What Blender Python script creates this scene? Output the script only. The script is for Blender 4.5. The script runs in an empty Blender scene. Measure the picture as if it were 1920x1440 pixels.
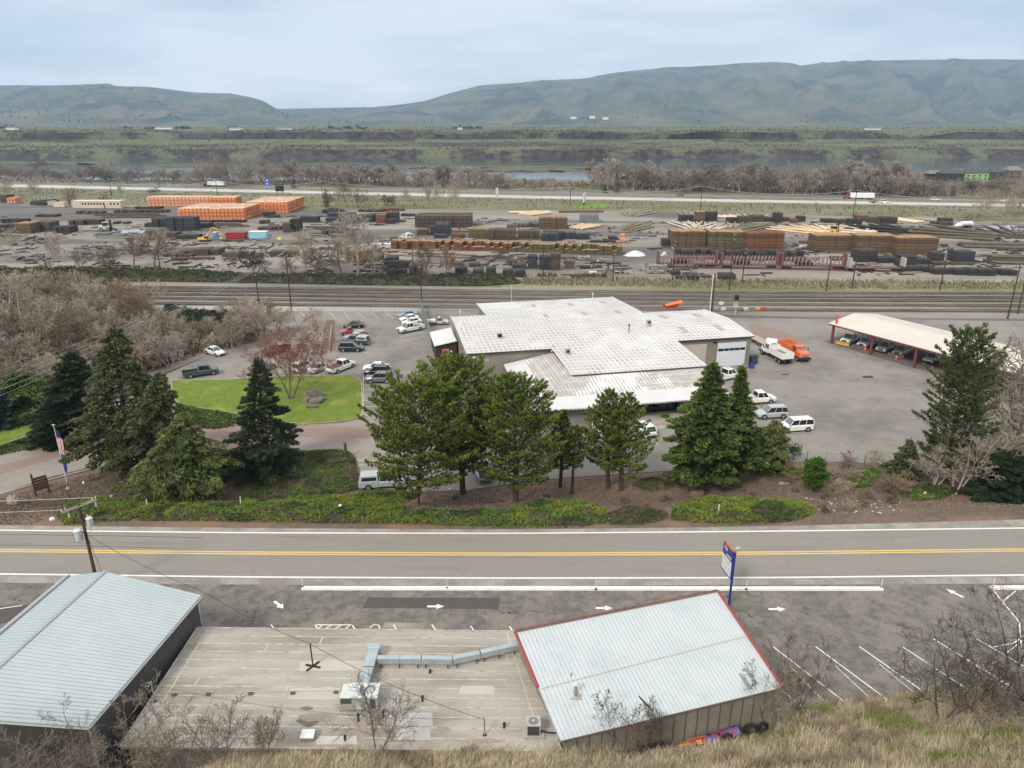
import bpy,math,random,time
from mathutils import Vector,Matrix,noise as mnoise
T0=time.time()
R=math.radians
rnd=random.Random(7)
F=1346.0;TH=R(19.9);CZ=41.0
scene=bpy.context.scene
cam_d=bpy.data.cameras.new('camera');cam=bpy.data.objects.new('camera',cam_d)
scene.collection.objects.link(cam);scene.camera=cam
cam.location=(0,0,CZ);cam.rotation_euler=(math.pi/2-TH,0,0)
cam_d.sensor_width=36;cam_d.lens=36*F/1920;cam_d.clip_start=0.5;cam_d.clip_end=60000
world=bpy.data.worlds.new('World');scene.world=world;world.use_nodes=True
SUN_EL,SUN_AZ=R(42),R(215)
def build_world():
 nt=world.node_tree;nt.nodes.clear();N=nt.nodes.new;Lk=nt.links.new
 out=N('ShaderNodeOutputWorld');bg=N('ShaderNodeBackground');bg2=N('ShaderNodeBackground')
 sky=N('ShaderNodeTexSky');sky.sky_type='NISHITA';sky.sun_disc=False
 sky.sun_elevation=SUN_EL;sky.sun_rotation=SUN_AZ;sky.air_density=1.0;sky.dust_density=2.0
 bg.inputs['Strength'].default_value=0.075;Lk(sky.outputs[0],bg.inputs['Color'])
 tc=N('ShaderNodeTexCoord');mp=N('ShaderNodeMapping');mp.inputs['Scale'].default_value=(1.0,1.0,5.5)
 Lk(tc.outputs['Generated'],mp.inputs['Vector'])
 nz=N('ShaderNodeTexNoise');nz.inputs['Scale'].default_value=2.1;nz.inputs['Detail'].default_value=7;nz.inputs['Roughness'].default_value=.55
 Lk(mp.outputs[0],nz.inputs['Vector'])
 cr=N('ShaderNodeValToRGB');e=cr.color_ramp.elements
 e[0].position=.36;e[0].color=(.46,.55,.62,1);e[1].position=.57;e[1].color=(1.0,1.0,.99,1)
 Lk(nz.outputs['Fac'],cr.inputs['Fac'])
 sp=N('ShaderNodeSeparateXYZ');Lk(tc.outputs['Generated'],sp.inputs[0])
 g=N('ShaderNodeValToRGB');ge=g.color_ramp.elements
 ge[0].position=0.0;ge[0].color=(.95,1.0,1.03,1);ge[1].position=.16;ge[1].color=(.68,.75,.80,1)
 n=ge.new(.09);n.color=(.72,.82,.90,1);n=ge.new(.30);n.color=(.74,.80,.85,1);n=ge.new(.8);n.color=(1.75,1.68,1.6,1)
 Lk(sp.outputs['Z'],g.inputs['Fac'])
 mx=N('ShaderNodeMix');mx.data_type='RGBA';mx.inputs[0].default_value=.6
 Lk(g.outputs[0],mx.inputs[6]);Lk(cr.outputs[0],mx.inputs[7])
 Lk(mx.outputs[2],bg2.inputs['Color']);bg2.inputs['Strength'].default_value=1.0
 mix=N('ShaderNodeMixShader');mix.inputs[0].default_value=.93
 Lk(bg.outputs[0],mix.inputs[1]);Lk(bg2.outputs[0],mix.inputs[2]);Lk(mix.outputs[0],out.inputs['Surface'])
build_world()
sd=bpy.data.lights.new('sun','SUN');sd.energy=2.3;sd.angle=R(12);sd.color=(1,.92,.82)
sun=bpy.data.objects.new('sun',sd);scene.collection.objects.link(sun)
sdir=Vector((math.sin(SUN_AZ)*math.cos(SUN_EL),math.cos(SUN_AZ)*math.cos(SUN_EL),math.sin(SUN_EL)))
sun.rotation_euler=sdir.to_track_quat('Z','Y').to_euler()
scene.view_settings.view_transform='Standard';scene.view_settings.look='None'
scene.view_settings.exposure=0.22;scene.view_settings.gamma=1.0;scene.view_settings.use_curve_mapping=False
scene.cycles.use_denoising=True;scene.cycles.max_bounces=5;scene.cycles.diffuse_bounces=3;scene.cycles.glossy_bounces=2
scene.cycles.transparent_max_bounces=6;scene.cycles.volume_bounces=1;scene.cycles.sample_clamp_indirect=4
LOT=-4.0
def hill_edge(x):
 pts=[(-70,33.5),(-40,34),(-29,34.6),(-26,35.2),(-22,37.8),(-18,39.6),(-10,40.4),(3,40.3),(8,39.6),(14,40.2),(19,41.3),(24,42.6),(32,43.4),(60,44.5),(120,48)]
 if x<=pts[0][0]:return pts[0][1]
 for(a,b),(c,d)in zip(pts,pts[1:]):
  if x<=c:return b+(d-b)*(x-a)/(c-a)
 return pts[-1][1]
def sstep(a,b,t):
 t=max(0.,min(1.,(t-a)/(b-a)));return t*t*(3-2*t)
def gz(x,y):
 if y<50:
  e=hill_edge(x);h=.62*(e-y)
  if h>0:return min(h,24+.1*h)+.22*mnoise.noise(Vector((x*.5,y*.5,0)))*min(1,h)
  return 0.
 if y<560:return-4.*sstep(69.6,82.5,y)
 return-4.-7.*sstep(640,700,y)
def ray(px,py):
 u=(px-960)/F;v=(py-720)/F
 return u,math.cos(TH)-v*math.sin(TH),-(math.sin(TH)+v*math.cos(TH))
def P(px,py,z=None):
 u,dy,dz=ray(px,py)
 if z is not None:
  t=(z-CZ)/dz;return Vector((u*t,dy*t,z))
 t=20.
 while t<3000:
  if CZ+dz*t<=gz(u*t,dy*t):break
  t+=.25 if t<110 else(2 if t<600 else 5)
 lo,hi=t-(.25 if t<111 else 5),t
 for _ in range(18):
  m=(lo+hi)/2
  if CZ+dz*m<=gz(u*m,dy*m):hi=m
  else:lo=m
 return Vector((u*hi,dy*hi,gz(u*hi,dy*hi)))
def ztop(Y,py):
 _,dy,dz=ray(960,py);return CZ+Y*dz/dy
def ppm(Y,z=-4):
 return F/(Y*math.cos(TH)+(CZ-z)*math.sin(TH))
COL=scene.collection
def tag(o,label=None,cat=None,group=None,kind=None):
 if label:o['label']=label
 if cat:o['category']=cat
 if group:o['group']=group
 if kind:o['kind']=kind
 return o
def empty(name,loc=(0,0,0),rz=0.,label=None,cat=None,group=None):
 o=bpy.data.objects.new(name,None);COL.objects.link(o);o.location=loc;o.rotation_euler=(0,0,rz)
 o.empty_display_size=.2
 return tag(o,label,cat,group)
def copy_tree(o,loc=None,rz=None,label=None,group=None,parent=None,sc=None):
 c=o.copy();COL.objects.link(c);c.parent=parent
 for ch in list(o.children):copy_tree(ch,parent=c)
 if loc is not None:c.location=loc
 if rz is not None:c.rotation_euler=(0,0,rz)
 if sc is not None:c.scale=sc if hasattr(sc,'__len__')else(sc,sc,sc)
 if label:c['label']=label
 if group:c['group']=group
 return c
def place(o,loc,rz=0.,label=None,group=None,sc=None):
 o.location=loc;o.rotation_euler=(0,0,rz)
 if sc is not None:o.scale=sc if hasattr(sc,'__len__')else(sc,sc,sc)
 if label:o['label']=label
 if group:o['group']=group
 return o
ONES=['','first','second','third','fourth','fifth','sixth','seventh','eighth','ninth','tenth','eleventh','twelfth','thirteenth','fourteenth','fifteenth','sixteenth','seventeenth','eighteenth','nineteenth']
TENS={2:'twent',3:'thirt',4:'fort',5:'fift',6:'sixt',7:'sevent',8:'eight',9:'ninet'}
def nth(i,n,side='left'):
 if i==n and n>1:return('right' if side=='left' else 'left')+'most'
 if i==1:return side+'most'
 if i<20:w=ONES[i]
 else:
  t,o=divmod(i,10);w=TENS[t]+('ieth' if o==0 else 'y-'+ONES[o])
 return w+' from the '+side+','
class MB:
 def __init__(s):s.v=[];s.f=[];s.m=[];s.mi=0
 def mat(s,i):s.mi=i;return s
 def face(s,pts):
  n=len(s.v);s.v+=[tuple(p)for p in pts];s.f.append(tuple(range(n,n+len(pts))));s.m.append(s.mi);return s
 def raw(s,vs,fs):
  n=len(s.v);s.v+=[tuple(p)for p in vs]
  for f in fs:s.f.append(tuple(i+n for i in f));s.m.append(s.mi)
  return s
 def box(s,c,d,rz=0.,M_=None):
  x,y,z=d[0]/2,d[1]/2,d[2]/2
  vs=[Vector(p)for p in((-x,-y,-z),(x,-y,-z),(x,y,-z),(-x,y,-z),(-x,-y,z),(x,-y,z),(x,y,z),(-x,y,z))]
  if rz:m=Matrix.Rotation(rz,3,'Z');vs=[m@p for p in vs]
  if M_ is not None:vs=[M_@p for p in vs]
  c=Vector(c)
  return s.raw([p+c for p in vs],[(0,3,2,1),(4,5,6,7),(0,1,5,4),(1,2,6,5),(2,3,7,6),(3,0,4,7)])
 def b2(s,x0,x1,y0,y1,z0,z1):return s.box(((x0+x1)/2,(y0+y1)/2,(z0+z1)/2),(x1-x0,y1-y0,z1-z0))
 def tube(s,pts,r,n=6,r2=None,cap=True):
  pts=[Vector(p)for p in pts];k=len(pts);rings=[]
  up=Vector((0,0,1))
  for i,p in enumerate(pts):
   d=(pts[min(i+1,k-1)]-pts[max(i-1,0)])
   if d.length<1e-9:d=up.copy()
   d.normalize()
   a=d.cross(up)
   if a.length<.05:a=d.cross(Vector((1,0,0)))
   a.normalize();b=a.cross(d)
   rr=r if r2 is None else r+(r2-r)*i/max(1,k-1)
   rings.append([p+a*(rr*math.cos(2*math.pi*j/n))+b*(rr*math.sin(2*math.pi*j/n))for j in range(n)])
  vs=[q for ring in rings for q in ring];fs=[]
  for i in range(k-1):
   for j in range(n):fs.append((i*n+j,i*n+(j+1)%n,(i+1)*n+(j+1)%n,(i+1)*n+j))
  if cap:fs.append(tuple(range(n-1,-1,-1)));fs.append(tuple((k-1)*n+j for j in range(n)))
  return s.raw(vs,fs)
 def prism(s,poly,h0,h1,axis='z'):
  n=len(poly)
  def mk(p,h):return(p[0],p[1],h)if axis=='z' else((p[0],h,p[1])if axis=='y' else(h,p[0],p[1]))
  vs=[mk(p,h0)for p in poly]+[mk(p,h1)for p in poly]
  fs=[tuple(range(n-1,-1,-1)),tuple(range(n,2*n))]+[(i,(i+1)%n,n+(i+1)%n,n+i)for i in range(n)]
  return s.raw(vs,fs)
 def slab(s,quad,t):
  n=len(quad);q=[Vector(p)for p in quad];b=[p-Vector((0,0,t))for p in q]
  return s.raw(q+b,[tuple(range(n)),tuple(range(2*n-1,n-1,-1))]+[(i,n+i,n+(i+1)%n,(i+1)%n)for i in range(n)])
 def build(s,name,mats,parent=None,smooth=False,loc=None,rz=0.):
  me=bpy.data.meshes.new(name);me.from_pydata(s.v,[],s.f)
  if not isinstance(mats,(list,tuple)):mats=[mats]
  for m in mats:me.materials.append(m)
  if len(mats)>1:me.polygons.foreach_set('material_index',s.m)
  if smooth:me.polygons.foreach_set('use_smooth',[True]*len(s.f))
  me.update()
  o=bpy.data.objects.new(name,me);COL.objects.link(o)
  if parent is not None:o.parent=parent
  if loc is not None:o.location=loc
  if rz:o.rotation_euler=(0,0,rz)
  return o
MATS={}
def C4(c):return(c[0],c[1],c[2],1)
def mat(name,c1,c2=None,s=1.5,rough=.85,metal=0.,bump=0.,bs=20.,st=(1,1,1),c3=None,s3=.15,t3=(.45,.6),isl=0.,orand=0.,spec=.4,det=5,cont=(.35,.65),coat=0.,cracks=0.,grain=0.):
 if name in MATS:return MATS[name]
 m=bpy.data.materials.new(name);m.use_nodes=True;nt=m.node_tree;nt.nodes.clear();N=nt.nodes.new;Lk=nt.links.new
 out=N('ShaderNodeOutputMaterial');b=N('ShaderNodeBsdfPrincipled');Lk(b.outputs[0],out.inputs[0])
 b.inputs['Roughness'].default_value=rough;b.inputs['Metallic'].default_value=metal;b.inputs['Specular IOR Level'].default_value=spec
 b.inputs['Coat Weight'].default_value=coat
 if c2 is None:c2=tuple(x*.82 for x in c1)
 tc=N('ShaderNodeTexCoord');mp=N('ShaderNodeMapping');mp.inputs['Scale'].default_value=st;Lk(tc.outputs['Object'],mp.inputs[0])
 nz=N('ShaderNodeTexNoise');nz.inputs['Scale'].default_value=s;nz.inputs['Detail'].default_value=det;nz.inputs['Roughness'].default_value=.6;Lk(mp.outputs[0],nz.inputs['Vector'])
 cr=N('ShaderNodeValToRGB');e=cr.color_ramp.elements;e[0].position=cont[0];e[0].color=C4(c1);e[1].position=cont[1];e[1].color=C4(c2)
 Lk(nz.outputs['Fac'],cr.inputs[0]);last=cr.outputs[0]
 def mixc(fac,colr,a,blend='MIX'):
  mx=N('ShaderNodeMix');mx.data_type='RGBA';mx.blend_type=blend
  if hasattr(fac,'is_linked'):Lk(fac,mx.inputs[0])
  else:mx.inputs[0].default_value=fac
  Lk(a,mx.inputs[6])
  if hasattr(colr,'is_linked'):Lk(colr,mx.inputs[7])
  else:mx.inputs[7].default_value=C4(colr)
  return mx.outputs[2]
 if c3 is not None:
  n3=N('ShaderNodeTexNoise');n3.inputs['Scale'].default_value=s3;n3.inputs['Detail'].default_value=6;n3.inputs['Roughness'].default_value=.65;Lk(mp.outputs[0],n3.inputs['Vector'])
  r3=N('ShaderNodeMapRange');r3.inputs['From Min'].default_value=t3[0];r3.inputs['From Max'].default_value=t3[1];Lk(n3.outputs['Fac'],r3.inputs['Value'])
  last=mixc(r3.outputs[0],c3,last)
 if cracks:
  for sc_,w,k in((.16,.0045,.75),(.5,.006,.5)):
   dn=N('ShaderNodeTexNoise');dn.inputs['Scale'].default_value=.8;dn.inputs['Detail'].default_value=4;Lk(tc.outputs['Object'],dn.inputs['Vector'])
   ad=N('ShaderNodeMix');ad.data_type='RGBA';ad.blend_type='LINEAR_LIGHT';ad.inputs[0].default_value=.9;Lk(tc.outputs['Object'],ad.inputs[6]);Lk(dn.outputs['Color'],ad.inputs[7])
   vo=N('ShaderNodeTexVoronoi');vo.feature='DISTANCE_TO_EDGE';vo.inputs['Scale'].default_value=sc_;Lk(ad.outputs[2],vo.inputs['Vector'])
   rr=N('ShaderNodeMapRange');rr.inputs['From Min'].default_value=w*.3;rr.inputs['From Max'].default_value=w;rr.inputs['To Min'].default_value=k*cracks;rr.inputs['To Max'].default_value=0;Lk(vo.outputs['Distance'],rr.inputs['Value'])
   mk=N('ShaderNodeTexNoise');mk.inputs['Scale'].default_value=.12;Lk(tc.outputs['Object'],mk.inputs['Vector'])
   m2=N('ShaderNodeMapRange');m2.inputs['From Min'].default_value=.42;m2.inputs['From Max'].default_value=.55;Lk(mk.outputs['Fac'],m2.inputs['Value'])
   mu=N('ShaderNodeMath');mu.operation='MULTIPLY';Lk(rr.outputs[0],mu.inputs[0]);Lk(m2.outputs[0],mu.inputs[1])
   last=mixc(mu.outputs[0],(.03,.028,.026),last)
 if grain:
  gn=N('ShaderNodeTexNoise');gn.inputs['Scale'].default_value=5.5;gn.inputs['Detail'].default_value=5;gn.inputs['Roughness'].default_value=.75;Lk(tc.outputs['Object'],gn.inputs['Vector'])
  gr=N('ShaderNodeMapRange');gr.inputs['From Min'].default_value=.3;gr.inputs['From Max'].default_value=.7;gr.inputs['To Min'].default_value=1-grain;gr.inputs['To Max'].default_value=1+grain;Lk(gn.outputs['Fac'],gr.inputs['Value'])
  gh=N('ShaderNodeHueSaturation');Lk(gr.outputs[0],gh.inputs['Value']);Lk(last,gh.inputs['Color']);last=gh.outputs[0]
 if isl or orand:
  hv=N('ShaderNodeHueSaturation')
  if isl:g=N('ShaderNodeNewGeometry');src=g.outputs['Random Per Island'];amt=isl
  else:g=N('ShaderNodeObjectInfo');src=g.outputs['Random'];amt=orand
  mr=N('ShaderNodeMapRange');mr.inputs['To Min'].default_value=1-amt;mr.inputs['To Max'].default_value=1+amt;Lk(src,mr.inputs['Value'])
  Lk(mr.outputs[0],hv.inputs['Value']);Lk(last,hv.inputs['Color']);last=hv.outputs[0]
 Lk(last,b.inputs['Base Color'])
 if bump:
  bn=N('ShaderNodeTexNoise');bn.inputs['Scale'].default_value=bs;bn.inputs['Detail'].default_value=6;Lk(mp.outputs[0],bn.inputs['Vector'])
  bp=N('ShaderNodeBump');bp.inputs['Strength'].default_value=bump;bp.inputs['Distance'].default_value=.05;Lk(bn.outputs['Fac'],bp.inputs['Height']);Lk(bp.outputs[0],b.inputs['Normal'])
 MATS[name]=m;return m
def mnode(m):return m.node_tree
def prep(m):
 nt=m.node_tree;b=[n for n in nt.nodes if n.type=='BSDF_PRINCIPLED'][0];return nt,b
def grid_lines(m,period,width,col,axis,amt=.8,noise_s=1.0,lo=.3,hi=.6,off=0.):
 """thin darker or paler lines mixed into the colour along an object axis, broken up by noise"""
 nt,b=prep(m);N=nt.nodes.new;Lk=nt.links.new
 tc=N('ShaderNodeTexCoord');sp=N('ShaderNodeSeparateXYZ');Lk(tc.outputs['Object'],sp.inputs[0])
 md=N('ShaderNodeMath');md.operation='MODULO';ad=N('ShaderNodeMath');ad.inputs[1].default_value=1000*period+off
 Lk(sp.outputs[axis],ad.inputs[0]);Lk(ad.outputs[0],md.inputs[0]);md.inputs[1].default_value=period
 lt=N('ShaderNodeMath');lt.operation='LESS_THAN';lt.inputs[1].default_value=width;Lk(md.outputs[0],lt.inputs[0])
 nz=N('ShaderNodeTexNoise');nz.inputs['Scale'].default_value=noise_s;nz.inputs['Detail'].default_value=4;Lk(tc.outputs['Object'],nz.inputs['Vector'])
 mr=N('ShaderNodeMapRange');mr.inputs['From Min'].default_value=lo;mr.inputs['From Max'].default_value=hi;mr.inputs['To Max'].default_value=amt;Lk(nz.outputs['Fac'],mr.inputs['Value'])
 mu=N('ShaderNodeMath');mu.operation='MULTIPLY';Lk(lt.outputs[0],mu.inputs[0]);Lk(mr.outputs[0],mu.inputs[1])
 mx=N('ShaderNodeMix');mx.data_type='RGBA';Lk(mu.outputs[0],mx.inputs[0]);mx.inputs[7].default_value=C4(col)
 old=b.inputs['Base Color'].links[0].from_socket;Lk(old,mx.inputs[6]);Lk(mx.outputs[2],b.inputs['Base Color'])
 return m
def resample(pts,xs):
 out=[]
 for x in xs:
  if x<=pts[0][0]:
   (a,b),(c,d)=pts[0],pts[1]
  elif x>=pts[-1][0]:
   (a,b),(c,d)=pts[-2],pts[-1]
  else:
   for(a,b),(c,d)in zip(pts,pts[1:]):
    if x<=c:break
  out.append((x,b+(d-b)*(x-a)/(c-a)))
 return out
def smooth_pts(pts,xs):
 base=resample(pts,xs);out=[]
 for i,x in enumerate(xs):
  lo=resample(pts,[x-60,x-30,x,x+30,x+60]);out.append((x,sum(p[1]for p in lo)/5))
 return out
def strip(name,top,bot,z,m,kind='structure',x0=-700,x1=2620,step=60,build=True):
 xs=[];x=x0
 while x<x1:xs.append(x);x+=step
 xs.append(x1)
 a=[P(x,y,z)for x,y in smooth_pts(top,xs)];b=[P(x,y,z)for x,y in smooth_pts(bot,xs)]
 mb=MB();n=len(a)
 mb.raw(b+a,[(i,i+1,n+i+1,n+i)for i in range(n-1)])
 if not build:return mb
 o=mb.build(name,m);tag(o,kind=kind)if kind else None
 return o
def poly_sheet(name,pts,z,m,kind='structure',curb=None):
 mb=MB();q=[P(x,y,z)for x,y in pts]
 mb.face(q[::-1])
 o=mb.build(name,m)
 if kind:tag(o,kind=kind)
 return o,q
def line_mb(mb,a,b,w,z):
 A,B=P(a[0],a[1],z),P(b[0],b[1],z);d=(B-A).normalized();n=Vector((-d.y,d.x,0))*(w/2)
 mb.face([A-n,B-n,B+n,A+n]);return mb
 # ================================================================== setting
m_road=mat('road_asphalt',(.225,.205,.178),(.275,.252,.222),s=.5,st=(.12,1.6,1),c3=(.17,.158,.145),s3=.5,t3=(.45,.75),rough=.9,bump=.25,bs=30,cracks=.3,grain=.13)
m_shoulder=mat('shoulder_asphalt',(.27,.245,.215),(.33,.305,.27),s=.8,rough=.95,bump=.2,c3=(.22,.2,.18),s3=.3,cracks=.5,grain=.15)
m_oldlot=mat('old_asphalt',(.118,.106,.096),(.18,.164,.147),s=1.2,rough=.95,bump=.35,bs=25,c3=(.21,.187,.165),s3=.3,t3=(.46,.62),cracks=1.3,grain=.28)
m_patch=mat('asphalt_patch',(.075,.066,.06),(.09,.08,.073),s=2,rough=.9,bump=.2)
m_lot=mat('lot_asphalt',(.225,.203,.183),(.255,.232,.21),s=.3,rough=.95,bump=.2,c3=(.165,.148,.133),s3=.07,t3=(.47,.62),cracks=.7,grain=.10)
m_drive=mat('driveway_surface',(.25,.22,.198),(.28,.25,.225),s=.4,st=(.4,1,1),rough=.95,c3=(.30,.185,.155),s3=.09,t3=(.47,.62),cracks=.5,grain=.12)
m_cinder=mat('red_cinder',(.245,.165,.138),(.235,.19,.165),s=1.4,st=(.25,1,1),rough=1)
m_concrete=mat('concrete',(.40,.375,.33),(.32,.30,.265),s=1.5,rough=.9)
m_white=mat('white_paint',(.76,.74,.70),(.60,.58,.54),s=3,rough=.7,cont=(.45,.8))
m_white_worn=mat('worn_white_paint',(.62,.59,.55),(.36,.33,.30),s=6,rough=.8,cont=(.4,.65))
m_yellow=mat('yellow_paint',(.66,.47,.15),(.55,.40,.16),s=3,rough=.7)
m_soil=mat('mulch_soil',(.105,.078,.058),(.155,.12,.09),s=1.1,rough=1,bump=.8,bs=8,c3=(.20,.125,.09),s3=.12,t3=(.46,.6),det=9)
m_grassland=mat('rough_ground',(.16,.145,.09),(.22,.195,.14),s=.05,rough=1,c3=(.10,.115,.045),s3=.02,t3=(.44,.58),det=10)
m_ballast=mat('rail_ballast',(.20,.18,.155),(.27,.245,.215),s=.35,rough=1,bump=.5,bs=6,c3=(.15,.135,.115),s3=.08,st=(.2,1,1),det=9,grain=.25)
m_gravel=mat('pale_gravel',(.31,.295,.27),(.37,.35,.32),s=.4,rough=1,bump=.3,bs=6,st=(.3,1,1),det=9)
m_yard=mat('yard_ground',(.21,.188,.158),(.33,.30,.255),s=.06,rough=1,c3=(.12,.108,.095),s3=.03,t3=(.46,.58),st=(.35,1,1),det=10,grain=.2)
m_dark_lane=mat('dark_yard_asphalt',(.10,.093,.085),(.16,.148,.132),s=.08,rough=1,st=(.3,1,1),det=9)
m_lawn=mat('lawn_soil',(.115,.17,.018),(.15,.20,.03),s=.5,rough=1,c3=(.27,.27,.05),s3=.2,t3=(.5,.7))
m_verge=mat('verge_grass',(.10,.115,.042),(.185,.165,.09),s=.12,rough=1,c3=(.20,.18,.12),s3=.025,t3=(.45,.6),st=(.3,1,1),det=10)
m_dirtverge=mat('dry_verge',(.25,.215,.145),(.20,.19,.11),s=.15,rough=1,c3=(.14,.15,.06),s3=.05,t3=(.5,.6),st=(.3,1,1),det=9)
m_hillside=mat('hillside_soil',(.16,.125,.085),(.23,.185,.125),s=1.3,rough=1,bump=.6,bs=6,c3=(.09,.13,.035),s3=.3,t3=(.55,.68))
def build_ground():
 mb=MB();ys=[];y=6.
 while y<50:ys.append(y);y+=1.
 while y<100:ys.append(y);y+=1.5
 ys+=[110,140,180,240,320,420,520,560,600,640,650,660,670,680,690,700,760]
 rows=[];NX=110
 for y in ys:
  W=170+y*1.3
  row=[]
  for i in range(NX+1):
   t=i/NX*2-1;x=W*(.35*t+.65*t**3)if y>105 else W*(.45*t+.55*t**3)
   z=gz(x,y)-.02
   if y>84 and y<600:z=-4.06
   row.append((x,y,z))
  rows.append(row)
 vs=[p for r in rows for p in r];n=NX+1
 mb.raw(vs,[])
 for j in range(len(ys)-1):
  for i in range(NX):
   yc=ys[j]
   mb.mi=0 if yc<50 else(1 if yc<97 else 2)
   mb.f.append((j*n+i,j*n+i+1,(j+1)*n+i+1,(j+1)*n+i));mb.m.append(mb.mi)
 o=mb.build('ground',[m_hillside,m_soil,m_grassland],smooth=True);tag(o,kind='structure')
build_ground()
RT=[(-100,984),(0,985),(480,990),(960,993),(1440,987),(1920,974),(2100,968)]
strip('road_shoulder',RT,[(-100,1090),(0,1093),(480,1096),(960,1099),(1920,1094),(2000,1093)],.0,m_shoulder)
l1=[(-100,993),(0,994),(480,999),(960,1000),(1440,996),(1920,990),(2000,989)]
l2=[(-100,1075),(0,1076),(480,1082),(960,1084),(1440,1083),(1920,1078),(2000,1077)]
yl=[(-100,1031),(0,1032),(480,1037),(960,1039),(1440,1037),(1920,1031),(2000,1030)]
sh=lambda L_,d:[(x,y+d)for x,y in L_]
strip('road',sh(l1,-2),sh(l2,2.5),.004,m_road)
mk=MB()
for L_,hw,mi in((l1,1.1,0),(l2,1.3,0),(sh(yl,-1.9),1.15,1),(sh(yl,1.9),1.15,1)):
 s_=strip('x',sh(L_,-hw),sh(L_,hw),.009,None,build=False)
 mk.mi=mi;mk.raw(s_.v,s_.f)
tag(mk.build('road_marking',[m_white,m_yellow]),kind='structure')
m_seal=mat('crack_sealant',(.10,.095,.09),rough=.8)
sk=MB()
for pts in([(-60,1001),(0,1002),(180,1004),(380,1008)],[(-60,1021),(0,1022),(180,1024),(330,1028)]):
 s_=strip('x',sh(pts,-.5),sh(pts,.5),.010,None,x0=-60,x1=pts[-1][0],build=False);sk.raw(s_.v,s_.f)
tag(sk.build('sealed_crack',m_seal),kind='structure')
poly_sheet('forecourt',[(-700,1093),(2620,1094),(2900,1420),(2200,1470),(1400,1440),(960,1480),(200,1500),(-700,1500)],-.006,m_oldlot)
poly_sheet('asphalt_patch',[(690,1120),(938,1121),(934,1142),(680,1140)],.0,m_patch)
poly_sheet('asphalt_patch',[(-60,1140),(60,1133),(40,1160),(-60,1185)],.0,m_patch)
poly_sheet('concrete_patch',[(722,1167),(796,1168),(793,1182),(715,1182)],.0,m_shoulder)
mk=MB()
for a,b in[((1449,1212),(1598,1327)),((1529,1212),(1668,1315)),((1611,1212),(1752,1311)),((1693,1213),(1842,1311)),((1749,1197),(1900,1290)),((1830,1197),(1990,1290)),((1467,1295),(1503,1324)),((2000,1197),(2170,1290)),((1856,1099),(1911,1166)),((1911,1166),(1915,1210)),((1880,1128),(1904,1108)),((1862,1213),(1900,1206)),((1900,1206),(1940,1180)),((1888,1224),(1908,1208)),((508,1171),(513,1178)),((738,1171),(744,1182)),((810,1171),(817,1182)),((882,1173),(890,1184)),((955,1174),(962,1184)),((590,1171.5),(662,1171.5)),((590,1171),(597,1180)),((660,1171),(666,1181)),((604,1172),(597,1179)),((622,1172),(609,1180)),((640,1172),(626,1180)),((656,1173),(644,1181)),((-40,1146),(0,1141)),((0,1141),(42,1135))]:
 line_mb(mk,a,b,.11,.008)
mk.mi=1
for a,b in[((1480,1248),(1555,1325)),((1567,1249),(1628,1306)),((1649,1245),(1730,1312))]:line_mb(mk,a,b,.09,.007)
mk.mi=0
def arrow(cx,cy,ang,L=1.55):
 c=P(cx,cy,.009);m=Matrix.Rotation(R(ang),3,'Z')
 for poly in([(-L*.5,-.13),(.05*L,-.13),(.05*L,.13),(-L*.5,.13)],[(.05*L,-.36),(.5*L,0),(.05*L,.36)]):
  mk.face([c+m@Vector((x,y,0))for x,y in poly])
arrow(523,1134,-42);arrow(817,1137,0);arrow(1133,1140,0);arrow(1457,1142,0);arrow(1790,1112,125)
c=P(703,1177,.008)
for i in range(9):
 a0,a1=R(-60+i*27),R(-36+i*27)
 mk.face([c+Vector((math.cos(a)*r_,math.sin(a)*r_,0))for a,r_ in((a0,.36),(a0,.47),(a1,.47),(a1,.36))][::-1])
tag(mk.build('parking_marking',[m_white,m_white_worn]),kind='structure')
def barrier(xa,ya,xb,yb,label):
 A,B=P(xa,ya,.06),P(xb,yb,.06);d=B-A;L=d.length;ang=math.atan2(d.y,d.x)
 mb=MB();n=int(L/6)+1
 for i in range(n):
  x0,x1=L*i/n+.01,L*(i+1)/n-.01
  mb.prism([(-.24,-.06),(.24,-.06),(.2,.12),(-.2,.12)],x0,x1,'x')
 o=mb.build('barrier_kerb',m_white,loc=A,rz=ang);tag(o,label,'kerb','white barrier kerbs along the road')
barrier(566,1103,1655,1104,'very long low white barrier kerb between road and forecourt')
barrier(1858,1102,2300,1101,'short end of white barrier kerb at the right frame edge')
for i,(x,y,lb)in enumerate([(568,1101,'thin white marker post at left end of the long kerb'),(838,1103,'thin white marker post on kerb beyond the dark asphalt patch'),(1117,1105,'thin white marker post on kerb above the painted arrow beside red roof'),(1399,1105,'thin white marker post on kerb just right of blue sign pole'),(1652,1102,'thin white marker post at right end of the long kerb'),(1861,1101,'thin white marker post on the short right kerb')]):
 p=P(x,y,.1);e=empty('marker_post',p,0,lb,'marker post','marker posts on the white kerb')
 MB().tube([(0,0,.05),(0,0,1.0)],.03,6).build('post',m_white,e)
 MB().tube([(0,0,.02),(0,0,.09)],.16,10,.12).build('base',mat('black_rubber',(.02,.02,.02),rough=.8),e)
poly_sheet('parking_lot',[(-300,1010),(-300,660),(290,712),(385,668),(450,640),(545,583),(800,584),(850,590),(1290,592),(1340,596),(1920,602),(2500,606),(2600,880),(1950,905),(1800,893),(1600,866),(1480,866),(1320,879),(1200,886),(1100,893),(1000,901),(880,918),(800,922),(690,925),(668,858),(640,845),(560,846),(400,852),(215,866),(100,893),(0,926)],LOT,m_lot)
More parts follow.
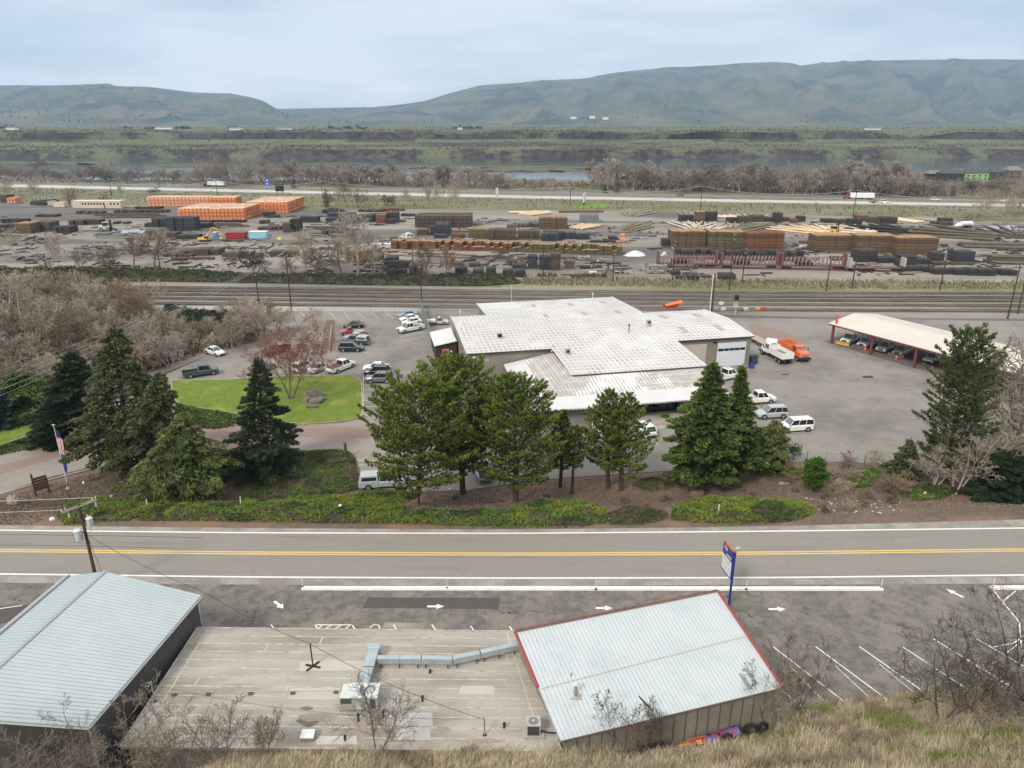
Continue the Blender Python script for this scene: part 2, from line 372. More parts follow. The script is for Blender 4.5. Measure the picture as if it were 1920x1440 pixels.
poly_sheet('driveway',[(-300,1008),(-300,900),(0,855),(150,822),(240,808),(420,800),(540,797),(640,794),(690,786),(800,800),(760,850),(672,852),(640,843),(560,844),(400,851),(215,865),(100,892),(0,925)],LOT+.004,m_drive)
poly_sheet('driveway',[(-300,935),(0,872),(150,838),(260,820),(420,808),(520,812),(560,805),(640,800),(700,806),(740,820),(640,822),(540,818),(400,822),(240,836),(130,852),(0,890),(-300,965)],LOT+.008,m_cinder)
poly_sheet('driveway',[(1420,636),(1500,648),(1520,640),(1440,612),(1400,606)],LOT+.004,m_cinder)
def lawn(pts,label):
 q=[P(x,y,LOT+.09)for x,y in pts];mb=MB();mb.face(q[::-1]);o=mb.build('lawn',m_lawn);tag(o,kind='structure')
 xs=[p.x for p in q];ys=[p.y for p in q];gb=MB();A=(max(xs)-min(xs))*(max(ys)-min(ys));n=int(min(9000,A*22))
 pts2=[(p.x,p.y)for p in q]
 for _ in range(n):
  x,y=rnd.uniform(min(xs),max(xs)),rnd.uniform(min(ys),max(ys))
  if not inside(x,y,pts2):continue
  a=rnd.uniform(0,6.28);l=rnd.uniform(.05,.11);w=.05
  gb.raw([(x-w*math.cos(a),y-w*math.sin(a),LOT+.085),(x+w*math.cos(a),y+w*math.sin(a),LOT+.085),(x+l*.3,y+l*.2,LOT+.09+l)],[(0,1,2)])
 g=gb.build('lawn_grass',mat('lawn_grass',(.09,.175,.016),(.155,.215,.028),s=.5,rough=.9,c3=(.30,.31,.07),s3=.18,t3=(.5,.68),isl=.2));tag(g,kind='stuff')
 k=MB();Q=[P(x,y,LOT)for x,y in pts]
 for i in range(len(Q)):
  a,b=Q[i],Q[(i+1)%len(Q)];d=(b-a);L=d.length
  if L<.05:continue
  k.box((a+b)/2+Vector((0,0,.06)),(L+.1,.16,.13),math.atan2(d.y,d.x))
 o=k.build('kerb',m_concrete);tag(o,label,'kerb')
def inside(x,y,poly):
 c=False;j=len(poly)-1
 for i in range(len(poly)):
  xi,yi=poly[i];xj,yj=poly[j]
  if(yi>y)!=(yj>y)and x<(xj-xi)*(y-yi)/(yj-yi)+xi:c=not c
  j=i
 return c
lawn([(322,713),(420,712),(520,706),(600,704),(655,704),(670,707),(678,716),(680,770),(677,782),(650,789),(600,794),(560,795),(520,790),(440,775),(340,760),(322,745)],'pale concrete kerb round the central lawn with the stone cairn')
lawn([(-250,800),(-100,796),(0,790),(60,778),(78,782),(74,800),(40,822),(0,835),(-120,862),(-250,880)],'kerb round the lawn at the left frame edge')
k=MB()
for pts in([(-80,945),(0,928),(60,910),(110,896),(160,883),(215,868),(300,860),(380,856)],[(690,590),(1,1)]):
 for a,b in zip(pts,pts[1:]):
  if b==(1,1):break
  A,B=P(*a,LOT),P(*b,LOT);d=B-A;k.box((A+B)/2+Vector((0,0,.07)),(d.length+.05,.18,.15),math.atan2(d.y,d.x))
tag(k.build('kerb',m_concrete),'curved pale kerb between driveway and brown mulch bank','kerb')
def kerb_line(pts,label,w=.18,h=.15):
 k=MB()
 for a,b in zip(pts,pts[1:]):
  A,B=P(*a,LOT),P(*b,LOT);d=B-A;k.box((A+B)/2+Vector((0,0,h/2-.005)),(d.length+.05,w,h),math.atan2(d.y,d.x))
 tag(k.build('kerb',m_concrete),label,'kerb')
kerb_line([(682,690),(681,740),(681,778)],'straight kerb in front of the stalls beside the central lawn')
kerb_line([(296,704),(345,684),(387,667)],'diagonal kerb below the split rail fence')
kerb_line([(622,610),(618,640),(617,664),(638,664)],'kerb of the narrow planting strip between parked cars')
kerb_line([(545,584),(640,585),(730,585),(795,586)],'long straight kerb at the railway side of the lot')
kerb_line([(1205,805),(1245,801),(1300,797)],'kerb before the office entrance bed',1.2,.12)
poly_sheet('planting_strip',[(612,600),(628,600),(626,640),(622,662),(600,664),(606,630)],LOT+.01,m_soil)
poly_sheet('planting_bed',[(250,700),(300,690),(345,668),(387,650),(387,666),(345,682),(296,702),(270,720)],LOT+.012,mat('bark_chip',(.30,.25,.21),(.20,.15,.12),s=2,rough=1,bump=.6))
poly_sheet('planting_bed',[(1205,782),(1225,776),(1300,776),(1300,796),(1210,803)],LOT+.03,mat('lava_rock_mulch',(.30,.19,.15),(.36,.26,.22),s=3,rough=1,bump=.6))
mk=MB();zz=LOT+.009
for a,b in[((591,585),(602,598)),((617,585),(630,598)),((644,585),(656,598)),((670,585),(684,598)),((696,585),(711,598)),((722,585),(739,598)),((563,585),(572,593)),((683,722),(738,722)),((683,731),(736,731)),((683,740),(735,740)),((683,750.5),(732,750.5)),((683,762),(728,762)),((683,773.5),(724,773.5)),((683,776),(692,781)),((681,688),(735,687)),((682,688.5),(682,778)),((636,702),(673,686)),((592,704),(630,688)),((550,705),(590,688)),((681,614),(693,614)),((683,621),(693,621)),((683,628.5),(693,628.5)),((686,652),(694,653)),((676,660),(694,661)),((749,632),(796,622)),((753,640),(800,629)),((742,605),(752,602)),((742,611),(752,608)),((625,604),(620,640)),((620,640),(618,660)),((671,1013/1.0-150),(692,867)),((672,873),(694,869)),((672,864),(690,856)),((675,883),(745,880)),((668,861),(756,868)),((676,905),(690,904)),((1222,822),(1236,836)),((1180,825),(1196,842)),((1140,830),(1155,845)),((1480,812),(1525,809)),((1415,765),(1426,763)),((1495,848),(1512,846)),((1440,790),(1460,787))]:
 line_mb(mk,a,b,.13,zz)
tag(mk.build('parking_marking',m_white_worn),kind='structure')
m_oil=mat('manhole_iron',(.05,.045,.04),rough=.7)
for pts,lb in(([(1616,705),(1636,704),(1638,708),(1620,709)],'dark square drain grate in the truck yard'),([(1466,701),(1478,700),(1479,703),(1467,703)],'small rusty drain plate near the dump trucks')):
 q=[P(x,y,LOT+.02)for x,y in pts];mb=MB();mb.slab(q[::-1],.016);tag(mb.build('drain_grate',m_oil),lb,'drain grate')
strip('rail_bed',[(-100,527),(480,533),(960,539),(1440,546),(1920,547),(2100,548)],[(-100,575),(480,586),(960,594),(1290,596),(1920,603),(2100,605)],LOT-.03,m_ballast)
strip('gravel_track',[(250,573),(480,573),(780,577),(800,578)],[(250,590),(480,584),(780,585),(800,585)],LOT-.02,m_gravel,x0=260,x1=800)
strip('gravel_track',[(1360,590),(1500,594),(1920,598),(2100,600)],[(1360,598),(1500,602),(1920,606),(2100,608)],LOT-.02,m_dark_lane,x0=1340,x1=2600)
m_rail=mat('rail_steel',(.40,.35,.31),(.16,.12,.10),s=2,rough=.45,metal=.6,st=(.05,1,1))
m_tie=mat('tie_wood',(.10,.082,.068),(.15,.13,.11),s=.6,rough=.95,orand=.25)
def track(pl,zoff,label):
 root=empty('railway_track',(0,0,0),0,label,'railway track','railway tracks beside the tie yard')
 xs=list(range(-700,2621,60));c=[P(x,y,LOT)for x,y in smooth_pts(pl,xs)]
 for s in(-.72,.72):
  mb=MB()
  for a,b in zip(c,c[1:]):
   d=(b-a);L=d.length;n=Vector((-d.y,d.x,0)).normalized()*s
   mb.box((a+b)/2+n+Vector((0,0,.32+zoff)),(L+.02,.11,.16),math.atan2(d.y,d.x))
  mb.build('rail',m_rail,root)
 mb=MB();acc=0
 for a,b in zip(c,c[1:]):
  d=b-a;L=d.length;k=int(L/.66);ang=math.atan2(d.y,d.x)
  for i in range(k):
   p=a+d*((i+.5)/k);mb.box(p+Vector((0,0,.14+zoff)),(.26,2.6,.2),ang+rnd.uniform(-.02,.02))
 tag(mb.build('tie',m_tie,root),kind='stuff')
for pl,lb in([([(-100,536),(480,541),(960,546.5),(1440,550),(1920,551),(2000,551)],'railway track nearest the tie yard, farthest of the five tracks'),([(-100,542),(480,547),(960,552.5),(1440,557),(1920,558.5),(2000,558.6)],'second railway track counted from the tie yard'),([(-100,548),(480,554),(960,559.5),(1440,564),(1920,565),(2000,565)],'middle railway track of the five beyond the office'),([(-100,555),(480,562),(960,567.5),(1440,571.5),(1920,574),(2000,574)],'fourth railway track, one before the nearest to the office'),([(-100,564),(480,571.5),(960,577),(1440,582),(1920,584),(2000,584)],'railway track nearest the office and truck shed')]):
 track(pl,0,lb)
strip('bramble_bank',[(-100,500),(480,516),(700,520),(1000,521),(1100,523)],[(-100,529),(480,534),(960,540),(1100,542)],LOT-.04,m_verge,x1=1000)
strip('dry_verge',[(900,519),(1200,522),(1440,526),(1920,529),(2100,530)],[(900,540),(1200,544),(1440,547),(1920,548),(2100,548)],LOT-.038,m_dirtverge,x0=940)
strip('timber_yard',[(-100,378),(0,380),(480,391),(960,393),(1440,401),(1920,416),(2100,420)],[(-100,498),(480,515),(700,520),(960,523),(1440,528),(1920,531),(2100,532)],LOT-.045,m_yard)
for t,b,x0,x1 in([(0,385),(300,388),(620,395),(700,397)],[(0,402),(300,405),(560,410),(700,400)],-100,640),([(0,425),(960,432),(1300,437),(1920,452)],[(0,431),(960,440),(1300,441),(1920,455)],560,1270),([(1100,462),(1500,468),(1920,478)],[(1100,468),(1500,474),(1920,485)],1160,1900),([(200,440),(640,452),(700,452)],[(200,448),(640,460),(700,458)],180,700),([(1000,412),(1400,418),(1920,425)],[(1000,416),(1400,423),(1920,428)],1000,1700):
 strip('yard_lane',t,b,LOT-.035,m_dark_lane,x0=x0,x1=x1,step=30)
for pts in([(205,432),(260,430),(275,432),(272,437),(215,437)],[(1495,464),(1500,458),(1525,457),(1526,469),(1505,468)],[(675,457),(735,452),(760,455),(700,460)],[(1810,425),(1900,422),(1920,430),(1830,432)]):
 poly_sheet('puddle',pts,LOT-.02,mat('puddle_water',(.30,.30,.29),(.36,.36,.35),s=.1,rough=.12,spec=.8))
m_verge2=m_verge
strip('freeway_verge',[(-100,349),(0,352),(480,361),(960,372),(1440,381),(1920,388),(2100,391)],[(-100,379),(0,381),(480,392),(960,394),(1440,402),(1920,417),(2100,421)],LOT-.05,m_verge)
FW=[(-100,345.2),(0,347.5),(480,358.2),(960,368.6),(1440,377.3),(1920,385),(2100,387.5)]
m_fwc=mat('freeway_concrete',(.52,.50,.47),(.44,.425,.40),s=.2,rough=.9,st=(.1,1,1))
strip('freeway',sh(FW,-2.3),sh(FW,2.4),LOT+.02,m_fwc)
strip('freeway',sh(FW,-10.5),sh(FW,-5.2),LOT+.02,mat('freeway_asphalt',(.17,.165,.155),(.20,.19,.18),s=.2,rough=.9,st=(.1,1,1)))
strip('freeway_median',sh(FW,-5.2),sh(FW,-2.3),LOT+.015,m_dirtverge)
strip('freeway_shoulder',sh(FW,2.4),sh(FW,4.2),LOT+.015,mat('freeway_shoulder',(.24,.225,.20),(.2,.19,.17),s=.3,rough=1))
poly_sheet('billboard_lawn',[(1070,386),(1100,381),(1140,383),(1145,388),(1100,391),(1072,390)],LOT-.01,mat('bright_grass',(.13,.22,.03),(.17,.25,.04),s=.1,rough=1))
m_water=mat('river_water',(.022,.038,.034),(.035,.05,.045),s=.02,rough=.09,spec=.5,bump=.035,bs=.35,st=(.5,1,1))
mb=MB();mb.face([(-2200,640,-9.5),(2200,640,-9.5),(2200,1262,-9.5),(-2200,1262,-9.5)]);tag(mb.build('river',m_water),kind='structure')
m_isl=mat('island_ground',(.13,.11,.085),(.09,.08,.06),s=.05,rough=1,st=(.3,1,1),c3=(.10,.12,.05),s3=.03)
def island(pts,h=1.4):
 q=[P(x,y,-9.5)for x,y in pts];c=sum(q,Vector())/len(q);mb=MB();n=len(q)
 top=[c+(p-c)*.93+Vector((0,0,h+rnd.uniform(-.4,.4)))for p in q]
 mb.raw(q+top,[(i,(i+1)%n,n+(i+1)%n,n+i)for i in range(n)]+[tuple(range(n,2*n))]);tag(mb.build('island',m_isl),kind='structure')
def isl_strip(x0,x1,y,th,seed):
 rr=random.Random(seed);t=[];b=[];x=x0
 while x<=x1:
  e=min(1,(x-x0)/40,(x1-x)/40)+.05
  yy=y(x)if callable(y)else y
  t.append((x,yy-th*e*rr.uniform(.3,1)));b.append((x,yy+th*e*rr.uniform(.3,1)));x+=rr.uniform(18,35)
 island(b+t[::-1])
isl_strip(-200,236,306,2.6,1);isl_strip(268,480,311.5,1.8,2);isl_strip(700,1180,lambda x:313+(x-700)*.008,2.2,3);isl_strip(820,1110,320,3,4);isl_strip(1150,1460,321,2.6,5)
isl_strip(560,700,308,1.,6);isl_strip(1700,2300,326,13,7);isl_strip(480,640,318,1.2,8);isl_strip(-100,130,322,3,9)
island([(-500,350),(-300,338),(0,334),(60,329),(130,331),(180,338),(235,343),(300,346),(300,356),(-500,358)],1.2)
island([(295,350),(380,340),(480,345),(560,350),(620,344),(700,338),(780,341),(860,347),(960,350),(1040,348),(1090,340),(1150,334),(1300,332),(1440,333),(1700,338),(1920,336),(2300,340),(2300,380),(295,362)],1.4)
m_bank=mat('far_bank',(.085,.10,.045),(.15,.145,.085),s=.03,rough=1,st=(.3,1,2),c3=(.055,.055,.045),s3=.012,t3=(.52,.6),det=14)
m_rip=mat('riprap_rock',(.028,.022,.021),(.075,.06,.055),s=.08,rough=1,det=12,c3=(.12,.125,.07),s3=.01,t3=(.52,.6),cont=(.4,.6))
m_grade=mat('rail_grade_gravel',(.26,.25,.21),rough=1)
SURF=[]
def build_bank():
 """far shore: riprap, railway grade, slope, broken basalt cliff, plateau"""
 mb=MB();NX=420;X0,X1=-2300,2300
 prof=[(1205,-11),(1216,-9.4),(1240,1.5),(1246,2.2),(1270,5),(1300,7.6),(1304,7.8),(1312,7.8),(1340,11),(1380,15),(1402,15),(1412,29),(1440,30.5),(1500,29.5),(1700,31),(2300,33),(3200,35),(4500,37)]
 rows=[]
 for j,(y,z)in enumerate(prof):
  row=[]
  for i in range(NX+1):
   x=X0+(X1-X0)*i/NX
   if y>1500:x*=1+(y-1500)/1400.
   n1=mnoise.fractal(Vector((x*.004,j*1.7,3)),1,2,5);n2=mnoise.fractal(Vector((x*.02,j*3.1,9)),1,2,4)
   yy=y;zz=z
   sl=(1216-1205)*0
   if 2<=j:yy+=n1*18+x*-.0
   if j in(2,3,4):zz+=n2*2.2
   if j in(10,):zz-=abs(n1)*3
   if j in(11,12,13):zz+=-7*max(0,mnoise.noise(Vector((x*.006,5,1)))-.05)*2.2+n2*2.4-1.5
   if j>13:zz+=n1*2.5
   zz-=(0 if j<10 else 1)*max(0,-(x+300)/2000.)*2
   row.append((x,yy,zz))
  rows.append(row)
 n=NX+1;mb.raw([p for r in rows for p in r],[])
 for j in range(len(prof)-1):
  for i in range(NX):
   mi=0
   if j in(0,1,2):mi=1
   if j==6:mi=2
   if j==10:mi=1
   if j in(8,9)and mnoise.noise(Vector((i*.05,2,2)))>-.15+(.25 if j==8 else 0):mi=1
   mb.f.append((j*n+i,j*n+i+1,(j+1)*n+i+1,(j+1)*n+i));mb.m.append(mi)
 tag(mb.build('far_bank',[m_bank,m_rip,m_grade]),kind='structure');SURF.append((mb.v,mb.f))
build_bank()
m_hill=mat('hill_grass',(.055,.072,.042),(.135,.12,.08),s=.003,rough=1,det=15,c3=(.035,.048,.034),s3=.0016,t3=(.53,.60),cont=(.38,.62))
SIL=[(-900,150),(-300,158),(0,160),(120,160),(210,157),(218,157),(230,161),(300,164),(380,174),(440,175),(480,183),(500,190),(520,203),(545,213),(575,224),(610,233),(640,238)]
SIL2=[(420,206),(520,204),(640,202),(700,201),(760,195),(800,189),(840,176),(900,160),(960,156),(1030,150),(1095,147),(1150,136),(1245,126),(1300,125),(1380,118),(1440,116),(1470,118),(1488,123),(1520,118),(1600,114),(1700,112),(1830,111),(1920,112),(2300,110),(2900,118)]
def hills(name,sil,d0,d1,x0,x1,foot_y,seed,amp):
 mb=MB();NXX=420;NR=70;rows=[]
 for j in range(NR+1):
  t=j/NR;row=[]
  for i in range(NXX+1):
   px=x0+(x1-x0)*i/NXX;ridge=resample(sil,[px])[0][1]
   u=(px-960)/F;az=math.atan2(u,math.cos(TH)+.36*math.sin(TH))
   D=d0+(d1-d0)*t
   hr=41+d1*math.tan(math.atan((720-ridge)/F)-TH)
   hf=30.
   X=D*math.tan(az)*1.0;Y=D
   q=Vector((X*.0011+seed,Y*.0011,seed))
   rg=1-abs(mnoise.noise(q))*2;rg+=.5*(1-abs(mnoise.noise(q*2.3))*2);rg+=.22*mnoise.noise(q*6)
   prof=t**1.25*(1.15-.15*t)
   env=math.sin(math.pi*min(1,max(0,t)))**.8
   fin=.5+.5*mnoise.noise(Vector((px*.02,t*1.2,seed)));fin2=1-2*abs(mnoise.noise(Vector((px*.009+t*.7,t*1.1,seed+4))))
   z=hf+max(0,hr-hf)*(prof+amp*env*(rg-.7)*.13+amp*env*(fin2-.5)*.16+amp*env*.05*(1-2*abs(mnoise.noise(Vector((px*.045,t*3.5,seed)))))+amp*env*.035*(fin-.5))
   row.append((X,Y,z))
  rows.append(row)
 n=NXX+1;mb.raw([p for r in rows for p in r],[(j*n+i,j*n+i+1,(j+1)*n+i+1,(j+1)*n+i)for j in range(NR)for i in range(NXX)])
 tag(mb.build(name,m_hill,smooth=True),kind='structure');SURF.append((mb.v,mb.f))
hills('hills',SIL,4200,7200,-900,640,236,3.1,1.)
hills('hills',SIL2,4600,8800,400,2900,236,8.4,1.)
mb=MB();mb.face([(-9000,1500,20),(9000,1500,20),(12000,9500,20),(-12000,9500,20)]);tag(mb.build('plain',m_bank),kind='structure')
# ================================================================== buildings
m_bluemetal=mat('pale_blue_steel_roof',(.485,.54,.553),(.45,.505,.52),s=.6,rough=.38,metal=.25,c3=(.44,.50,.52),s3=.2)
m_darkwall=mat('charcoal_siding',(.070,.070,.067),(.085,.084,.08),s=.5,rough=.75)
m_trim=mat('pale_trim',(.55,.56,.54),rough=.6)
m_flatroof=mat('rolled_roofing',(.385,.36,.315),(.33,.30,.26),s=1.3,rough=.95,c3=(.25,.215,.18),s3=.35,t3=(.46,.64),st=(.22,1,1),det=9,bump=.15,bs=12,grain=.1)
m_seam=mat('roof_seam_tar',(.47,.435,.38),(.22,.19,.155),s=1.3,rough=.95,cont=(.5,.72),det=9)
m_block=mat('grey_block_wall',(.22,.20,.17),(.17,.155,.135),s=1,rough=.95)
m_galv=mat('galvanised_duct',(.45,.51,.525),(.37,.42,.44),s=1.5,rough=.4,metal=.45)
m_galvd=mat('galvanised_side',(.32,.35,.35),(.26,.29,.29),s=1.5,rough=.5,metal=.4)
m_black=mat('black_metal',(.018,.018,.018),rough=.6)
m_unit=mat('beige_unit_paint',(.42,.42,.39),(.34,.34,.31),s=2,rough=.6)
m_redtrim=mat('red_trim',(.33,.065,.06),(.26,.06,.055),s=2,rough=.6)
m_whitemetal=mat('pale_steel_roof',(.54,.58,.59),(.495,.54,.553),s=.5,rough=.36,metal=.25,c3=(.46,.50,.515),s3=.25,t3=(.5,.7))
m_glass=mat('dark_glass',(.012,.014,.016),rough=.08,spec=.7)
m_copper=mat('rust_brown',(.14,.06,.03),rough=.8)
def blue_building():
 root=empty('metal_building',(-31,41,0),0,'charcoal building with pale blue ribbed metal gable roof at lower left','building')
 o=Vector((31,-41,0))
 E=6.0;RZ=8.3
 fr=P(377,1116,E);rr=P(165,1363,E);rf=P(196,1072,RZ);dirv=(rr-fr).normalized()
 fl=P(118,1082,E+.5);L=15.5
 rb=rf+(P(34,1218,RZ)-rf).normalized()*14.6
 rr=fr+dirv*(rr-fr).length
 bl=fl+dirv*14.6
 gx=(rr-fr)
 T=.14
 mb=MB();mb.slab([fr+o,rf+o,rb+o,rr+o],T);a=mb.build('roof_plane',m_bluemetal,root)
 mb=MB();mb.slab([rf+o,fl+o,bl+o,rb+o],T);b=mb.build('roof_plane',m_bluemetal,root)
 def ribs(parent,A,B,Cc,D,n):
  m=MB()
  for i in range(n+1):
   t=i/n;p=A+(B-A)*t;q=D+(Cc-D)*t;m.tube([p+Vector((0,0,.01)),q+Vector((0,0,.01))],.028,4)
  m.build('rib',mat('roof_rib_shade',(.36,.415,.435),rough=.5,metal=.3),parent)
 ribs(a,rf+o,rb+o,rr+o,fr+o,44);ribs(b,rf+o,rb+o,bl+o,fl+o,44)
 m=MB();m.tube([rf+o+Vector((0,0,.03)),rb+o+Vector((0,0,.03))],.14,4);m.build('ridge_cap',m_bluemetal,root)
 g1=fl+(rf-fl)*.16;g2=bl+(rb-bl)*.16
 m=MB();m.tube([g1+o+Vector((0,0,.09)),g2+o+Vector((0,0,.09))],.1,5);m.build('snow_guard',m_galvd,root)
 m=MB();m.tube([fr+o-Vector((0,0,.18)),rr+o-Vector((0,0,.18))],.09,6);m.build('gutter',m_trim,root)
 m=MB();m.tube([rr+o-Vector((0,0,.16)),rb+o-Vector((0,0,.16))],.08,6);m.build('gable_trim',m_trim,root)
 side=(fl-fr);side.z=0;side.normalize()
 ins=side*.28;w=MB()
 A=fr+ins+dirv*.25;B=rr+ins-dirv*.3;C_=bl-ins-dirv*.3;D=fl-ins+dirv*.25
 def wall(m,p,q,zp,zq,mid=None):
  pts=[Vector((p.x,p.y,-.5)),Vector((q.x,q.y,-.5)),Vector((q.x,q.y,zq))]
  if mid is not None:pts.append(mid)
  pts.append(Vector((p.x,p.y,zp)));m.face([k+o for k in pts])
 mf=(D+A)/2;mf.z=RZ-.35
 mr_=rb-dirv*.3;mr_.z=RZ-.3
 wall(w,B,A,E-.02,E-.02);wall(w,C_,B,E-.02,E-.02,Vector((mr_.x,mr_.y,RZ-.2)));wall(w,D,C_,E+.3,E+.3);wall(w,A,D,E-.15,E+.3)
 w.build('wall',[grid_lines(m_darkwall,.3,.03,(.11,.11,.105),1,amt=.7,lo=.1,hi=.2)],root)
 MB().tube([B+o+Vector((0,0,-.5-E)),B+o-Vector((0,0,.2))],.07,4).build('corner_trim',m_trim,root);MB().tube([A+o+Vector((.05,.05,-E)),A+o-Vector((-.05,-.05,.2))],.07,4).build('corner_trim',m_trim,root)
blue_building()
FRZ=3.8
def flat_building():
 root=empty('flat_roofed_building',(-12,40.6,0),0,'low building with weathered beige flat rolled roofing between blue and red trimmed roofs','building')
 o=Vector((12,-40.6,0))
 c=[P(225,1400,FRZ),P(1053,1408,FRZ),P(965,1184,FRZ)+Vector((.4,0,0)),P(370,1177,FRZ)]
 c=[p+o for p in c]
 m=MB();m.slab(c,.22);rf=m.build('roof',m_flatroof,root)
 s=MB();n=13;rr=random.Random(4)
 for i in range(1,n):
  t=i/n;A=c[0]+(c[3]-c[0])*t;B=c[1]+(c[2]-c[1])*t
  k=60;w=.045
  for j in range(k):
   a=A+(B-A)*(j/k);b=A+(B-A)*((j+1)/k)
   dy=rr.uniform(-.02,.02);ww=w*rr.uniform(.3,1.5)
   s.face([a+Vector((0,dy-ww,.006)),b+Vector((0,dy-ww,.006)),b+Vector((0,dy+ww,.006)),a+Vector((0,dy+ww,.006))])
  for q in range(1):
   f=rr.uniform(.05,.95);A2=c[0]+(c[3]-c[0])*((i-1)/n);B2=c[1]+(c[2]-c[1])*((i-1)/n)
   a=A2+(B2-A2)*f;b=A+(B-A)*(f+.004);s.face([a+Vector((-.05,0,.007)),a+Vector((.06,0,.007)),b+Vector((.06,0,.007)),b+Vector((-.05,0,.007))])
 for k_ in(.035,.96):
  A=c[0]+(c[1]-c[0])*k_;B=c[3]+(c[2]-c[3])*k_;s.face([A+Vector((-.06,.1,.009)),A+Vector((.06,.1,.009)),B+Vector((.06,-.1,.009)),B+Vector((-.06,-.1,.009))])
 s.build('seam',m_seam,rf)
 st=MB()
 def blob(px,py,w,h,mi,z=.011,seed=0):
  st.mi=mi;p=P(px,py,FRZ)+o;q=random.Random(seed+px);n_=12
  st.face([p+Vector((w*math.cos(i/n_*6.283)*q.uniform(.7,1.1),h*math.sin(i/n_*6.283)*q.uniform(.6,1.1),z))for i in range(n_)])
 def rect(px0,py0,px1,py1,mi,z=.010):
  st.mi=mi;st.face([P(x,y,FRZ)+o+Vector((0,0,z))for x,y in((px0,py1),(px1,py1),(px1-2,py0),(px0+4,py0))])
 rect(735,1336,812,1362,0);rect(740,1364,808,1388,0,.012);rect(592,1380,670,1396,0,.014);rect(540,1290,640,1312,3);rect(560,1240,700,1258,3);rect(860,1286,928,1302,3)
 blob(578,1352,.75,.55,2);blob(560,1384,1.5,.75,1);blob(600,1345,1.5,.5,1,.0125,3);blob(485,1390,.5,.25,1);blob(674,1368,.5,.9,1);blob(575,1328,.5,.18,2,.0135);blob(830,1368,.6,.25,1);blob(545,1195,.5,.2,1);blob(900,1390,1.6,.25,1)
 tag(st.build('stain',[mat('roof_coating',(.46,.455,.42),(.42,.405,.37),s=2,rough=.8),mat('roof_stain',(.25,.21,.17),(.32,.28,.23),s=3,rough=.9),mat('tar_stain',(.13,.11,.095),(.2,.17,.14),s=4),mat('roof_coat_thin',(.47,.43,.375),(.44,.40,.34),s=3)],rf),kind='stuff')
 e=MB()
 for a,b in zip(c,c[1:]+c[:1]):
  d=b-a;e.box((a+b)/2+Vector((0,0,.0)),(d.length,.1,.1),math.atan2(d.y,d.x))
 e.build('roof_edge',mat('roof_edge_metal',(.48,.46,.42),(.3,.28,.25),s=2),root)
 w=MB();cc=sum(c,Vector())/4;k=[cc+(p-cc)*.972 for p in c]
 for a,b in zip(k,k[1:]+k[:1]):w.face([(a.x,a.y,-.3),(b.x,b.y,-.3),(b.x,b.y,FRZ-.2),(a.x,a.y,FRZ-.2)])
 w.build('wall',m_block,root)
flat_building()
def red_building():
 root=empty('red_trimmed_building',(10,42,0),0,'building with pale ribbed metal shed roof and red trim beside blue pole sign','building')
 o=Vector((-10,-42,0));ZF,ZB=6.0,4.5
 fl,fr,br,bl=P(967,1185,ZF)+o,P(1345,1109,ZF)+o,P(1466,1289,ZB)+o,P(1051,1389,ZB)+o
 fl,fr,br,bl=[p+Vector((0,0,0))for p in(fl,fr,br,bl)]
 m=MB();m.slab([bl,br,fr,fl],.16);rf=m.build('roof',m_whitemetal,root)
 r_=MB();n=54
 for i in range(n+1):
  t=i/n;a=fl+(fr-fl)*t;b=bl+(br-bl)*t;r_.tube([a+Vector((0,0,.008)),b+Vector((0,0,.008))],.022,4)
 r_.build('rib',mat('pale_rib',(.47,.52,.54),rough=.45,metal=.3),rf)
 s=MB();a=fl+(bl-fl)*.565;b=fr+(br-fr)*.5
 s.tube([a+Vector((0,0,.03)),b+Vector((0,0,.03))],.03,4);s.build('lap_seam',mat('lap_seam',(.55,.50,.42),rough=.8),rf)
 t=MB();t.tube([fl+Vector((0,.05,.05)),fr+Vector((0,.05,.05))],.13,4);t.build('front_fascia',mat('brown_fascia',(.12,.07,.06),(.22,.09,.08),s=2),root)
 MB().tube([fr+Vector((.05,0,.06)),br+Vector((.05,0,.06))],.12,4).build('side_fascia',m_redtrim,root);MB().tube([fl+Vector((-.06,0,.05)),fl+(bl-fl)*.55+Vector((-.06,0,.05))],.12,4).build('side_fascia',m_redtrim,root)
 t=MB();t.tube([bl-Vector((0,0,.1)),br-Vector((0,0,.1))],.06,4);t.build('gutter',mat('brown_gutter',(.10,.07,.055),rough=.7),root)
 cc=(fl+fr+br+bl)/4;w=MB();k=[cc+(p-cc)*.965 for p in(bl,br,fr,fl)];zt=[ZB-.2,ZB-.2,ZF-.25,ZF-.25]
 for i in range(4):
  a,b=k[i],k[(i+1)%4];w.face([(a.x,a.y,-.3),(b.x,b.y,-.3),(b.x,b.y,zt[(i+1)%4]),(a.x,a.y,zt[i])])
 wl=w.build('wall',mat('stained_panel_wall',(.26,.235,.19),(.20,.18,.15),s=.7,rough=.9),root)
 j=MB();a,b=k[0],k[1]
 for i in range(1,18):
  p=a+(b-a)*(i/18);j.box((p.x,p.y-.03,1.9),(.05,.04,4.4))
 j.build('panel_joint',mat('joint_dark',(.11,.10,.085),rough=.9),wl)
 dd=MB();a,b=k[1],k[2];a=a+(b-a)*.04;b=a+(b-a)*.5
 dd.face([(a.x+.03,a.y,-.2),(b.x+.03,b.y,-.2),(b.x+.03,b.y,3.9),(a.x+.03,a.y,3.9)]);dd.build('red_siding',mat('dark_red_siding',(.12,.03,.028),rough=.8),root)
red_building()
def rz_at(px,py):return FRZ+.01
def on_red(px,py):
 z=5.0
 for _ in range(8):
  p=P(px,py,z);t=(p.y-39.0)/(47.-39.);z=4.5+1.5*max(0,min(1,(p.y-(35.3+.29*(p.x-3)))/9.2))
 return P(px,py,z)
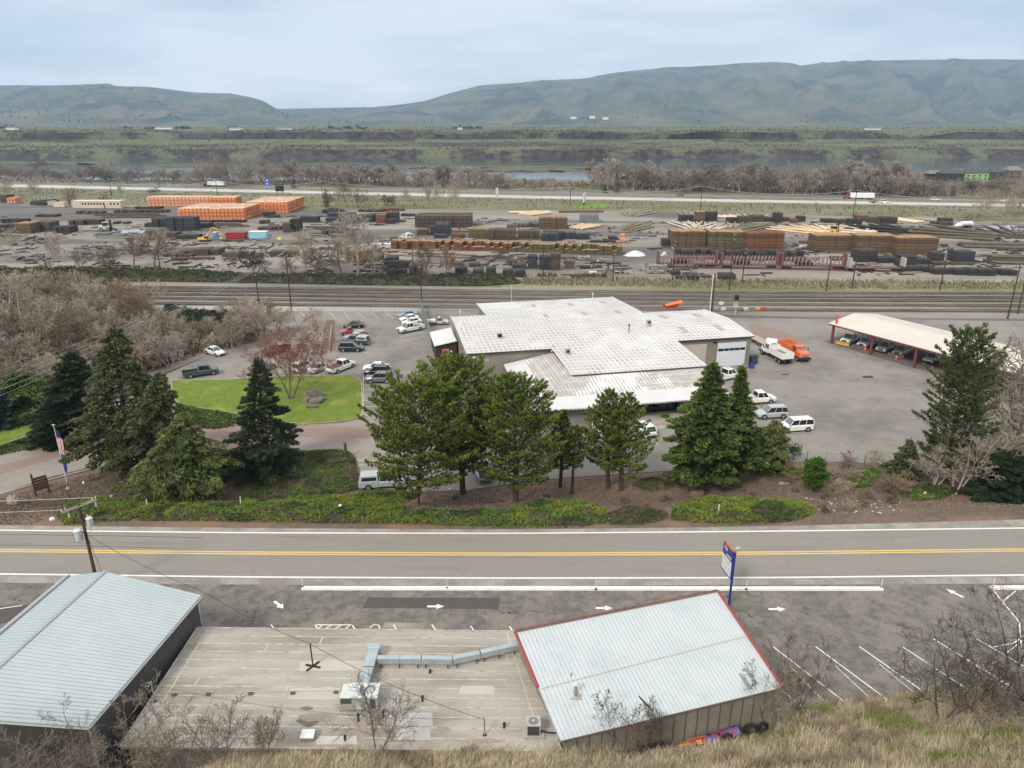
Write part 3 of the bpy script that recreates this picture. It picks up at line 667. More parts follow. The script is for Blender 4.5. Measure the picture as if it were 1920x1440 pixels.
def rooftop_unit():
 p0=P(640,1332,FRZ);p1=P(708,1332,FRZ);W=p1.x-p0.x
 r=empty('air_handler',((p0.x+p1.x)/2,p0.y+.65,FRZ),0,'large beige rooftop air handler with round fan opening on the flat roof','air conditioner')
 H=1.05;D=1.35
 b=MB();b.b2(-W/2,W/2,-D/2,D/2,.12,H);bo=b.build('cabinet',m_unit,r)
 t=MB();cx,cy,rr=W*.27,D*.05,.33;N_=24
 ring=[(cx+rr*math.cos(2*math.pi*i/N_),cy+rr*math.sin(2*math.pi*i/N_))for i in range(N_)]
 sq=[]
 for i in range(N_):
  a=2*math.pi*i/N_;ca_,sa_=math.cos(a),math.sin(a)
  tx=((W/2+.03)-cx)/ca_ if ca_>1e-6 else((-W/2-.03)-cx)/ca_ if ca_<-1e-6 else 1e9
  ty=((D/2+.03)-cy)/sa_ if sa_>1e-6 else((-D/2-.03)-cy)/sa_ if sa_<-1e-6 else 1e9
  k=min(tx,ty);sq.append((cx+ca_*k,cy+sa_*k))
 corners=[(W/2+.03,D/2+.03),(-W/2-.03,D/2+.03),(-W/2-.03,-D/2-.03),(W/2+.03,-D/2-.03)]
 for i in range(N_):
  j=(i+1)%N_
  t.face([(ring[i][0],ring[i][1],H+.05),(sq[i][0],sq[i][1],H+.05),(sq[j][0],sq[j][1],H+.05),(ring[j][0],ring[j][1],H+.05)])
 for cxx,cyy in corners:
  ds=sorted(range(N_),key=lambda i:(sq[i][0]-cxx)**2+(sq[i][1]-cyy)**2)[:2]
  t.face([(sq[ds[0]][0],sq[ds[0]][1],H+.05),(cxx,cyy,H+.05),(sq[ds[1]][0],sq[ds[1]][1],H+.05)])
 t.build('top_panel',mat('pale_unit_top',(.56,.60,.59),(.5,.54,.53),s=1,rough=.5),r)
 f=MB();f.prism(ring,H-.55,H-.5);fo=f.build('fan_well',m_black,r)
 f=MB()
 for i in range(4):
  a=i*math.pi/2+.4;f.raw([(cx,cy,H-.2),(cx+.3*math.cos(a),cy+.3*math.sin(a),H-.24),(cx+.3*math.cos(a+.7),cy+.3*math.sin(a+.7),H-.14)],[(0,1,2)])
 f.tube([(cx,cy,H-.3),(cx,cy,H-.08)],.08,8);f.build('fan_blade',m_copper,r)
 g=MB();g.tube([(cx+rr*math.cos(a*.2618),cy+rr*math.sin(a*.2618),H+.06)for a in range(25)],.02,4,cap=False);g.build('fan_ring',m_copper,r)
 MB().b2(-W/2+.02,-W/2+.75,-D/2-.02,-D/2,.6,1.0).build('side_grille',mat('dark_grille',(.08,.08,.075)),r);MB().b2(W/2-.45,W/2-.1,-D/2-.02,-D/2,.2,.95).build('side_grille',mat('dark_grille',(.08,.08,.075)),r)
 s=MB();s.b2(-.05,.35,-D/2-.28,-D/2,.32,.4);s.b2(.12,.2,-D/2-.2,-D/2-.14,.4,.75);s.build('drain_box',m_unit,r)
 s=MB();s.b2(-W/2-.1,W/2+.1,-D/2-.08,D/2+.08,0,.12);s.build('curb',m_galvd,r)
 s=MB();s.b2(-W/2-.16,-W/2,-D/4,D/8,.35,.8);s.build('electric_box',m_unit,r)
rooftop_unit()
def duct():
 r=empty('air_duct',P(700,1240,FRZ),0,'long pale galvanised duct running from air handler to red trimmed building','duct')
 o=-r.location;h0=.35;H=.45;W_=.55
 def run(name,pts,w,leg):
  m=MB();Q=[P(x,y,FRZ+h0+H)+o for x,y in pts]
  for a,b in zip(Q,Q[1:]):
   d=b-a;n=Vector((-d.y,d.x,0)).normalized()*w/2
   m.slab([a-n,b-n,b+n,a+n],H)
  x=m.build(name,m_galv,r)
  j=MB()
  for a,b in zip(Q,Q[1:]):
   d=b-a;k=max(1,int(d.length/1.3))
   for i in range(k+1):
    p=a+d*(i/k);MB().box(p-Vector((0,0,H/2)),(.05,w+.05,H+.05),math.atan2(d.y,d.x)).build('flange',m_galvd,x)
  if leg:
   for a,b in zip(Q,Q[1:]):
    d=b-a;n=Vector((-d.y,d.x,0)).normalized()*w/2;k=max(1,int(d.length/1.3))
    for i in range(k+1):
     p=a+d*((i+.2)/(k+.4));l=MB();l.b2(p.x-n.x-.03,p.x-n.x+.03,p.y-n.y-.03,p.y-n.y+.03,p.z-H-h0,p.z-H);l.b2(p.x+n.x-.03,p.x+n.x+.03,p.y+n.y-.03,p.y+n.y+.03,p.z-H-h0,p.z-H);l.b2(p.x-.4*abs(n.x)-.03,p.x+.03,p.y-n.y,p.y+n.y,p.z-H-.06,p.z-H-.01);l.build('stand',m_black,r)
   l.build('stand',m_black,x)
 run('main_duct',[(681,1284),(690,1250),(702,1212)],.78,False)
 run('branch_duct',[(707,1232),(790,1232),(848,1233),(900,1222),(968,1207)],.42,True)
 e=MB();p=P(700,1216,FRZ+.9)+o;e.box(p+Vector((0,.3,-.42)),(.95,.6,.85));e.build('elbow',m_galv,r)
duct()
def condenser():
 p=P(1000,1374,FRZ);r=empty('condenser_unit',p,.0,'square grey air conditioner with round fan guard near the right roof corner','air conditioner')
 m=MB();m.b2(-.72,.72,-.5,.5,0,.14);m.build('pad',m_concrete,r)
 m=MB();m.b2(-.4,.4,-.36,.36,.14,.92);b=m.build('coil',grid_lines(mat('coil_dark',(.035,.036,.036),rough=.7),.07,.02,(.11,.11,.105),2,amt=1,lo=0,hi=.1),r)
 [MB().b2(x-.03,x+.03,y-.03,y+.03,.14,.94).build('corner_post',m_unit,r)for x in(-.41,.41)for y in(-.37,.37)];MB().b2(.405,.44,-.3,.3,.14,.9).build('side_panel',m_unit,r)
 m=MB();m.b2(-.45,.45,-.41,.41,.92,1.0);m.build('top_panel',m_unit,r)
 m=MB();m.tube([(0,0,1.0),(0,0,1.015)],.33,20);m.build('fan_opening',mat('dark_grille'[:9]+'2',(.09,.09,.09)),r)
 m=MB()
 for i in range(16):
  a=i*math.pi/8;m.raw([(.06*math.cos(a),.06*math.sin(a),1.03),(.33*math.cos(a-.05),.33*math.sin(a-.05),1.03),(.33*math.cos(a+.05),.33*math.sin(a+.05),1.03)],[(0,1,2)])
 m.tube([(0,0,1.02),(0,0,1.05)],.08,10);m.build('fan_guard',m_trim,r)
 m=MB();m.tube([(.45,-.1,.3),(.9,-.12,.15),(1.6,-.15,.12)],.05,6);m.build('pipe',m_black,r)
condenser()
def simple_roof_things():
 p=P(587,1250,FRZ);r=empty('antenna_mast',p,.35,'tall thin black mast on a crossed base on the flat roof','mast')
 m=MB();m.tube([(0,0,.05),(-.02,.0,2.05)],.055,6);m.build('pole',m_black,r)
 m=MB();m.box((0,0,.05),(1.15,.12,.1),.6);m.box((0,0,.052),(1.15,.12,.1),-.6);m.build('base',m_black,r)
 p=P(578,1386,FRZ);r=empty('roof_vent',p,0,'small white box vent with sloped cap near the roof back edge','roof vent')
 MB().b2(-.36,.36,-.22,.22,0,.3).build('body',m_galvd,r)
 MB().slab([(-.45,-.3,.42),(.45,-.3,.42),(.4,.32,.52),(-.4,.32,.52)],.08).build('cap',mat('white_cap',(.72,.74,.73),rough=.5),r)
 for i,(x,y,lb)in enumerate([(327,1304,'small dark pipe block nearest the blue building'),(391,1303,'small dark pipe block second from the blue building'),(470,1302,'small dark pipe block third from the blue building'),(549,1301,'small dark pipe block fourth from the blue building'),(630,1299,'small dark pipe block beside the air handler')]):
  o=MB().box((0,0,.08),(.28,.2,.16)).b2(-.14,.14,-.03,.03,.16,.22).build('pipe_support',mat('rubber_block',(.15,.125,.10),rough=.9),loc=P(x,y,FRZ));tag(o,lb,'pipe support','blocks carrying the rooftop conduit')
 A,B=P(308,1304,FRZ),P(640,1300,FRZ);o=MB().tube([A+Vector((0,0,.25)),B+Vector((0,0,.25))],.025,5).build('conduit',m_unit);tag(o,'thin straight conduit lying across dark blocks on the flat roof','pipe')
 for(x,y,h,lb)in((291,1315,1.5,'curved grey service mast by the left roof edge taking a cable'),(909,1378,1.3,'dark service mast near the right end of the flat roof taking a cable')):
  r=empty('service_mast',P(x,y,FRZ),0,lb,'service mast')
  MB().tube([(0,0,0),(-.02,0,h),(-.12,0,h+.14),(-.26,0,h+.05)],.05,7).build('pipe',m_galvd,r)
  MB().tube([(-.1,-.25,h),(-.1,.25,h+.02)],.02,5).tube([(-.1,-.25,h),(-.28,-.28,h+.1)],.018,5).build('insulator',m_trim,r)
  MB().tube([(0,0,0),(0,0,.08)],.14,10,.06).build('flashing',m_black,r)
 for(x,y,h,lb)in((792,1315,.34,'short black pipe vent in the middle of the flat roof'),(945,1365,.3,'short black pipe vent near the square condenser'),(672,1352,.5,'black tilted camera bracket behind the air handler'),(718,1346,.45,'black round vent right of the air handler'),(647,1389,.3,'small grey pipe vent by the roof back edge'),(806,1262,.16,'tiny dark pipe cap below the long duct')):
  o=MB().tube([(0,0,0),(.02,0,h)],.07,8).tube([(.02,0,h-.03),(.03,0,h+.12)],.1,8).build('pipe_vent',m_black,loc=P(x,y,FRZ));tag(o,lb,'pipe vent')
 r=empty('security_floodlight',P(972,1225,FRZ)+Vector((.1,0,.4)),0,'small dark floodlight on the wall at the left end of red trimmed building','floodlight')
 MB().box((0,0,.6),(.2,.2,.25)).build('housing',m_black,r);MB().tube([(0,0,.2),(.2,.1,.6)],.03,5).build('bracket',m_galvd,r)
 p=on_red(1079,1304);r=empty('flue_pipe',p,0,'round metal flue with cap on square flashing on pale metal roof','flue')
 MB().slab([(-.42,-.4,.03),(.42,-.4,.03),(.42,.42,.1),(-.42,.42,.1)],.05).build('flashing',mat('rusty_flashing',(.42,.38,.32),(.30,.24,.18),s=5),r)
 MB().tube([(0,0,.05),(0,0,.95)],.13,12).build('pipe',m_galvd,r)
 MB().tube([(0,0,.98),(0,0,1.12)],.24,12,.12).build('cap',m_trim,r)
 o=MB().tube([(0,0,0),(.05,0,.4)],.03,6).build('pipe_vent',m_black,loc=on_red(1070,1270));tag(o,'tiny dark pipe vent above the round flue on metal roof','pipe vent')
 o=MB().tube([(-.22,.45,.12),(.3,-.45,.1)],.06,6).build('branch_stick',m_black,loc=on_red(1206,1318));tag(o,'short dark stick lying on the pale metal roof','stick')
 o=MB().box((-.55,.0,.06),(.16,2.6,.03),-.2).box((.1,0,.06),(.14,2.4,.03),-.2).box((.0,.35,.1),(.3,.5,.05),-.2).build('roof_ladder',m_galvd,loc=on_red(1400,1262),rz=.4);tag(o,'flat metal roof ladder lying near the right end of pale roof','ladder')
 r=empty('television_antenna',P(660,1290,FRZ),.5,'white thin antenna boom mounted left of air handler by the duct','antenna')
 MB().tube([(0,0,0),(0,0,1.4)],.03,5).build('mast',m_trim,r)
 MB().tube([(-.6,-.1,1.2),(1.1,.2,1.55)],.02,4).tube([(-.5,-.45,1.22),(-.5,.35,1.22)],.014,4).tube([(.9,-.2,1.5),(.9,.6,1.5)],.014,4).tube([(.2,-.35,1.38),(.2,.45,1.38)],.014,4).build('boom',m_trim,r)
simple_roof_things()
# ================================================================== office with white corrugated roofs
OA=R(11.5)
def OL(u,v,z=0):return Vector((u,v,z))
def office():
 root=empty('office_building',(10,140,LOT),OA,'large tan office and shop with white corrugated roofs behind the pines','building')
 m_ow=mat('tan_stucco',(.245,.225,.19),(.20,.185,.155),s=.35,rough=.95,det=9)
 m_or=mat('white_corrugated_roof',(.54,.52,.50),(.48,.455,.43),s=.35,rough=.6,c3=(.60,.59,.58),s3=.09,t3=(.48,.6),det=9)
 grid_lines(m_or,.92,.34,(.27,.24,.215),0,amt=.8,noise_s=.28,lo=.36,hi=.62);grid_lines(m_or,.31,.09,(.40,.365,.33),0,amt=.7,noise_s=.5,lo=.40,hi=.6)
 grid_lines(m_or,1.5,.32,(.62,.61,.60),1,amt=.95,noise_s=.3,lo=.2,hi=.4)
 m_hip=mat('white_hip_roof',(.48,.455,.425),(.39,.36,.33),s=.4,rough=.6,c3=(.80,.79,.77),s3=.12,t3=(.5,.6))
 m_hip2=mat('white_eave_metal',(.60,.60,.60),(.55,.55,.55),s=.5,rough=.5)
 grid_lines(m_hip,.62,.26,(.30,.26,.23),0,amt=.85,noise_s=.5,lo=.3,hi=.55)
 m_edge=mat('dark_roof_edge',(.07,.06,.05),rough=.9)
 G=4.0
 rr=lambda v:G+3-.055*abs(7-v)if v<7 else G+3-.055*(v-7)
 T=.22
 def plane(name,uv,zf,m=m_or):
  mb=MB();mb.slab([(u,v,zf(v)if callable(zf)else z)for(u,v),z in((p,None)for p in uv)],T);return mb.build(name,m,root)
 plane('main_roof',[(-5,-25.2),(19.4,-25.2),(19.4,7),(-5,7)],rr)
 plane('main_roof',[(-13.3,7.0),(-5.0,7.0),(19.4,7.0),(19.4,25.8),(-13.3,25.8)],rr)
 mb=MB();mb.slab([(-20.9,-12.2,rr(-12.2)),(-5.003,-12.2,rr(-12.2)),(-5.003,7,rr(7)),(-20.9,7,rr(7))],T);mb.build('wing_roof',m_or,root)
 mb=MB();mb.slab([(-20.9,7.0,rr(7)),(-13.303,7.0,rr(7)),(-13.303,12,rr(12)),(-20.9,12,rr(12))],T);mb.build('wing_roof',m_or,root)
 q=MB();q.b2(-21.0,-20.8,-12.3,12,0,.1)
 rw=lambda v:G+2.75-.075*abs(v+1.5)
 mb=MB();mb.slab([(19.403,-12,rw(-12)),(35.7,-12,rw(-12)),(35.7,-1.5,rw(-1.5)),(19.403,-1.5,rw(-1.5))],T);mb.slab([(19.403,-1.497,rw(-1.5)),(35.7,-1.497,rw(-1.5)),(35.7,10.3,rw(10.3)),(19.403,10.3,rw(10.3))],T)
 mb.build('bay_roof',m_or,root)
 mb=MB();mb.face([(-13.0,17.5,rr(17.5)+.02),(-4.5,17.5,rr(17.5)+.02),(-4.5,25.5,rr(25.5)+.02),(-13.0,25.5,rr(25.5)+.02)]);mb.build('roof_panel',m_hip2,root)
 mb=MB();zt=rr(-25.2)-.25;zw=rr(-12.2)-1.05;ze=G-.75
 hl=[(-14.3,-35.2,ze),(-5,-25.25,zt),(-5,-12.35,zt+.25),(-14.3,-12.35,ze+.3)]
 mb.slab(hl,.2);mb.build('hip_roof',m_hip,root)
 mb=MB();mb.slab([(-14.3,-35.203,ze),(19.2,-35.203,ze),(19.2,-25.25,zt),(-5,-25.25,zt)],.2);mb.build('hip_roof',m_hip,root)
 def band(a,b,c,d):return[a,b,c,d]
 L_=lambda p,q,t:tuple(p[i]+(q[i]-p[i])*t for i in range(3))
 up=lambda p:(p[0],p[1],p[2]+.025)
 mb=MB()
 A,B,C_,D=(-14.3,-35.2,ze),(19.2,-35.2,ze),(19.2,-25.25,zt),(-5,-25.25,zt)
 mb.face([up(A),up(B),up(L_(B,C_,.38)),up(L_(A,D,.38))])
 A2,D2,C2,B2=hl[0],hl[1],hl[2],hl[3]
 mb.face([up(B2),up(A2),up(L_(A2,D2,.38)),up(L_(B2,C2,.42))])
 mb.build('eave_panel',m_hip2,root)
 mb=MB()
 for t in(.56,.8):
  a,b=up(L_(A,D,t)),up(L_(B,C_,t));mb.tube([a,b],.09,4)
  a,b=up(L_(A2,D2,t)),up(L_(B2,C2,t));mb.tube([a,b],.09,4)
 mb.tube([up(A),up(D)],.07,4);mb.build('batten',m_hip2,root)
 w=MB()
 def wl(pts,h0=0.0,z=None):
  for(a,b)in zip(pts,pts[1:]):
   w.face([(a[0],a[1],h0),(b[0],b[1],h0),(b[0],b[1],b[2]),(a[0],a[1],a[2])])
 i=.3
 wl([(-20.6,11.7,rr(12)-T),(-20.6,7,rr(7)-T),(-20.6,-11.9,rr(-12)-T),(-4.7,-11.9,rr(-12)-T)])
 wl([(-4.7,-11.9,rr(-12)-T),(-4.7,-24.9,rr(-25)-T),(19.1,-24.9,rr(-25)-T),(19.1,-11.7,rr(-12)-T)])
 wl([(19.1,-11.7,rw(-12)-T),(35.4,-11.7,rw(-12)-T),(35.4,-1.5,rw(-1.5)-T),(35.4,10,rw(10)-T),(19.1,10,rw(10)-T)])
 wl([(19.1,10,rr(10)-T),(19.1,25.5,rr(25.5)-T),(-13,25.5,rr(25.5)-T),(-13,12,rr(12)-T),(-20.6,11.7,rr(12)-T)])
 wl([(-13.4,-12,ze-.2),(-13.4,-33.8,ze-.2),(0,-33.8,ze-.2)]);wl([(11.5,-33.8,ze-.2),(18.5,-33.8,ze-.2),(18.5,-25,ze-.2)])
 wl([(0,-33.8,ze-.2),(0,-31.5,ze-.2)]);wl([(11.5,-31.5,ze-.2),(11.5,-33.8,ze-.2)])
 w.build('wall',m_ow,root)
 e=MB()
 for a,b in(((-20.95,-12.3,rr(-12.2)-.05),(-5.1,-12.3,rr(-12.2)-.05)),((-5,-25.3,rr(-25.2)-.12),(19.4,-25.3,rr(-25.2)-.12)),((19.45,-12.1,rw(-12)-.08),(35.75,-12.1,rw(-12)-.08))):MB().tube([a,b],.13,4).build('roof_edge',m_edge,root)
 e=MB()
 for a,b in(((-20.95,-12.2,rr(-12.2)+.02),(-20.95,7,rr(7)+.02)),((-20.95,7,rr(7)+.02),(-20.95,12,rr(12)+.02)),((19.42,-25.2,rr(-25.2)+.05),(19.42,7,rr(7)+.05)),((19.42,7,rr(7)+.05),(19.42,25.8,rr(25.8)+.05)),((-5.05,-25.2,rr(-25.2)+.03),(-5.05,-12.2,rr(-12.2)+.03)),((-13.3,12,rr(12)+.02),(-13.3,25.8,rr(25.8)+.02)),((35.72,-12,rw(-12)+.03),(35.72,-1.5,rw(-1.5)+.03)),((35.72,-1.5,rw(-1.5)+.03),(35.72,10.3,rw(10.3)+.03))):MB().tube([a,b],.14,4).build('rake_trim',m_hip2,root)
 zt2=rw(-12)-T
 d=MB();d.b2(28.3,34.4,-11.78,-11.72,.05,4.9);do=d.build('bay_door',mat('white_bay_door',(.66,.70,.74),(.60,.64,.68),s=.3,rough=.5),root)
 d=MB();d.b2(28.5,34.2,-11.82,-11.79,3.25,3.75);gl=d.build('window',m_glass,do)
 d=MB()
 for k in range(1,5):x=28.5+5.7*k/5;d.b2(x-.05,x+.05,-11.84,-11.8,3.2,3.8)
 for z in(.9,1.7,2.5,3.2,4.05):d.b2(28.3,34.4,-11.80,-11.785,z-.02,z+.02)
 d.build('panel_rail',mat('door_rail',(.50,.54,.57),rough=.5),do)
 d=MB();d.b2(19.6,26.0,-11.8,-11.72,.05,4.9);do=d.build('bay_door',mat('tan_panel_door',(.50,.44,.37),(.46,.41,.35),s=.4,rough=.8),root)
 do['label']='tan panelled bay door partly hidden by roof'
 d=MB();d.b2(23.9,24.9,-11.86,-11.81,.05,2.1);d.build('door',mat('brown_door',(.10,.05,.04),rough=.6),root)
 d=MB();d.b2(27.3,28.1,-11.9,-11.73,5.0,5.25);d.build('wall_lamp',m_black,root)
 fr=MB();fr.b2(28.15,28.28,-11.83,-11.71,0,5.0);fr.b2(34.42,34.55,-11.83,-11.71,0,5.0);fr.b2(28.15,34.55,-11.83,-11.71,5.0,5.12);fr.build('door_frame',m_ow,root)
 g=MB();g.b2(.05,11.45,-31.6,-31.5,.1,ze-.4);go=g.build('entrance_glazing',m_glass,root)
 g=MB()
 for x in(.1,2.0,3.9,5.8,6.9,8.0,9.7,11.4):g.b2(x-.06,x+.06,-31.68,-31.58,.05,ze-.3)
 g.b2(.05,11.45,-31.68,-31.59,2.15,2.25);g.b2(.05,11.45,-31.68,-31.59,ze-.45,ze-.3);g.build('mullion',m_black,go)
 d=MB();d.b2(-1.4,12.5,-36.4,-31.7,-.0,.08);d.build('entrance_slab',m_concrete,root)
 MB().b2(-.9,-.1,-33.92,-33.82,.0,ze-.2).build('pilaster',mat('pale_pilaster',(.34,.32,.27),rough=.9),root);MB().b2(11.7,12.5,-33.92,-33.82,0,ze-.2).build('pilaster',mat('pale_pilaster',(.34,.32,.27),rough=.9),root)
 g=MB();g.b2(-12.6,-9.2,-12.02,-11.95,1.6,2.9);wo=g.build('window',mat('grey_glass',(.10,.115,.115),(.20,.20,.19),s=.5,rough=.15),root)
 g=MB();g.b2(-12.7,-12.58,-12.06,-11.9,1.5,3.0);g.b2(-11.3,-11.2,-12.06,-11.93,1.6,2.9);g.b2(-9.25,-9.1,-12.06,-11.9,1.5,3.0);g.b2(-12.7,-9.1,-12.06,-11.9,2.9,3.02);g.b2(-12.7,-9.1,-12.06,-11.9,1.48,1.6);g.build('frame',m_black,wo)
 seg={'2':['t','tr','m','bl','b'],'7':['t','tr','br'],'0':['t','tl','tr','bl','br','b'],'5':['t','tl','m','br','b'],'9':['t','tl','tr','m','br','b']}
 nb=MB();x=-18.75
 W2,H2,t=.27,.44,.08
 for chh in '2705':
  S={'t':(0,W2,H2-t,H2),'m':(0,W2,H2/2-t/2,H2/2+t/2),'b':(0,W2,0,t),'tl':(0,t,H2/2,H2),'tr':(W2-t,W2,H2/2,H2),'bl':(0,t,0,H2/2),'br':(W2-t,W2,0,H2/2)}
  for k in seg[chh]:
   a,b,c,dd=S[k];nb.b2(x+a,x+b,-12.02,-11.93,4.2+c,4.2+dd)
  x+=.5
 nb.build('house_number',mat('white_numeral',(.80,.80,.78),rough=.5),root)
 d=MB();d.b2(-19.9,-19.4,-12.1,-11.93,5.05,5.3);d.build('wall_lamp',mat('lamp_lens',(.8,.79,.74),rough=.4),root)
 d=MB();d.b2(-18.95,-18.7,-12.1,-11.93,3.6,3.85);d.build('wall_lamp',mat('lamp_lens',(.8,.79,.74)),root)
 d=MB();d.b2(-5.4,-5.1,-12.5,-12.32,5.5,5.8);d.build('wall_lamp',mat('lamp_lens',(.8,.79,.74)),root)
 d=MB();d.b2(-20.72,-20.62,-9.3,-8.4,.2,2.4);d.build('side_door',mat('white_cap',(.72,.74,.73)),root)
 m_sky=mat('weathered_skylight',(.33,.29,.25),(.42,.38,.34),s=1.2,rough=.6)
 def loc(px,py,zf):
  z=2.5
  for _ in range(6):
   p=P(px,py,z);dx,dy=p.x-10,p.y-140;u=dx*math.cos(OA)+dy*math.sin(OA);v=-dx*math.sin(OA)+dy*math.cos(OA);z=zf(v)+LOT
  return u,v,zf(v)
 for px,py in((1001,573),(1070,571),(1130,567),(1023,592),(1096,588),(1159,585)):
  u,v,z=loc(px,py,rr);d=MB();s=(rr(v+1.3)-rr(v-1.3))/2.6
  d.slab([(u-.5,v-1.3,z-1.3*s+.06),(u+.5,v-1.3,z-1.3*s+.06),(u+.5,v+1.3,z+1.3*s+.06),(u-.5,v+1.3,z+1.3*s+.06)],.05);d.build('skylight',m_sky,root)
 for px,py in((1244,594),(1307,591),(1281,618),(1348,614)):
  u,v,z=loc(px,py,rw);d=MB();h=1.6
  d.slab([(u-.6,v-h,rw(v-h)+.07),(u+.6,v-h,rw(v-h)+.07),(u+.6,v+h,rw(v+h)+.07),(u-.6,v+h,rw(v+h)+.07)],.05);d.build('skylight',m_sky,root)
 W=root.matrix_world
 def rootpt(u,v,z):return Vector((10+u*math.cos(OA)-v*math.sin(OA),140+u*math.sin(OA)+v*math.cos(OA),LOT+z))
 for px,py,zf,mm,lb in((937,634,rr,m_black,'small black box vent on the left wing of the white roof'),(1064,664,rr,mat('grey_box',(.34,.34,.32)),'grey box vent near the hip edge of the white roof'),(1216,609,rw,mat('grey_box',(.34,.34,.32)),'grey box vent where the two white roofs meet')):
  u,v,z=loc(px,py,zf);e=empty('roof_fan',rootpt(u,v,z),OA,lb,'roof vent','box vents on the office roof')
  MB().b2(-.5,.5,-.45,.45,-.05,.25).build('curb',m_or,e);b=MB().b2(-.4,.4,-.38,.38,.25,.95);b.build('housing',mm,e);MB().b2(-.25,.25,-.4,-.385,.35,.85).build('louvre',m_black,e);MB().b2(-.46,.46,-.44,.44,.953,1.0).build('lid',mat('grey_box',(.34,.34,.32)),e)
 for px,py,zf,h,lb in((959,572,rr,4.5,'thin white antenna at the rear left of the white roof'),(1111,563,rr,1.6,'short white stack at the rear of the white roof'),(1179,624,rr,1.6,'dark thin pipe in the middle of the white roof'),(863,592,rr,1.0,'short white vent at the left corner of the white roof'),(1036,652,rr,.7,'small white cap at the end of the left wing eave')):
  u,v,z=loc(px,py,zf);o=MB().tube([(0,0,-.1),(0,0,h)],.09 if h<2 else .04,7).tube([(0,0,h-.15),(0,0,h+.12)],.2 if h<1.8 else .06,8).build('roof_pipe',m_hip2 if 'white' in lb.split()[1:2]or 'white' in lb[:12]else m_black,loc=rootpt(u,v,z));tag(o,lb,'roof pipe')
 return rr,rw,rootpt
rr_,rw_,opt=office()
def brown_shed():
 root=empty('brown_shed',(10,140,LOT),OA,'dark brown lean-to shed with white sloping roof at left end of the office','shed')
 u0,u1,v0,v1=-25.2,-20.95,3.2,13.0;zl,zr=3.3,4.1
 MB().slab([(u0-.3,v0-.4,zl),(u1,v0-.4,zr),(u1,v1,zr),(u0-.3,v1,zl)],.16).build('roof',mat('white_shed_roof',(.68,.68,.66),(.6,.6,.58),s=.6,rough=.5),root)
 w=MB();w.face([(u0,v0,0),(u1,v0,0),(u1,v0,zr-.17),(u0,v0,zl-.12)]);w.face([(u0,v1,0),(u0,v0,0),(u0,v0,zl-.12),(u0,v1,zl-.12)]);w.face([(u1,v1,0),(u0,v1,0),(u0,v1,zl-.12),(u1,v1,zr-.17)])
 mm=mat('brown_plank_siding',(.060,.034,.026),(.045,.026,.02),s=1,rough=.85);grid_lines(mm,.3,.035,(.02,.012,.01),0,amt=.9,lo=0,hi=.1)
 w.build('wall',mm,root)
 d=MB().b2(u0+1.5,u0+2.5,v0-.05,v0-.01,.1,2.2).build('door',mat('orange_door',(.62,.11,.02),(.5,.09,.03),s=3,rough=.5),root)
 MB().b2(u0+1.36,u0+1.5,v0-.07,v0-.012,.1,2.35).b2(u0+2.5,u0+2.64,v0-.07,v0-.012,.1,2.35).b2(u0+1.5,u0+2.5,v0-.07,v0-.012,2.2,2.35).build('frame',mat('salmon_frame',(.60,.28,.22),rough=.6),d)
 MB().b2(u0+1.75,u0+2.0,v0-.06,v0-.05,1.6,1.95).b2(u0+2.05,u0+2.3,v0-.06,v0-.05,1.5,1.8).build('notice',m_black,d)
 o=MB().face([(u0+3.1,v0-.03,1.5),(u0+3.35,v0-.03,1.8),(u0+3.1,v0-.03,2.1),(u0+2.85,v0-.03,1.8)]).build('placard',m_white,root)
brown_shed()
def chain_fence(name,pts,h,label,z=LOT,slat=None,step=3.,rails=1,grid=.16):
 root=empty(name,pts[0]if isinstance(pts[0],Vector)else P(*pts[0],z),0,label,'fence');o=-root.location
 Q=[(p if isinstance(p,Vector)else P(*p,z))+o for p in pts]
 mm=m_galvd
 for a,b in zip(Q,Q[1:]):
  d=b-a;n=max(1,round(d.length/step))
  for i in range(n+1):MB().tube([a+d*(i/n),a+d*(i/n)+Vector((0,0,h+.05))],.045,6).build('post',mm,root)
  m=MB().tube([a+Vector((0,0,h)),b+Vector((0,0,h))],.035,5)
  if rails>1:m.tube([a+Vector((0,0,h*.5)),b+Vector((0,0,h*.5))],.03,5)
  m.build('rail',mm,root)
  if slat:
   m=MB();k=int(d.length/.14);nn=Vector((-d.y,d.x,0)).normalized()
   for i in range(k):
    p=a+d*((i+.5)/k);m.box(p+Vector((0,0,h/2)),(.1,.012,h-.15),math.atan2(d.y,d.x))
   m.build('slat_panel',slat,root)
  elif grid:
   m=MB();k=int(d.length/grid);L=d.length
   for i in range(k):
    p=a+d*(i/k)
    for sgn in(1,-1):
     x2=i/k+sgn*h/L
     if 0<=x2<=1:
      m.tube([p,a+d*x2+Vector((0,0,h))],.006,3,cap=False)
   m.build('wire_mesh',mm,root)
chain_fence('slatted_fence',[(789,578),(812,652)],2.6,'tall green grey slatted fence between parked pickup and brown shed',slat=mat('slat_green',(.19,.24,.23),(.15,.19,.185),s=1))
chain_fence('chain_link_fence',[(560,584),(785,586)],1.3,'low chain link fence along the railway edge of the lot',grid=.5)
chain_fence('chain_link_fence',[(1485,868),(1512,866),(1620,872),(1690,868)],1.6,'sagging chain link fence between truck yard and brush',grid=.3)
chain_fence('pipe_rail_fence',[P(1803,893),P(1857,935),P(1925,938),P(2040,941)],1.35,'grey pipe rail fence with two rails at right above the road',rails=2,grid=0)
chain_fence('wire_fence',[(1340,528),(1640,531),(1960,533)],1.8,'thin wire fence along the dirt track beyond the rails',grid=0,step=5)
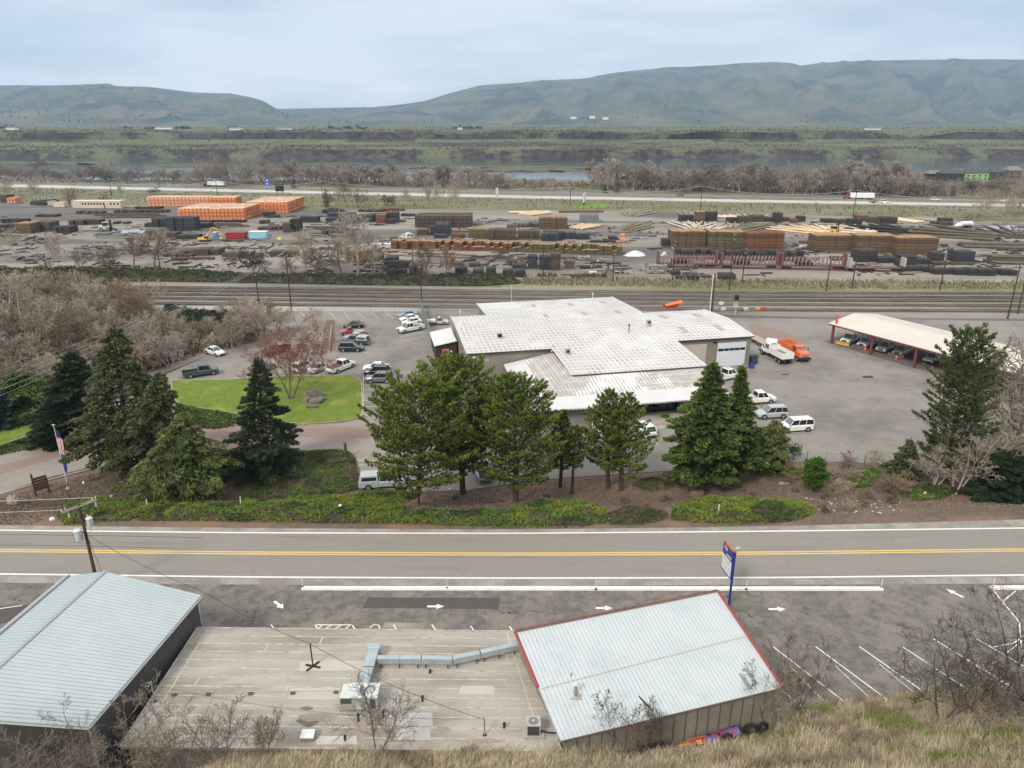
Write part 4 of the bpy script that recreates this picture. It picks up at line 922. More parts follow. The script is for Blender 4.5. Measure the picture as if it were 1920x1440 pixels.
def carport():
 ang=R(-60.7);o=Vector((69.2,150.2,LOT));root=empty('vehicle_shelter',o,ang,'long open truck shelter with cream metal roof and red posts','shelter')
 L,D=74,16.4;ze,zr=4.4,5.6
 m=MB();m.slab([(-1,0,ze),(L,0,ze),(L,D/2,zr),(-1,D/2,zr)],.12);m.slab([(-1,D/2+.003,zr),(L,D/2+.003,zr),(L,D,ze),(-1,D,ze)],.12)
 mm=mat('cream_steel_roof',(.60,.55,.485),(.56,.51,.45),s=.3,rough=.55);grid_lines(mm,1.0,.06,(.50,.455,.40),0,amt=.9,lo=0,hi=.1)
 m.build('roof',mm,root)
 m=MB();m.b2(-.9,L,.05,.2,ze-.42,ze-.13);m.b2(-.9,L,D-.2,D-.05,ze-.42,ze-.13);m.build('eave_beam',mat('red_steel',(.19,.05,.045),(.15,.05,.045),s=2,rough=.6),root)
 m=MB();m.face([(-.95,.1,ze-.13),(-.95,D/2,zr-.13),(-.95,D/2,ze-.35),(-.95,.1,ze-.35)]);m.face([(-.95,D/2,zr-.13),(-.95,D-.1,ze-.13),(-.95,D-.1,ze-.35),(-.95,D/2,ze-.35)])
 for x in(0,9,18,27,36,45,54,63):m.b2(x-.1,x+.1,.3,D-.3,ze-.5,ze-.14)
 m.build('truss',mat('red_steel',(.19,.05,.045)),root)
 for x in(0,9.5,19,28.5,38,47.5,57,66):
  for y in(.6,D-.6):MB().b2(x-.2,x+.2,y-.2,y+.2,0,ze-.42).build('post',mat('red_steel',(.19,.05,.045)),root)
 m=MB();m.b2(30,L,D-1.0,D-.85,0,ze-.3);m.build('back_wall',mat('dark_back',(.10,.095,.09),rough=.9),root)
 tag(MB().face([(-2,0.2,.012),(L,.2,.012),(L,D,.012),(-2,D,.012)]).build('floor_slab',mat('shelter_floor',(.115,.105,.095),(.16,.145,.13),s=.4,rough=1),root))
 return root
carport()
# ================================================================== vehicles
m_tyre=mat('tyre_rubber',(.018,.018,.018),rough=.85)
m_rim=mat('alloy_rim',(.42,.42,.42),rough=.35,metal=.6)
m_lamp=mat('headlight_lens',(.70,.72,.74),rough=.2)
m_tail=mat('taillight_lens',(.42,.02,.02),rough=.25)
m_bumper=mat('dark_plastic',(.03,.03,.03),rough=.7)
m_chrome=mat('chrome_trim',(.55,.55,.55),rough=.25,metal=.8)
m_cglass=mat('car_glass',(.022,.027,.03),rough=.06,spec=.8)
PAINT={'white':(.80,.80,.79),'black':(.014,.015,.017),'grey':(.13,.135,.14),'silver':(.42,.44,.46),'blue':(.17,.27,.40),'red':(.40,.03,.04),'maroon':(.13,.02,.025),'slate':(.05,.07,.08),'tan':(.52,.48,.42),'orange':(.78,.13,.02),'yellow':(.75,.42,.02)}
def paint(c):return mat('paint_'+c,PAINT[c],tuple(x*.93 for x in PAINT[c]),s=.8,rough=.28,coat=.6,spec=.5)
def loft(mb,st):
 """st: (x, halfwidth, zbottom, ztop)"""
 vs=[];fs=[]
 for x,hw,zb,zt in st:
  c=min(.1,(zt-zb)*.3)
  for y,z in((-hw*.93,zb),(-hw,zb+c),(-hw,zt-c*1.3),(-hw*.90,zt),(hw*.90,zt),(hw,zt-c*1.3),(hw,zb+c),(hw*.93,zb)):vs.append((x,y,z))
 k=8
 for i in range(len(st)-1):
  for j in range(k):fs.append((i*k+j,i*k+(j+1)%k,(i+1)*k+(j+1)%k,(i+1)*k+j))
 fs.append(tuple(range(k-1,-1,-1)));fs.append(tuple((len(st)-1)*k+j for j in range(k)))
 mb.raw(vs,fs);return mb
def wheels(root,xs,hw,r,w=.24,dual=()):
 for x in xs:
  for s in(-1,1):
   y=s*(hw-.06)
   m=MB();m.tube([(x,y-s*.22,r),(x,y+s*.065,r)],r*1.13,14);m.build('wheel_arch',m_bumper,root)
   m=MB();m.tube([(x,y-s*w,r),(x,y+s*.08,r)],r,16);wh=m.build('wheel',m_tyre,root)
   m=MB();m.tube([(x,y+s*.075,r),(x,y+s*.092,r)],r*.62,12);m.build('rim',m_rim,wh)
def side_glass(root,quads,m=m_cglass,name='side_window'):
 for q in quads:MB().face(q).build(name,m,root)
def cabin(root,xa,xc,xd,xb,zb,zt,hb,ht,col,posts=(.45,)):
 """glasshouse: windscreen base xa, roof front xc, roof rear xd, rear base xb"""
 pm=paint(col)
 r=MB();r.slab([(xd-.02,-ht-.03,zt+.02),(xc+.02,-ht-.03,zt+.02),(xc+.02,ht+.03,zt+.02),(xd-.02,ht+.03,zt+.02)],.06)
 r.face([(xd+.08,-ht+.1,zt+.05),(xc-.08,-ht+.1,zt+.05),(xc-.08,ht-.1,zt+.05),(xd+.08,ht-.1,zt+.05)])
 for(a,b)in(((xd-.02,-ht-.03),(xd+.08,-ht+.1)),):pass
 r.raw([(xd-.02,-ht-.03,zt+.02),(xc+.02,-ht-.03,zt+.02),(xc+.02,ht+.03,zt+.02),(xd-.02,ht+.03,zt+.02),(xd+.08,-ht+.1,zt+.05),(xc-.08,-ht+.1,zt+.05),(xc-.08,ht-.1,zt+.05),(xd+.08,ht-.1,zt+.05)],[(0,1,5,4),(1,2,6,5),(2,3,7,6),(3,0,4,7)])
 r.build('roof',pm,root)
 MB().face([(xa,-hb,zb),(xa,hb,zb),(xc,ht,zt-.03),(xc,-ht,zt-.03)]).build('windshield',mat('windshield_glass',(.10,.125,.13),(.16,.19,.20),s=1,rough=.08,spec=.8),root)
 MB().face([(xb,hb,zb),(xb,-hb,zb),(xd,-ht,zt-.03),(xd,ht,zt-.03)]).build('rear_window',m_cglass,root)
 for s in(-1,1):
  q=[(xb,s*hb,zb),(xa,s*hb,zb),(xc,s*ht,zt-.03),(xd,s*ht,zt-.03)]
  if s>0:q=q[::-1]
  MB().face(q).build('side_window',m_cglass,root)
 p=MB()
 for s in(-1,1):
  p.tube([(xa,s*hb,zb-.03),(xc,s*ht,zt)],.045,4);p.tube([(xb,s*hb,zb-.03),(xd,s*ht,zt)],.06,4)
  for t in posts:
   p.tube([(xa+(xb-xa)*t,s*(hb+.008),zb-.02),(xc+(xd-xc)*t,s*(ht+.008),zt)],.04,4)
 p.build('pillar',pm,root)
def lamps(root,xf,xr,hw,zf,zr,big=1.):
 for s in(-1,1):
  MB().box((xf,s*hw*.74,zf),(.1,.32*big,.15*big)).build('headlight',m_lamp,root)
  MB().box((xr,s*hw*.84,zr),(.1,.2*big,.22*big)).build('taillight',m_tail,root)
  MB().box((xf-1.15,s*(hw+.1),zf+.38),(.12,.16,.13)).build('mirror',m_bumper,root)
def car(kind,col,label,cat=None,extra=None):
 L,W,H={'sedan':(4.7,1.84,1.45),'coupe':(4.5,1.8,1.35),'suv':(4.75,1.9,1.74),'bigsuv':(5.2,2.0,1.92),'pickup':(5.9,2.0,1.92),'canopy':(5.5,1.9,1.85),'flatbed':(5.3,1.85,1.75),'hatch':(4.4,1.8,1.5)}[kind]
 root=empty({'pickup':'pickup_truck','canopy':'pickup_truck','flatbed':'pickup_truck','suv':'sport_utility_vehicle','bigsuv':'sport_utility_vehicle'}.get(kind,'parked_car'),label=label,cat=cat or('pickup truck' if kind in('pickup','canopy','flatbed')else 'car'))
 hw=W/2;pm=paint(col);f,r=L/2,-L/2;rad=.34 if kind in('sedan','coupe','hatch')else .39
 b=MB()
 if kind in('sedan','coupe','hatch'):
  zb_=.24;belt=H*.62;rear=belt+.04 if kind!='hatch' else belt
  loft(b,[(r,hw*.78,.38,belt-.12),(r+.12,hw*.92,zb_,rear),(r+.9,hw,zb_,rear+.02),(0,hw,.2,belt),(f-1.35,hw,.2,belt),(f-.6,hw*.96,.22,belt-.12),(f-.15,hw*.86,.26,belt-.26),(f,hw*.7,.34,.52)])
  b.build('body',pm,root)
  if kind=='hatch':cabin(root,f-1.25,f-2.05,r+.55,r+.1,belt-.03,H,hw*.86,hw*.66,col)
  else:cabin(root,f-1.35,f-2.1,r+1.35,r+.65,belt-.03,H,hw*.86,hw*.64,col)
  lamps(root,f-.13,r+.06,hw,.62,.8);wheels(root,(r+.95,f-.95),hw,rad)
  MB().box((f-.02,0,.42),(.12,W*.55,.16)).build('front_bumper',m_bumper,root)
 elif kind in('suv','bigsuv'):
  belt=H*.60;zb_=.32
  loft(b,[(r,hw*.86,.42,belt-.06),(r+.1,hw*.95,zb_,belt+.02),(0,hw,.28,belt+.01),(f-1.3,hw,.28,belt),(f-.5,hw*.96,.3,belt-.1),(f-.08,hw*.88,.36,belt-.2),(f,hw*.8,.42,.72)])
  b.build('body',pm,root)
  if kind=='bigsuv':cabin(root,f-1.35,f-1.95,r+.22,r+.1,belt-.03,H,hw*.88,hw*.76,col,(.33,.66))
  else:cabin(root,f-1.2,f-1.95,r+.5,r+.12,belt-.03,H,hw*.87,hw*.70,col,(.36,.70))
  lamps(root,f-.09,r+.03,hw,.82,1.0);wheels(root,(r+.98,f-.95),hw,rad)
  MB().box((f-.01,0,.48),(.12,W*.7,.2)).build('front_bumper',m_bumper,root);MB().box((r+.02,0,.5),(.12,W*.8,.2)).build('rear_bumper',m_bumper,root)
  for s in(-1,1):MB().tube([(r+.7,s*hw*.62,H+.08),(f-2.1,s*hw*.62,H+.08)],.025,4).build('roof_rail',m_chrome,root)
 else:
  belt=H*.60;zb_=.36;cr=-.35 if kind!='flatbed' else .1
  loft(b,[(cr,hw,zb_,belt),(f-1.35,hw,zb_,belt),(f-.5,hw*.97,.38,belt-.07),(f-.06,hw*.92,.42,belt-.14),(f,hw*.86,.46,.78)]);b.build('body',pm,root)
  cabin(root,f-1.25,f-1.9,cr+.18,cr+.05,belt-.03,H,hw*.88,hw*.74,col)
  if kind=='flatbed':
   MB().b2(r,cr-.1,-hw-.05,hw+.05,.72,.84).build('flat_bed',mat('pale_wood_deck',(.42,.38,.32),(.3,.27,.22),s=2),root)
   MB().b2(r+.1,cr+.1,-.4,.4,.4,.7).build('chassis',m_bumper,root);MB().b2(cr-.12,cr-.04,-hw,hw,.84,1.45).build('headboard',m_bumper,root)
  else:
   w=MB();w.b2(r+.04,cr-.04,hw-.08,hw,.4,belt);w.b2(r+.04,cr-.04,-hw,-hw+.08,.4,belt);w.b2(r,r+.06,-hw+.02,hw-.02,.45,belt-.02);w.b2(r+.05,cr-.02,-hw+.06,hw-.06,.5,.66);w.build('bed',pm,root)
   MB().b2(r+.07,cr-.06,-hw+.09,hw-.09,.665,.70).build('bed_liner',m_bumper,root)
   if kind=='canopy':
    c=MB();zt=H-.03
    c.raw([(r+.05,-hw+.04,belt),(cr-.08,-hw+.04,belt),(cr-.08,hw-.04,belt),(r+.05,hw-.04,belt),(r+.22,-hw*.78,zt),(cr-.14,-hw*.78,zt),(cr-.14,hw*.78,zt),(r+.22,hw*.78,zt)],[(4,5,6,7),(0,1,5,4),(1,2,6,5),(2,3,7,6),(3,0,4,7)]);co=c.build('canopy',paint('silver'),root)
    for s in(-1,1):
     k=lambda x,t:(x,s*((hw-.04)+(hw*.78-hw+.04)*t+.012),belt+(zt-belt)*t)
     q=[k(r+.35,.22),k(cr-.25,.22),k(cr-.3,.8),k(r+.42,.8)]
     MB().face(q if s<0 else q[::-1]).build('side_window',m_cglass,co)
    MB().face([(r+.07,hw*.7,belt+.1),(r+.07,-hw*.7,belt+.1),(r+.19,-hw*.6,zt-.08),(r+.19,hw*.6,zt-.08)]).build('rear_window',m_cglass,co)
  lamps(root,f-.07,r+.01,hw,.85,.95,1.1);wheels(root,(r+1.15,f-.98),hw,rad)
  MB().box((f-.01,0,.62),(.14,W*.86,.2)).build('front_bumper',m_chrome,root);MB().box((r-.02,0,.56),(.14,W*.9,.16)).build('rear_bumper',m_chrome,root)
  MB().box((f+.0,0,.86),(.05,W*.48,.24)).build('grille',m_bumper,root)
 if extra:extra(root,L,W,H)
 return root
def park(root,rear,front,z=LOT,sc=1.):
 A,B=P(rear[0],rear[1],z),P(front[0],front[1],z);d=B-A;c=(A+B)/2
 place(root,(c.x,c.y,z+.012),math.atan2(d.y,d.x),sc=sc);return root
def load(root,L,W,H):MB().b2(-L/2+.3,-.5,-W/2+.15,W/2-.15,.7,1.25).build('cargo',mat('brown_load',(.17,.09,.055),(.10,.06,.04),s=4),root)
def roofbars(root,L,W,H):
 for x in(-.2,.6):MB().tube([(x,-W*.36,H+.1),(x,W*.36,H+.1)],.02,4).tube([(x,-W*.36,H+.1),(x+.1,-W*.36,H+.3)],.02,4).tube([(x,W*.3,H+.1),(x+.1,W*.3,H+.28)],.02,4).build('roof_bar',m_bumper,root)
def plow(col):
 def f(root,L,W,H):
  m=MB();n=6
  prof=[(.0,.12),(-.06,.4),(-.02,.7),(.1,.92)]
  for a,b in zip(prof,prof[1:]):m.face([(L/2+.75+a[0],-1.35,a[1]),(L/2+.75+a[0],1.35,a[1]),(L/2+.75+b[0],1.35,b[1]),(L/2+.75+b[0],-1.35,b[1])])
  m.b2(L/2+.66,L/2+.74,-1.35,1.35,.1,.2);m.build('snow_plow',mat('plow_'+col,(.66,.36,.05)if col=='yellow' else(.10,.09,.09),(.5,.3,.08)if col=='yellow' else(.2,.12,.1),s=3),root)
  MB().b2(L/2,L/2+.7,-.3,.3,.4,.5).build('plow_arm',m_bumper,root)
 return f
def toolbed(root,L,W,H):
 MB().b2(-L/2+.1,-.45,-W/2,W/2,.9,1.35).build('dump_body',mat('dark_dump_body',(.05,.05,.05),rough=.7),root)
def whiteload(root,L,W,H):
 m=MB();rr=random.Random(2)
 for i in range(7):m.box((-L/2+.4+i*.27,rr.uniform(-.5,.5),.98+rr.uniform(0,.12)),(.5,.9,.28),rr.uniform(0,3))
 m.build('cargo',m_white,root)
CARS=[('suv','grey',(737,716),(686,716),'dark grey suv with roof bars, nearest car beside the central lawn',roofbars,1.0),('suv','black',(733,703),(682,703),'black suv between the white sedan and dark grey suv by the lawn',None,.97),('sedan','white',(727,694),(683,694),'white sedan, farthest of three cars beside the central lawn',None,1.),('suv','black',(636,658),(682,658),'black off-road suv at the near end of the row by the planting strip',None,1.),('canopy','slate',(694,647),(642,643),'dark pickup with silver canopy and dark windows behind black suv',None,1.),('sedan','silver',(686,637),(645,636),'silver sedan wedged behind the canopy pickup in the left row',None,1.),('flatbed','red',(681,626),(642,628),'small red pickup with flat wooden bed in the left row',None,.95),('sedan','black',(681,614),(646,614),'black sedan at the far end of the row by the planting strip',None,.98),('pickup','white',(794,616),(745,626),'white crew cab pickup facing left, nearest in the row by slatted fence',None,1.03),('sedan','white',(790,605),(754,610),'white sedan next to the white crew cab pickup',None,.95),('sedan','white',(785,599),(749,603),'white sedan between the pale blue sedan and another white sedan',None,.95),('sedan','blue',(782,592),(746,596),'pale blue sedan at the railway end of the row by slatted fence',None,.95),('flatbed','tan',(798,609),(841,608),'tan pickup with white load parked between slatted fence and office',whiteload,.95),('pickup','slate',(350,708),(404,700),'dark slate pickup parked alone above the lawn corner',None,1.),('sedan','white',(390,660),(418,668),'white sedan partly behind the red tinged tree near rail fence',None,1.),('pickup','maroon',(542,656),(494,668),'maroon off-road pickup seen through the bare red tree',None,.95),('sedan','slate',(478,697),(508,690),'dark slate car behind the conifer at the lawn edge',None,1.),('suv','white',(550,702),(587,686),'white suv parked under the bare red tree, leftmost of three above lawn',None,1.),('sedan','silver',(583,702),(615,688),'silver sedan between white suv and white pickup above the lawn',None,1.),('pickup','white',(618,702),(661,686),'white pickup with brown load in its bed above the lawn',load,1.),('canopy','silver',(686,914),(748,910),'silver pickup with white canopy parked under the left pine',None,1.),('pickup','white',(913,910),(897,868),'white pickup seen between the trunks of the two left pines',None,.95),('bigsuv','white',(1138,824),(1117,800),'white suv before the entrance, hidden behind the twin pines',None,1.),('suv','white',(1222,824),(1194,800),'white suv with red tail light facing the entrance right of twin pines',None,1.),('bigsuv','white',(885,836),(905,812),'white car glimpsed through the left pines near office wall',None,1.),('pickup','white',(1388,757),(1447,753),'white pickup beside the big spruce, farthest of three facing pavement',None,1.),('suv','silver',(1472,781),(1419,783),'silver suv between white pickup and white suv at the yard edge',None,1.03),('bigsuv','white',(1514,805),(1464,808),'white boxy suv at the near end of the row beside the truck yard',None,.97),('pickup','white',(1335,716),(1384,706),'white work truck with orange beacon behind the spruce tops',lambda r,L,W,H:MB().box((.3,0,H+.12),(.2,.5,.12)).build('beacon',mat('paint_orange2',(.8,.2,.02)),r),1.),('pickup','white',(1611,634),(1576,649),'white pickup with yellow snow plow, first under the shelter',plow('yellow'),.98),('pickup','white',(1642,641),(1608,656),'white pickup with dark plow, second under the shelter',plow('dark'),.98),('pickup','white',(1679,647),(1641,667),'white pickup without plow, third under the shelter',None,1.),('pickup','white',(1707,656),(1675,672),'white pickup with dark plow, fourth under the shelter',plow('dark'),.98),('suv','white',(1762,671),(1732,685),'white suv with black nose alone near the fifth shelter post',None,1.),]
for kind,col,a,b,lb,ex,sc in CARS:
 park(car(kind,col,lb,extra=ex),a,b,LOT,sc*1.08)['group']='vehicles parked round the office'
def dump_truck(col,label,bedcol,plowed=False):
 root=empty('dump_truck',label=label,cat='dump truck');pm=paint(col);pb=paint(bedcol)
 hw=1.2
 MB().b2(-4.0,3.4,-.45,.45,.75,1.05).build('chassis',m_bumper,root)
 b=MB();loft(b,[(1.9,hw*.82,1.0,2.05),(2.3,hw*.84,1.0,2.0),(3.4,hw*.76,1.0,1.78),(3.6,hw*.7,1.0,1.66)]);b.build('hood',pm,root)
 for s in(-1,1):MB().prism([(2.15,.85),(2.3,1.2),(2.7,1.32),(3.1,1.2),(3.3,.85)],s*hw*.72-.16,s*hw*.72+.22,'y').build('fender',pm,root)
 MB().b2(.65,2.05,-hw*.9,hw*.9,.95,1.75).build('cab',pm,root)
 cabin(root,2.03,1.78,.75,.66,1.74,2.65,hw*.88,hw*.80,col,(.5,))
 MB().box((3.63,0,1.35),(.06,1.1,.6)).build('grille',m_chrome,root);MB().box((3.7,0,.75),(.3,2.3,.35)).build('front_bumper',m_bumper,root)
 for s in(-1,1):MB().box((3.5,s*.8,1.25),(.16,.26,.22)).build('headlight',m_lamp,root);MB().box((1.9,s*1.45,2.1),(.12,.18,.45)).build('mirror',m_bumper,root);MB().box((-4.2,s*1.0,1.0),(.08,.25,.15)).build('taillight',m_tail,root)
 bed=MB();x0,x1,z0,z1=-4.3,.45,1.15,2.3
 bed.b2(x0,x1,-hw,-hw+.07,z0,z1);bed.b2(x0,x1,hw-.07,hw,z0,z1);bed.b2(x0,x0+.08,-hw+.07,hw-.07,z0,z1);bed.b2(x1-.08,x1,-hw+.07,hw-.07,z0,z1+.35);bed.b2(x0,x1,-hw+.07,hw-.07,z0,z0+.1)
 for i in range(7):
  x=x0+.3+i*.7
  for s in(-1,1):bed.b2(x-.05,x+.05,s*hw-.04,s*hw+.04,z0,z1-.05)
 bed.b2(x0,x1,-hw-.05,-hw+.02,z1-.1,z1);bed.b2(x0,x1,hw-.02,hw+.05,z1-.1,z1);bo=bed.build('dump_bed',pb,root)
 MB().b2(x0+.1,x1-.1,-hw+.1,hw-.1,z0+.35,z0+.45).build('bed_floor',mat('gravel_residue',(.16,.13,.10),(.25,.2,.16),s=2),bo)
 MB().tube([(.55,-.9,1.2),(.55,-.9,3.0)],.08,8).build('exhaust_stack',m_chrome,root)
 for x in(-3.3,-2.1,2.75):
  for s in(-1,1):
   y=s*(hw-.12);w=MB().tube([(x,y-s*.4,.52),(x,y+s*.08,.52)],.52,16).build('wheel',m_tyre,root)
   MB().tube([(x,y+s*.075,.52),(x,y+s*.1,.52)],.3,12).build('rim',m_rim,w)
 MB().tube([(.2,-1.0,.85),(1.3,-1.0,.85)],.3,12).build('fuel_tank',m_chrome,root)
 MB().b2(-4.35,-4.25,-.9,-.3,.5,1.1).b2(-4.35,-4.25,.3,.9,.5,1.1).build('mud_flap',m_bumper,root)
 MB().b2(.7,.9,-.5,.5,2.72,2.84).build('light_bar',mat('amber_lens',(.7,.25,.03),rough=.3),root)
 return root
park(dump_truck('white','white dump truck with empty grey bed facing away beside the orange one','white'),(1482,688),(1424,657),sc=1.06)
park(dump_truck('orange','bright orange dump truck facing the camera beside the white dump truck','orange'),(1466,656),(1514,683),sc=1.06)
r=empty('equipment_trailer',label='low flat equipment trailer with pale deck beyond the white dump truck',cat='trailer')
MB().b2(-3.6,3.2,-1.15,1.15,.75,.87).build('deck',mat('pale_wood_deck',(.42,.38,.32)),r);MB().b2(-3.6,3.2,-1.2,-1.15,.6,.86).b2(-3.6,3.2,1.15,1.2,.6,.86).build('side_rail',mat('red_steel',(.19,.05,.045)),r);wheels(r,(-2.2,-1.2),1.1,.4);MB().tube([(3.2,0,.7),(4.6,0,.6)],.08,6).build('drawbar',m_bumper,r)
park(r,(1437,651),(1408,636))
r=empty('water_tank',label='white cylindrical tank standing behind the white dump truck cab',cat='tank')
MB().tube([(-1.1,0,1.3),(1.1,0,1.3)],.75,14).build('tank',m_white,r);MB().b2(-1,1,-.5,.5,0,.6).build('cradle',m_bumper,r)
place(r,P(1446,652,LOT),R(-30))
o=MB()
for i in range(7):
 a0,a1=R(-20+i*22),R(2+i*22)
 o.face([(-2.2,1.1*math.cos(a0),1.2+1.1*math.sin(a0)),(2.2,1.5*math.cos(a0),1.7+1.5*math.sin(a0)),(2.2,1.5*math.cos(a1),1.7+1.5*math.sin(a1)),(-2.2,1.1*math.cos(a1),1.2+1.1*math.sin(a1))])
pp=P(1262,590,LOT);tag(o.b2(-2.2,2.2,.8,1.0,.1,.3).build('snow_plow_blade',paint('orange'),loc=Vector((pp.x,pp.y+1,LOT+.2)),rz=.2),'orange curved snow plow blade sticking up behind the office roof','plow blade')
def wheelie(px,py,mc,lb,h=1.6,w=1.4):
 r=empty('waste_bin',P(px,py,LOT),OA,lb,'bin');MB().prism([(-w/2+.1,0),(w/2-.1,0),(w/2,h),(-w/2,h)],-.5,.5,'y').build('body',mc,r);MB().b2(-w/2-.05,w/2+.05,-.56,.56,h,h+.1).build('lid',m_bumper,r)
wheelie(1412,682,mat('navy_bin',(.03,.055,.10),rough=.6),'dark blue tall bin at the right corner of the office')
wheelie(1408,690,mat('bright_blue_bin',(.03,.06,.45),rough=.5),'small bright blue bin in front of the dark blue bin',.7,.9)
def cone(px,py,lb,s=1.,z=LOT,g='orange cones at the shelter posts'):
 r=empty('traffic_cone',P(px,py,z),0,lb,'traffic cone',g)
 MB().tube([(0,0,.05),(0,0,.8*s)],.2*s,10,.04).build('cone',mat('cone_orange',(.75,.08,.03),rough=.5),r);MB().b2(-.24*s,.24*s,-.24*s,.24*s,0,.05).build('base',mat('cone_orange',(.75,.08,.03)),r)
 MB().tube([(0,0,.42*s),(0,0,.58*s)],.125*s,10,.095*s).build('band',m_white,r)
cone(1560,643,'orange cone at the first red shelter post',1.2);cone(1622,658,'orange cone at the second red shelter post',1.2);cone(1680,674,'orange cone at the third red shelter post',1.1);cone(1693,672,'orange cone right of the third red shelter post',1.1);cone(1762,684,'orange cone at the fourth red shelter post',1.1);cone(1044,874,'orange cone seen between the thin pines',1.,g=None)
o=MB().tube([(0,0,0),(0,0,2.2)],.35,8,.1).build('safety_flag',mat('cone_orange',(.75,.08,.03)),loc=P(1568,607,LOT+4.4));tag(o,'orange folded flag standing at the left corner of shelter roof','flag')
r=empty('hydrant',P(1433,868,LOT),0,'yellow post beside the shrubs right of the big spruce','post');MB().tube([(0,0,0),(0,0,1.1)],.14,8).build('barrel',mat('hydrant_yellow',(.75,.38,.03)),r);MB().tube([(-.2,0,.7),(.2,0,.7)],.08,8).build('cap',mat('hydrant_yellow',(.75,.38,.03)),r)
def semi(col,label,text=False):
 root=empty('semi_truck',label=label,cat='truck');pm=paint(col)
 MB().b2(-8.8,5.6,-1.28,1.28,1.2,4.1).build('trailer_box',mat('trailer_white',(.78,.79,.80),(.72,.73,.74),s=.3,rough=.5),root)
 MB().b2(-8.6,8.5,-.5,.5,.8,1.15).build('chassis',m_bumper,root)
 b=MB();loft(b,[(5.8,1.2,.9,2.4),(7.2,1.2,.9,2.2),(8.9,1.05,.7,1.9),(9.3,.95,.7,1.6)]);b.build('cab',pm,root)
 cabin(root,7.4,7.0,5.9,5.85,2.2,3.3,1.15,1.05,col,())
 MB().prism([(5.75,3.25),(7.0,3.25),(5.75,4.0)],-1.05,1.05,'y').build('air_deflector',pm,root)
 for x in(-7.6,-6.3,4.4,5.6,8.2):
  for s in(-1,1):w=MB().tube([(x,s*.8,.52),(x,s*1.22,.52)],.52,12).build('wheel',m_tyre,root);MB().tube([(x,s*1.22,.52),(x,s*1.25,.52)],.28,8).build('rim',m_rim,w)
 MB().b2(-3,2,-1.0,-.9,.4,1.1).build('side_skirt',m_bumper,root)
 if text:
  m=MB();x=-5.2
  rr=random.Random(5)
  for i in range(15):
   w=rr.choice((.28,.36));
   if i not in(5,10):m.b2(x,x+w,-1.30,-1.285,2.6,3.15)
   x+=w+.14
  m.build('lettering',mat('red_letter',(.6,.12,.10)),root)
 return root
def fwz(px,off):return resample(FW,[px])[0][1]+off
a=semi('slate','white semi trailer with dark cab driving left on the freeway at left');park(a,(428,fwz(428,-6.5)),(378,fwz(378,-6.5)),LOT+.03)
a=semi('red','white semi trailer with red cab driving left on the freeway at right',True);park(a,(1648,fwz(1648,-6)),(1572,fwz(1572,-6)),LOT+.03)
a=park(car('bigsuv','white','white suv towing on the freeway just behind the red cab semi'),(1648,fwz(1648,.2)),(1668,fwz(1668,.3)),LOT+.03,1.05)
a=park(car('pickup','white','white pickup on the freeway right of the red cab semi'),(1763,fwz(1763,-6)),(1743,fwz(1743,-6)),LOT+.03,1.05)
a=park(car('sedan','white','white car on the freeway near the right frame edge'),(1893,fwz(1893,-6)),(1872,fwz(1872,-6)),LOT+.03,1.05)
r=empty('car_trailer',label='dark low trailer towed on the freeway by the white suv',cat='trailer');MB().b2(-2.5,2,-1,1,.6,.8).build('deck',m_bumper,r);MB().b2(-1.8,1.2,-.7,.7,.8,1.4).build('cargo',paint('slate'),r);wheels(r,(-.5,.4),1,.35);MB().tube([(2,0,.6),(3.6,0,.6)],.07,5).build('drawbar',m_bumper,r);park(r,(1632,fwz(1632,.2)),(1644,fwz(1644,.2)),LOT+.03)
a=park(car('suv','grey','grey car on the freeway beyond the billboard'),(1282,fwz(1282,-6.5)),(1268,fwz(1268,-6.5)),LOT+.03)
# ================================================================== plants
def fol(name,a,b,c=None,**k):return mat(name,a,b,s=k.get('s',.9),rough=.75,isl=k.get('isl',.3),c3=c,s3=k.get('s3',.5),t3=(.5,.6),spec=.25)
m_bark=mat('conifer_bark',(.085,.062,.048),(.05,.038,.03),s=3,rough=1)
m_bark_g=mat('grey_bark',(.20,.175,.15),(.14,.12,.10),s=3,rough=1)
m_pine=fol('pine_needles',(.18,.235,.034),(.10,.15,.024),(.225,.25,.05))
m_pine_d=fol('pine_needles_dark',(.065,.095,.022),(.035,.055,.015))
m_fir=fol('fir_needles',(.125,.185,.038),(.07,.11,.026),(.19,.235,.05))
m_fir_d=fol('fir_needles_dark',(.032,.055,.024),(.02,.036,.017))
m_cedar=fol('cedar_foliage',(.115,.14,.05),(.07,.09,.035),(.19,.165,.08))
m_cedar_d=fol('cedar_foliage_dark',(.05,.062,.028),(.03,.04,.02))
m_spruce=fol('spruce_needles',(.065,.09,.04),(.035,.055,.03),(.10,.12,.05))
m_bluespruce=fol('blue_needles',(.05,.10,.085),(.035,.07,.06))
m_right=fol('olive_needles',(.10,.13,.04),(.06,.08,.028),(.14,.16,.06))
def tuft(v,f,p,d,ln,w,n,rr,spread=.6):
 for _ in range(n):
  t=Vector((d.x+rr.uniform(-spread,spread),d.y+rr.uniform(-spread,spread),d.z+rr.uniform(-spread,spread)));t.normalize()
  s=t.cross(Vector((rr.uniform(-1,1),rr.uniform(-1,1),rr.uniform(-1,1))));s.normalize();s*=w
  k=len(v);q=p+t*(ln*rr.uniform(.6,1.15));v.extend(((p.x-s.x,p.y-s.y,p.z-s.z),(p.x+s.x,p.y+s.y,p.z+s.z),(q.x,q.y,q.z)));f.append((k,k+1,k+2))
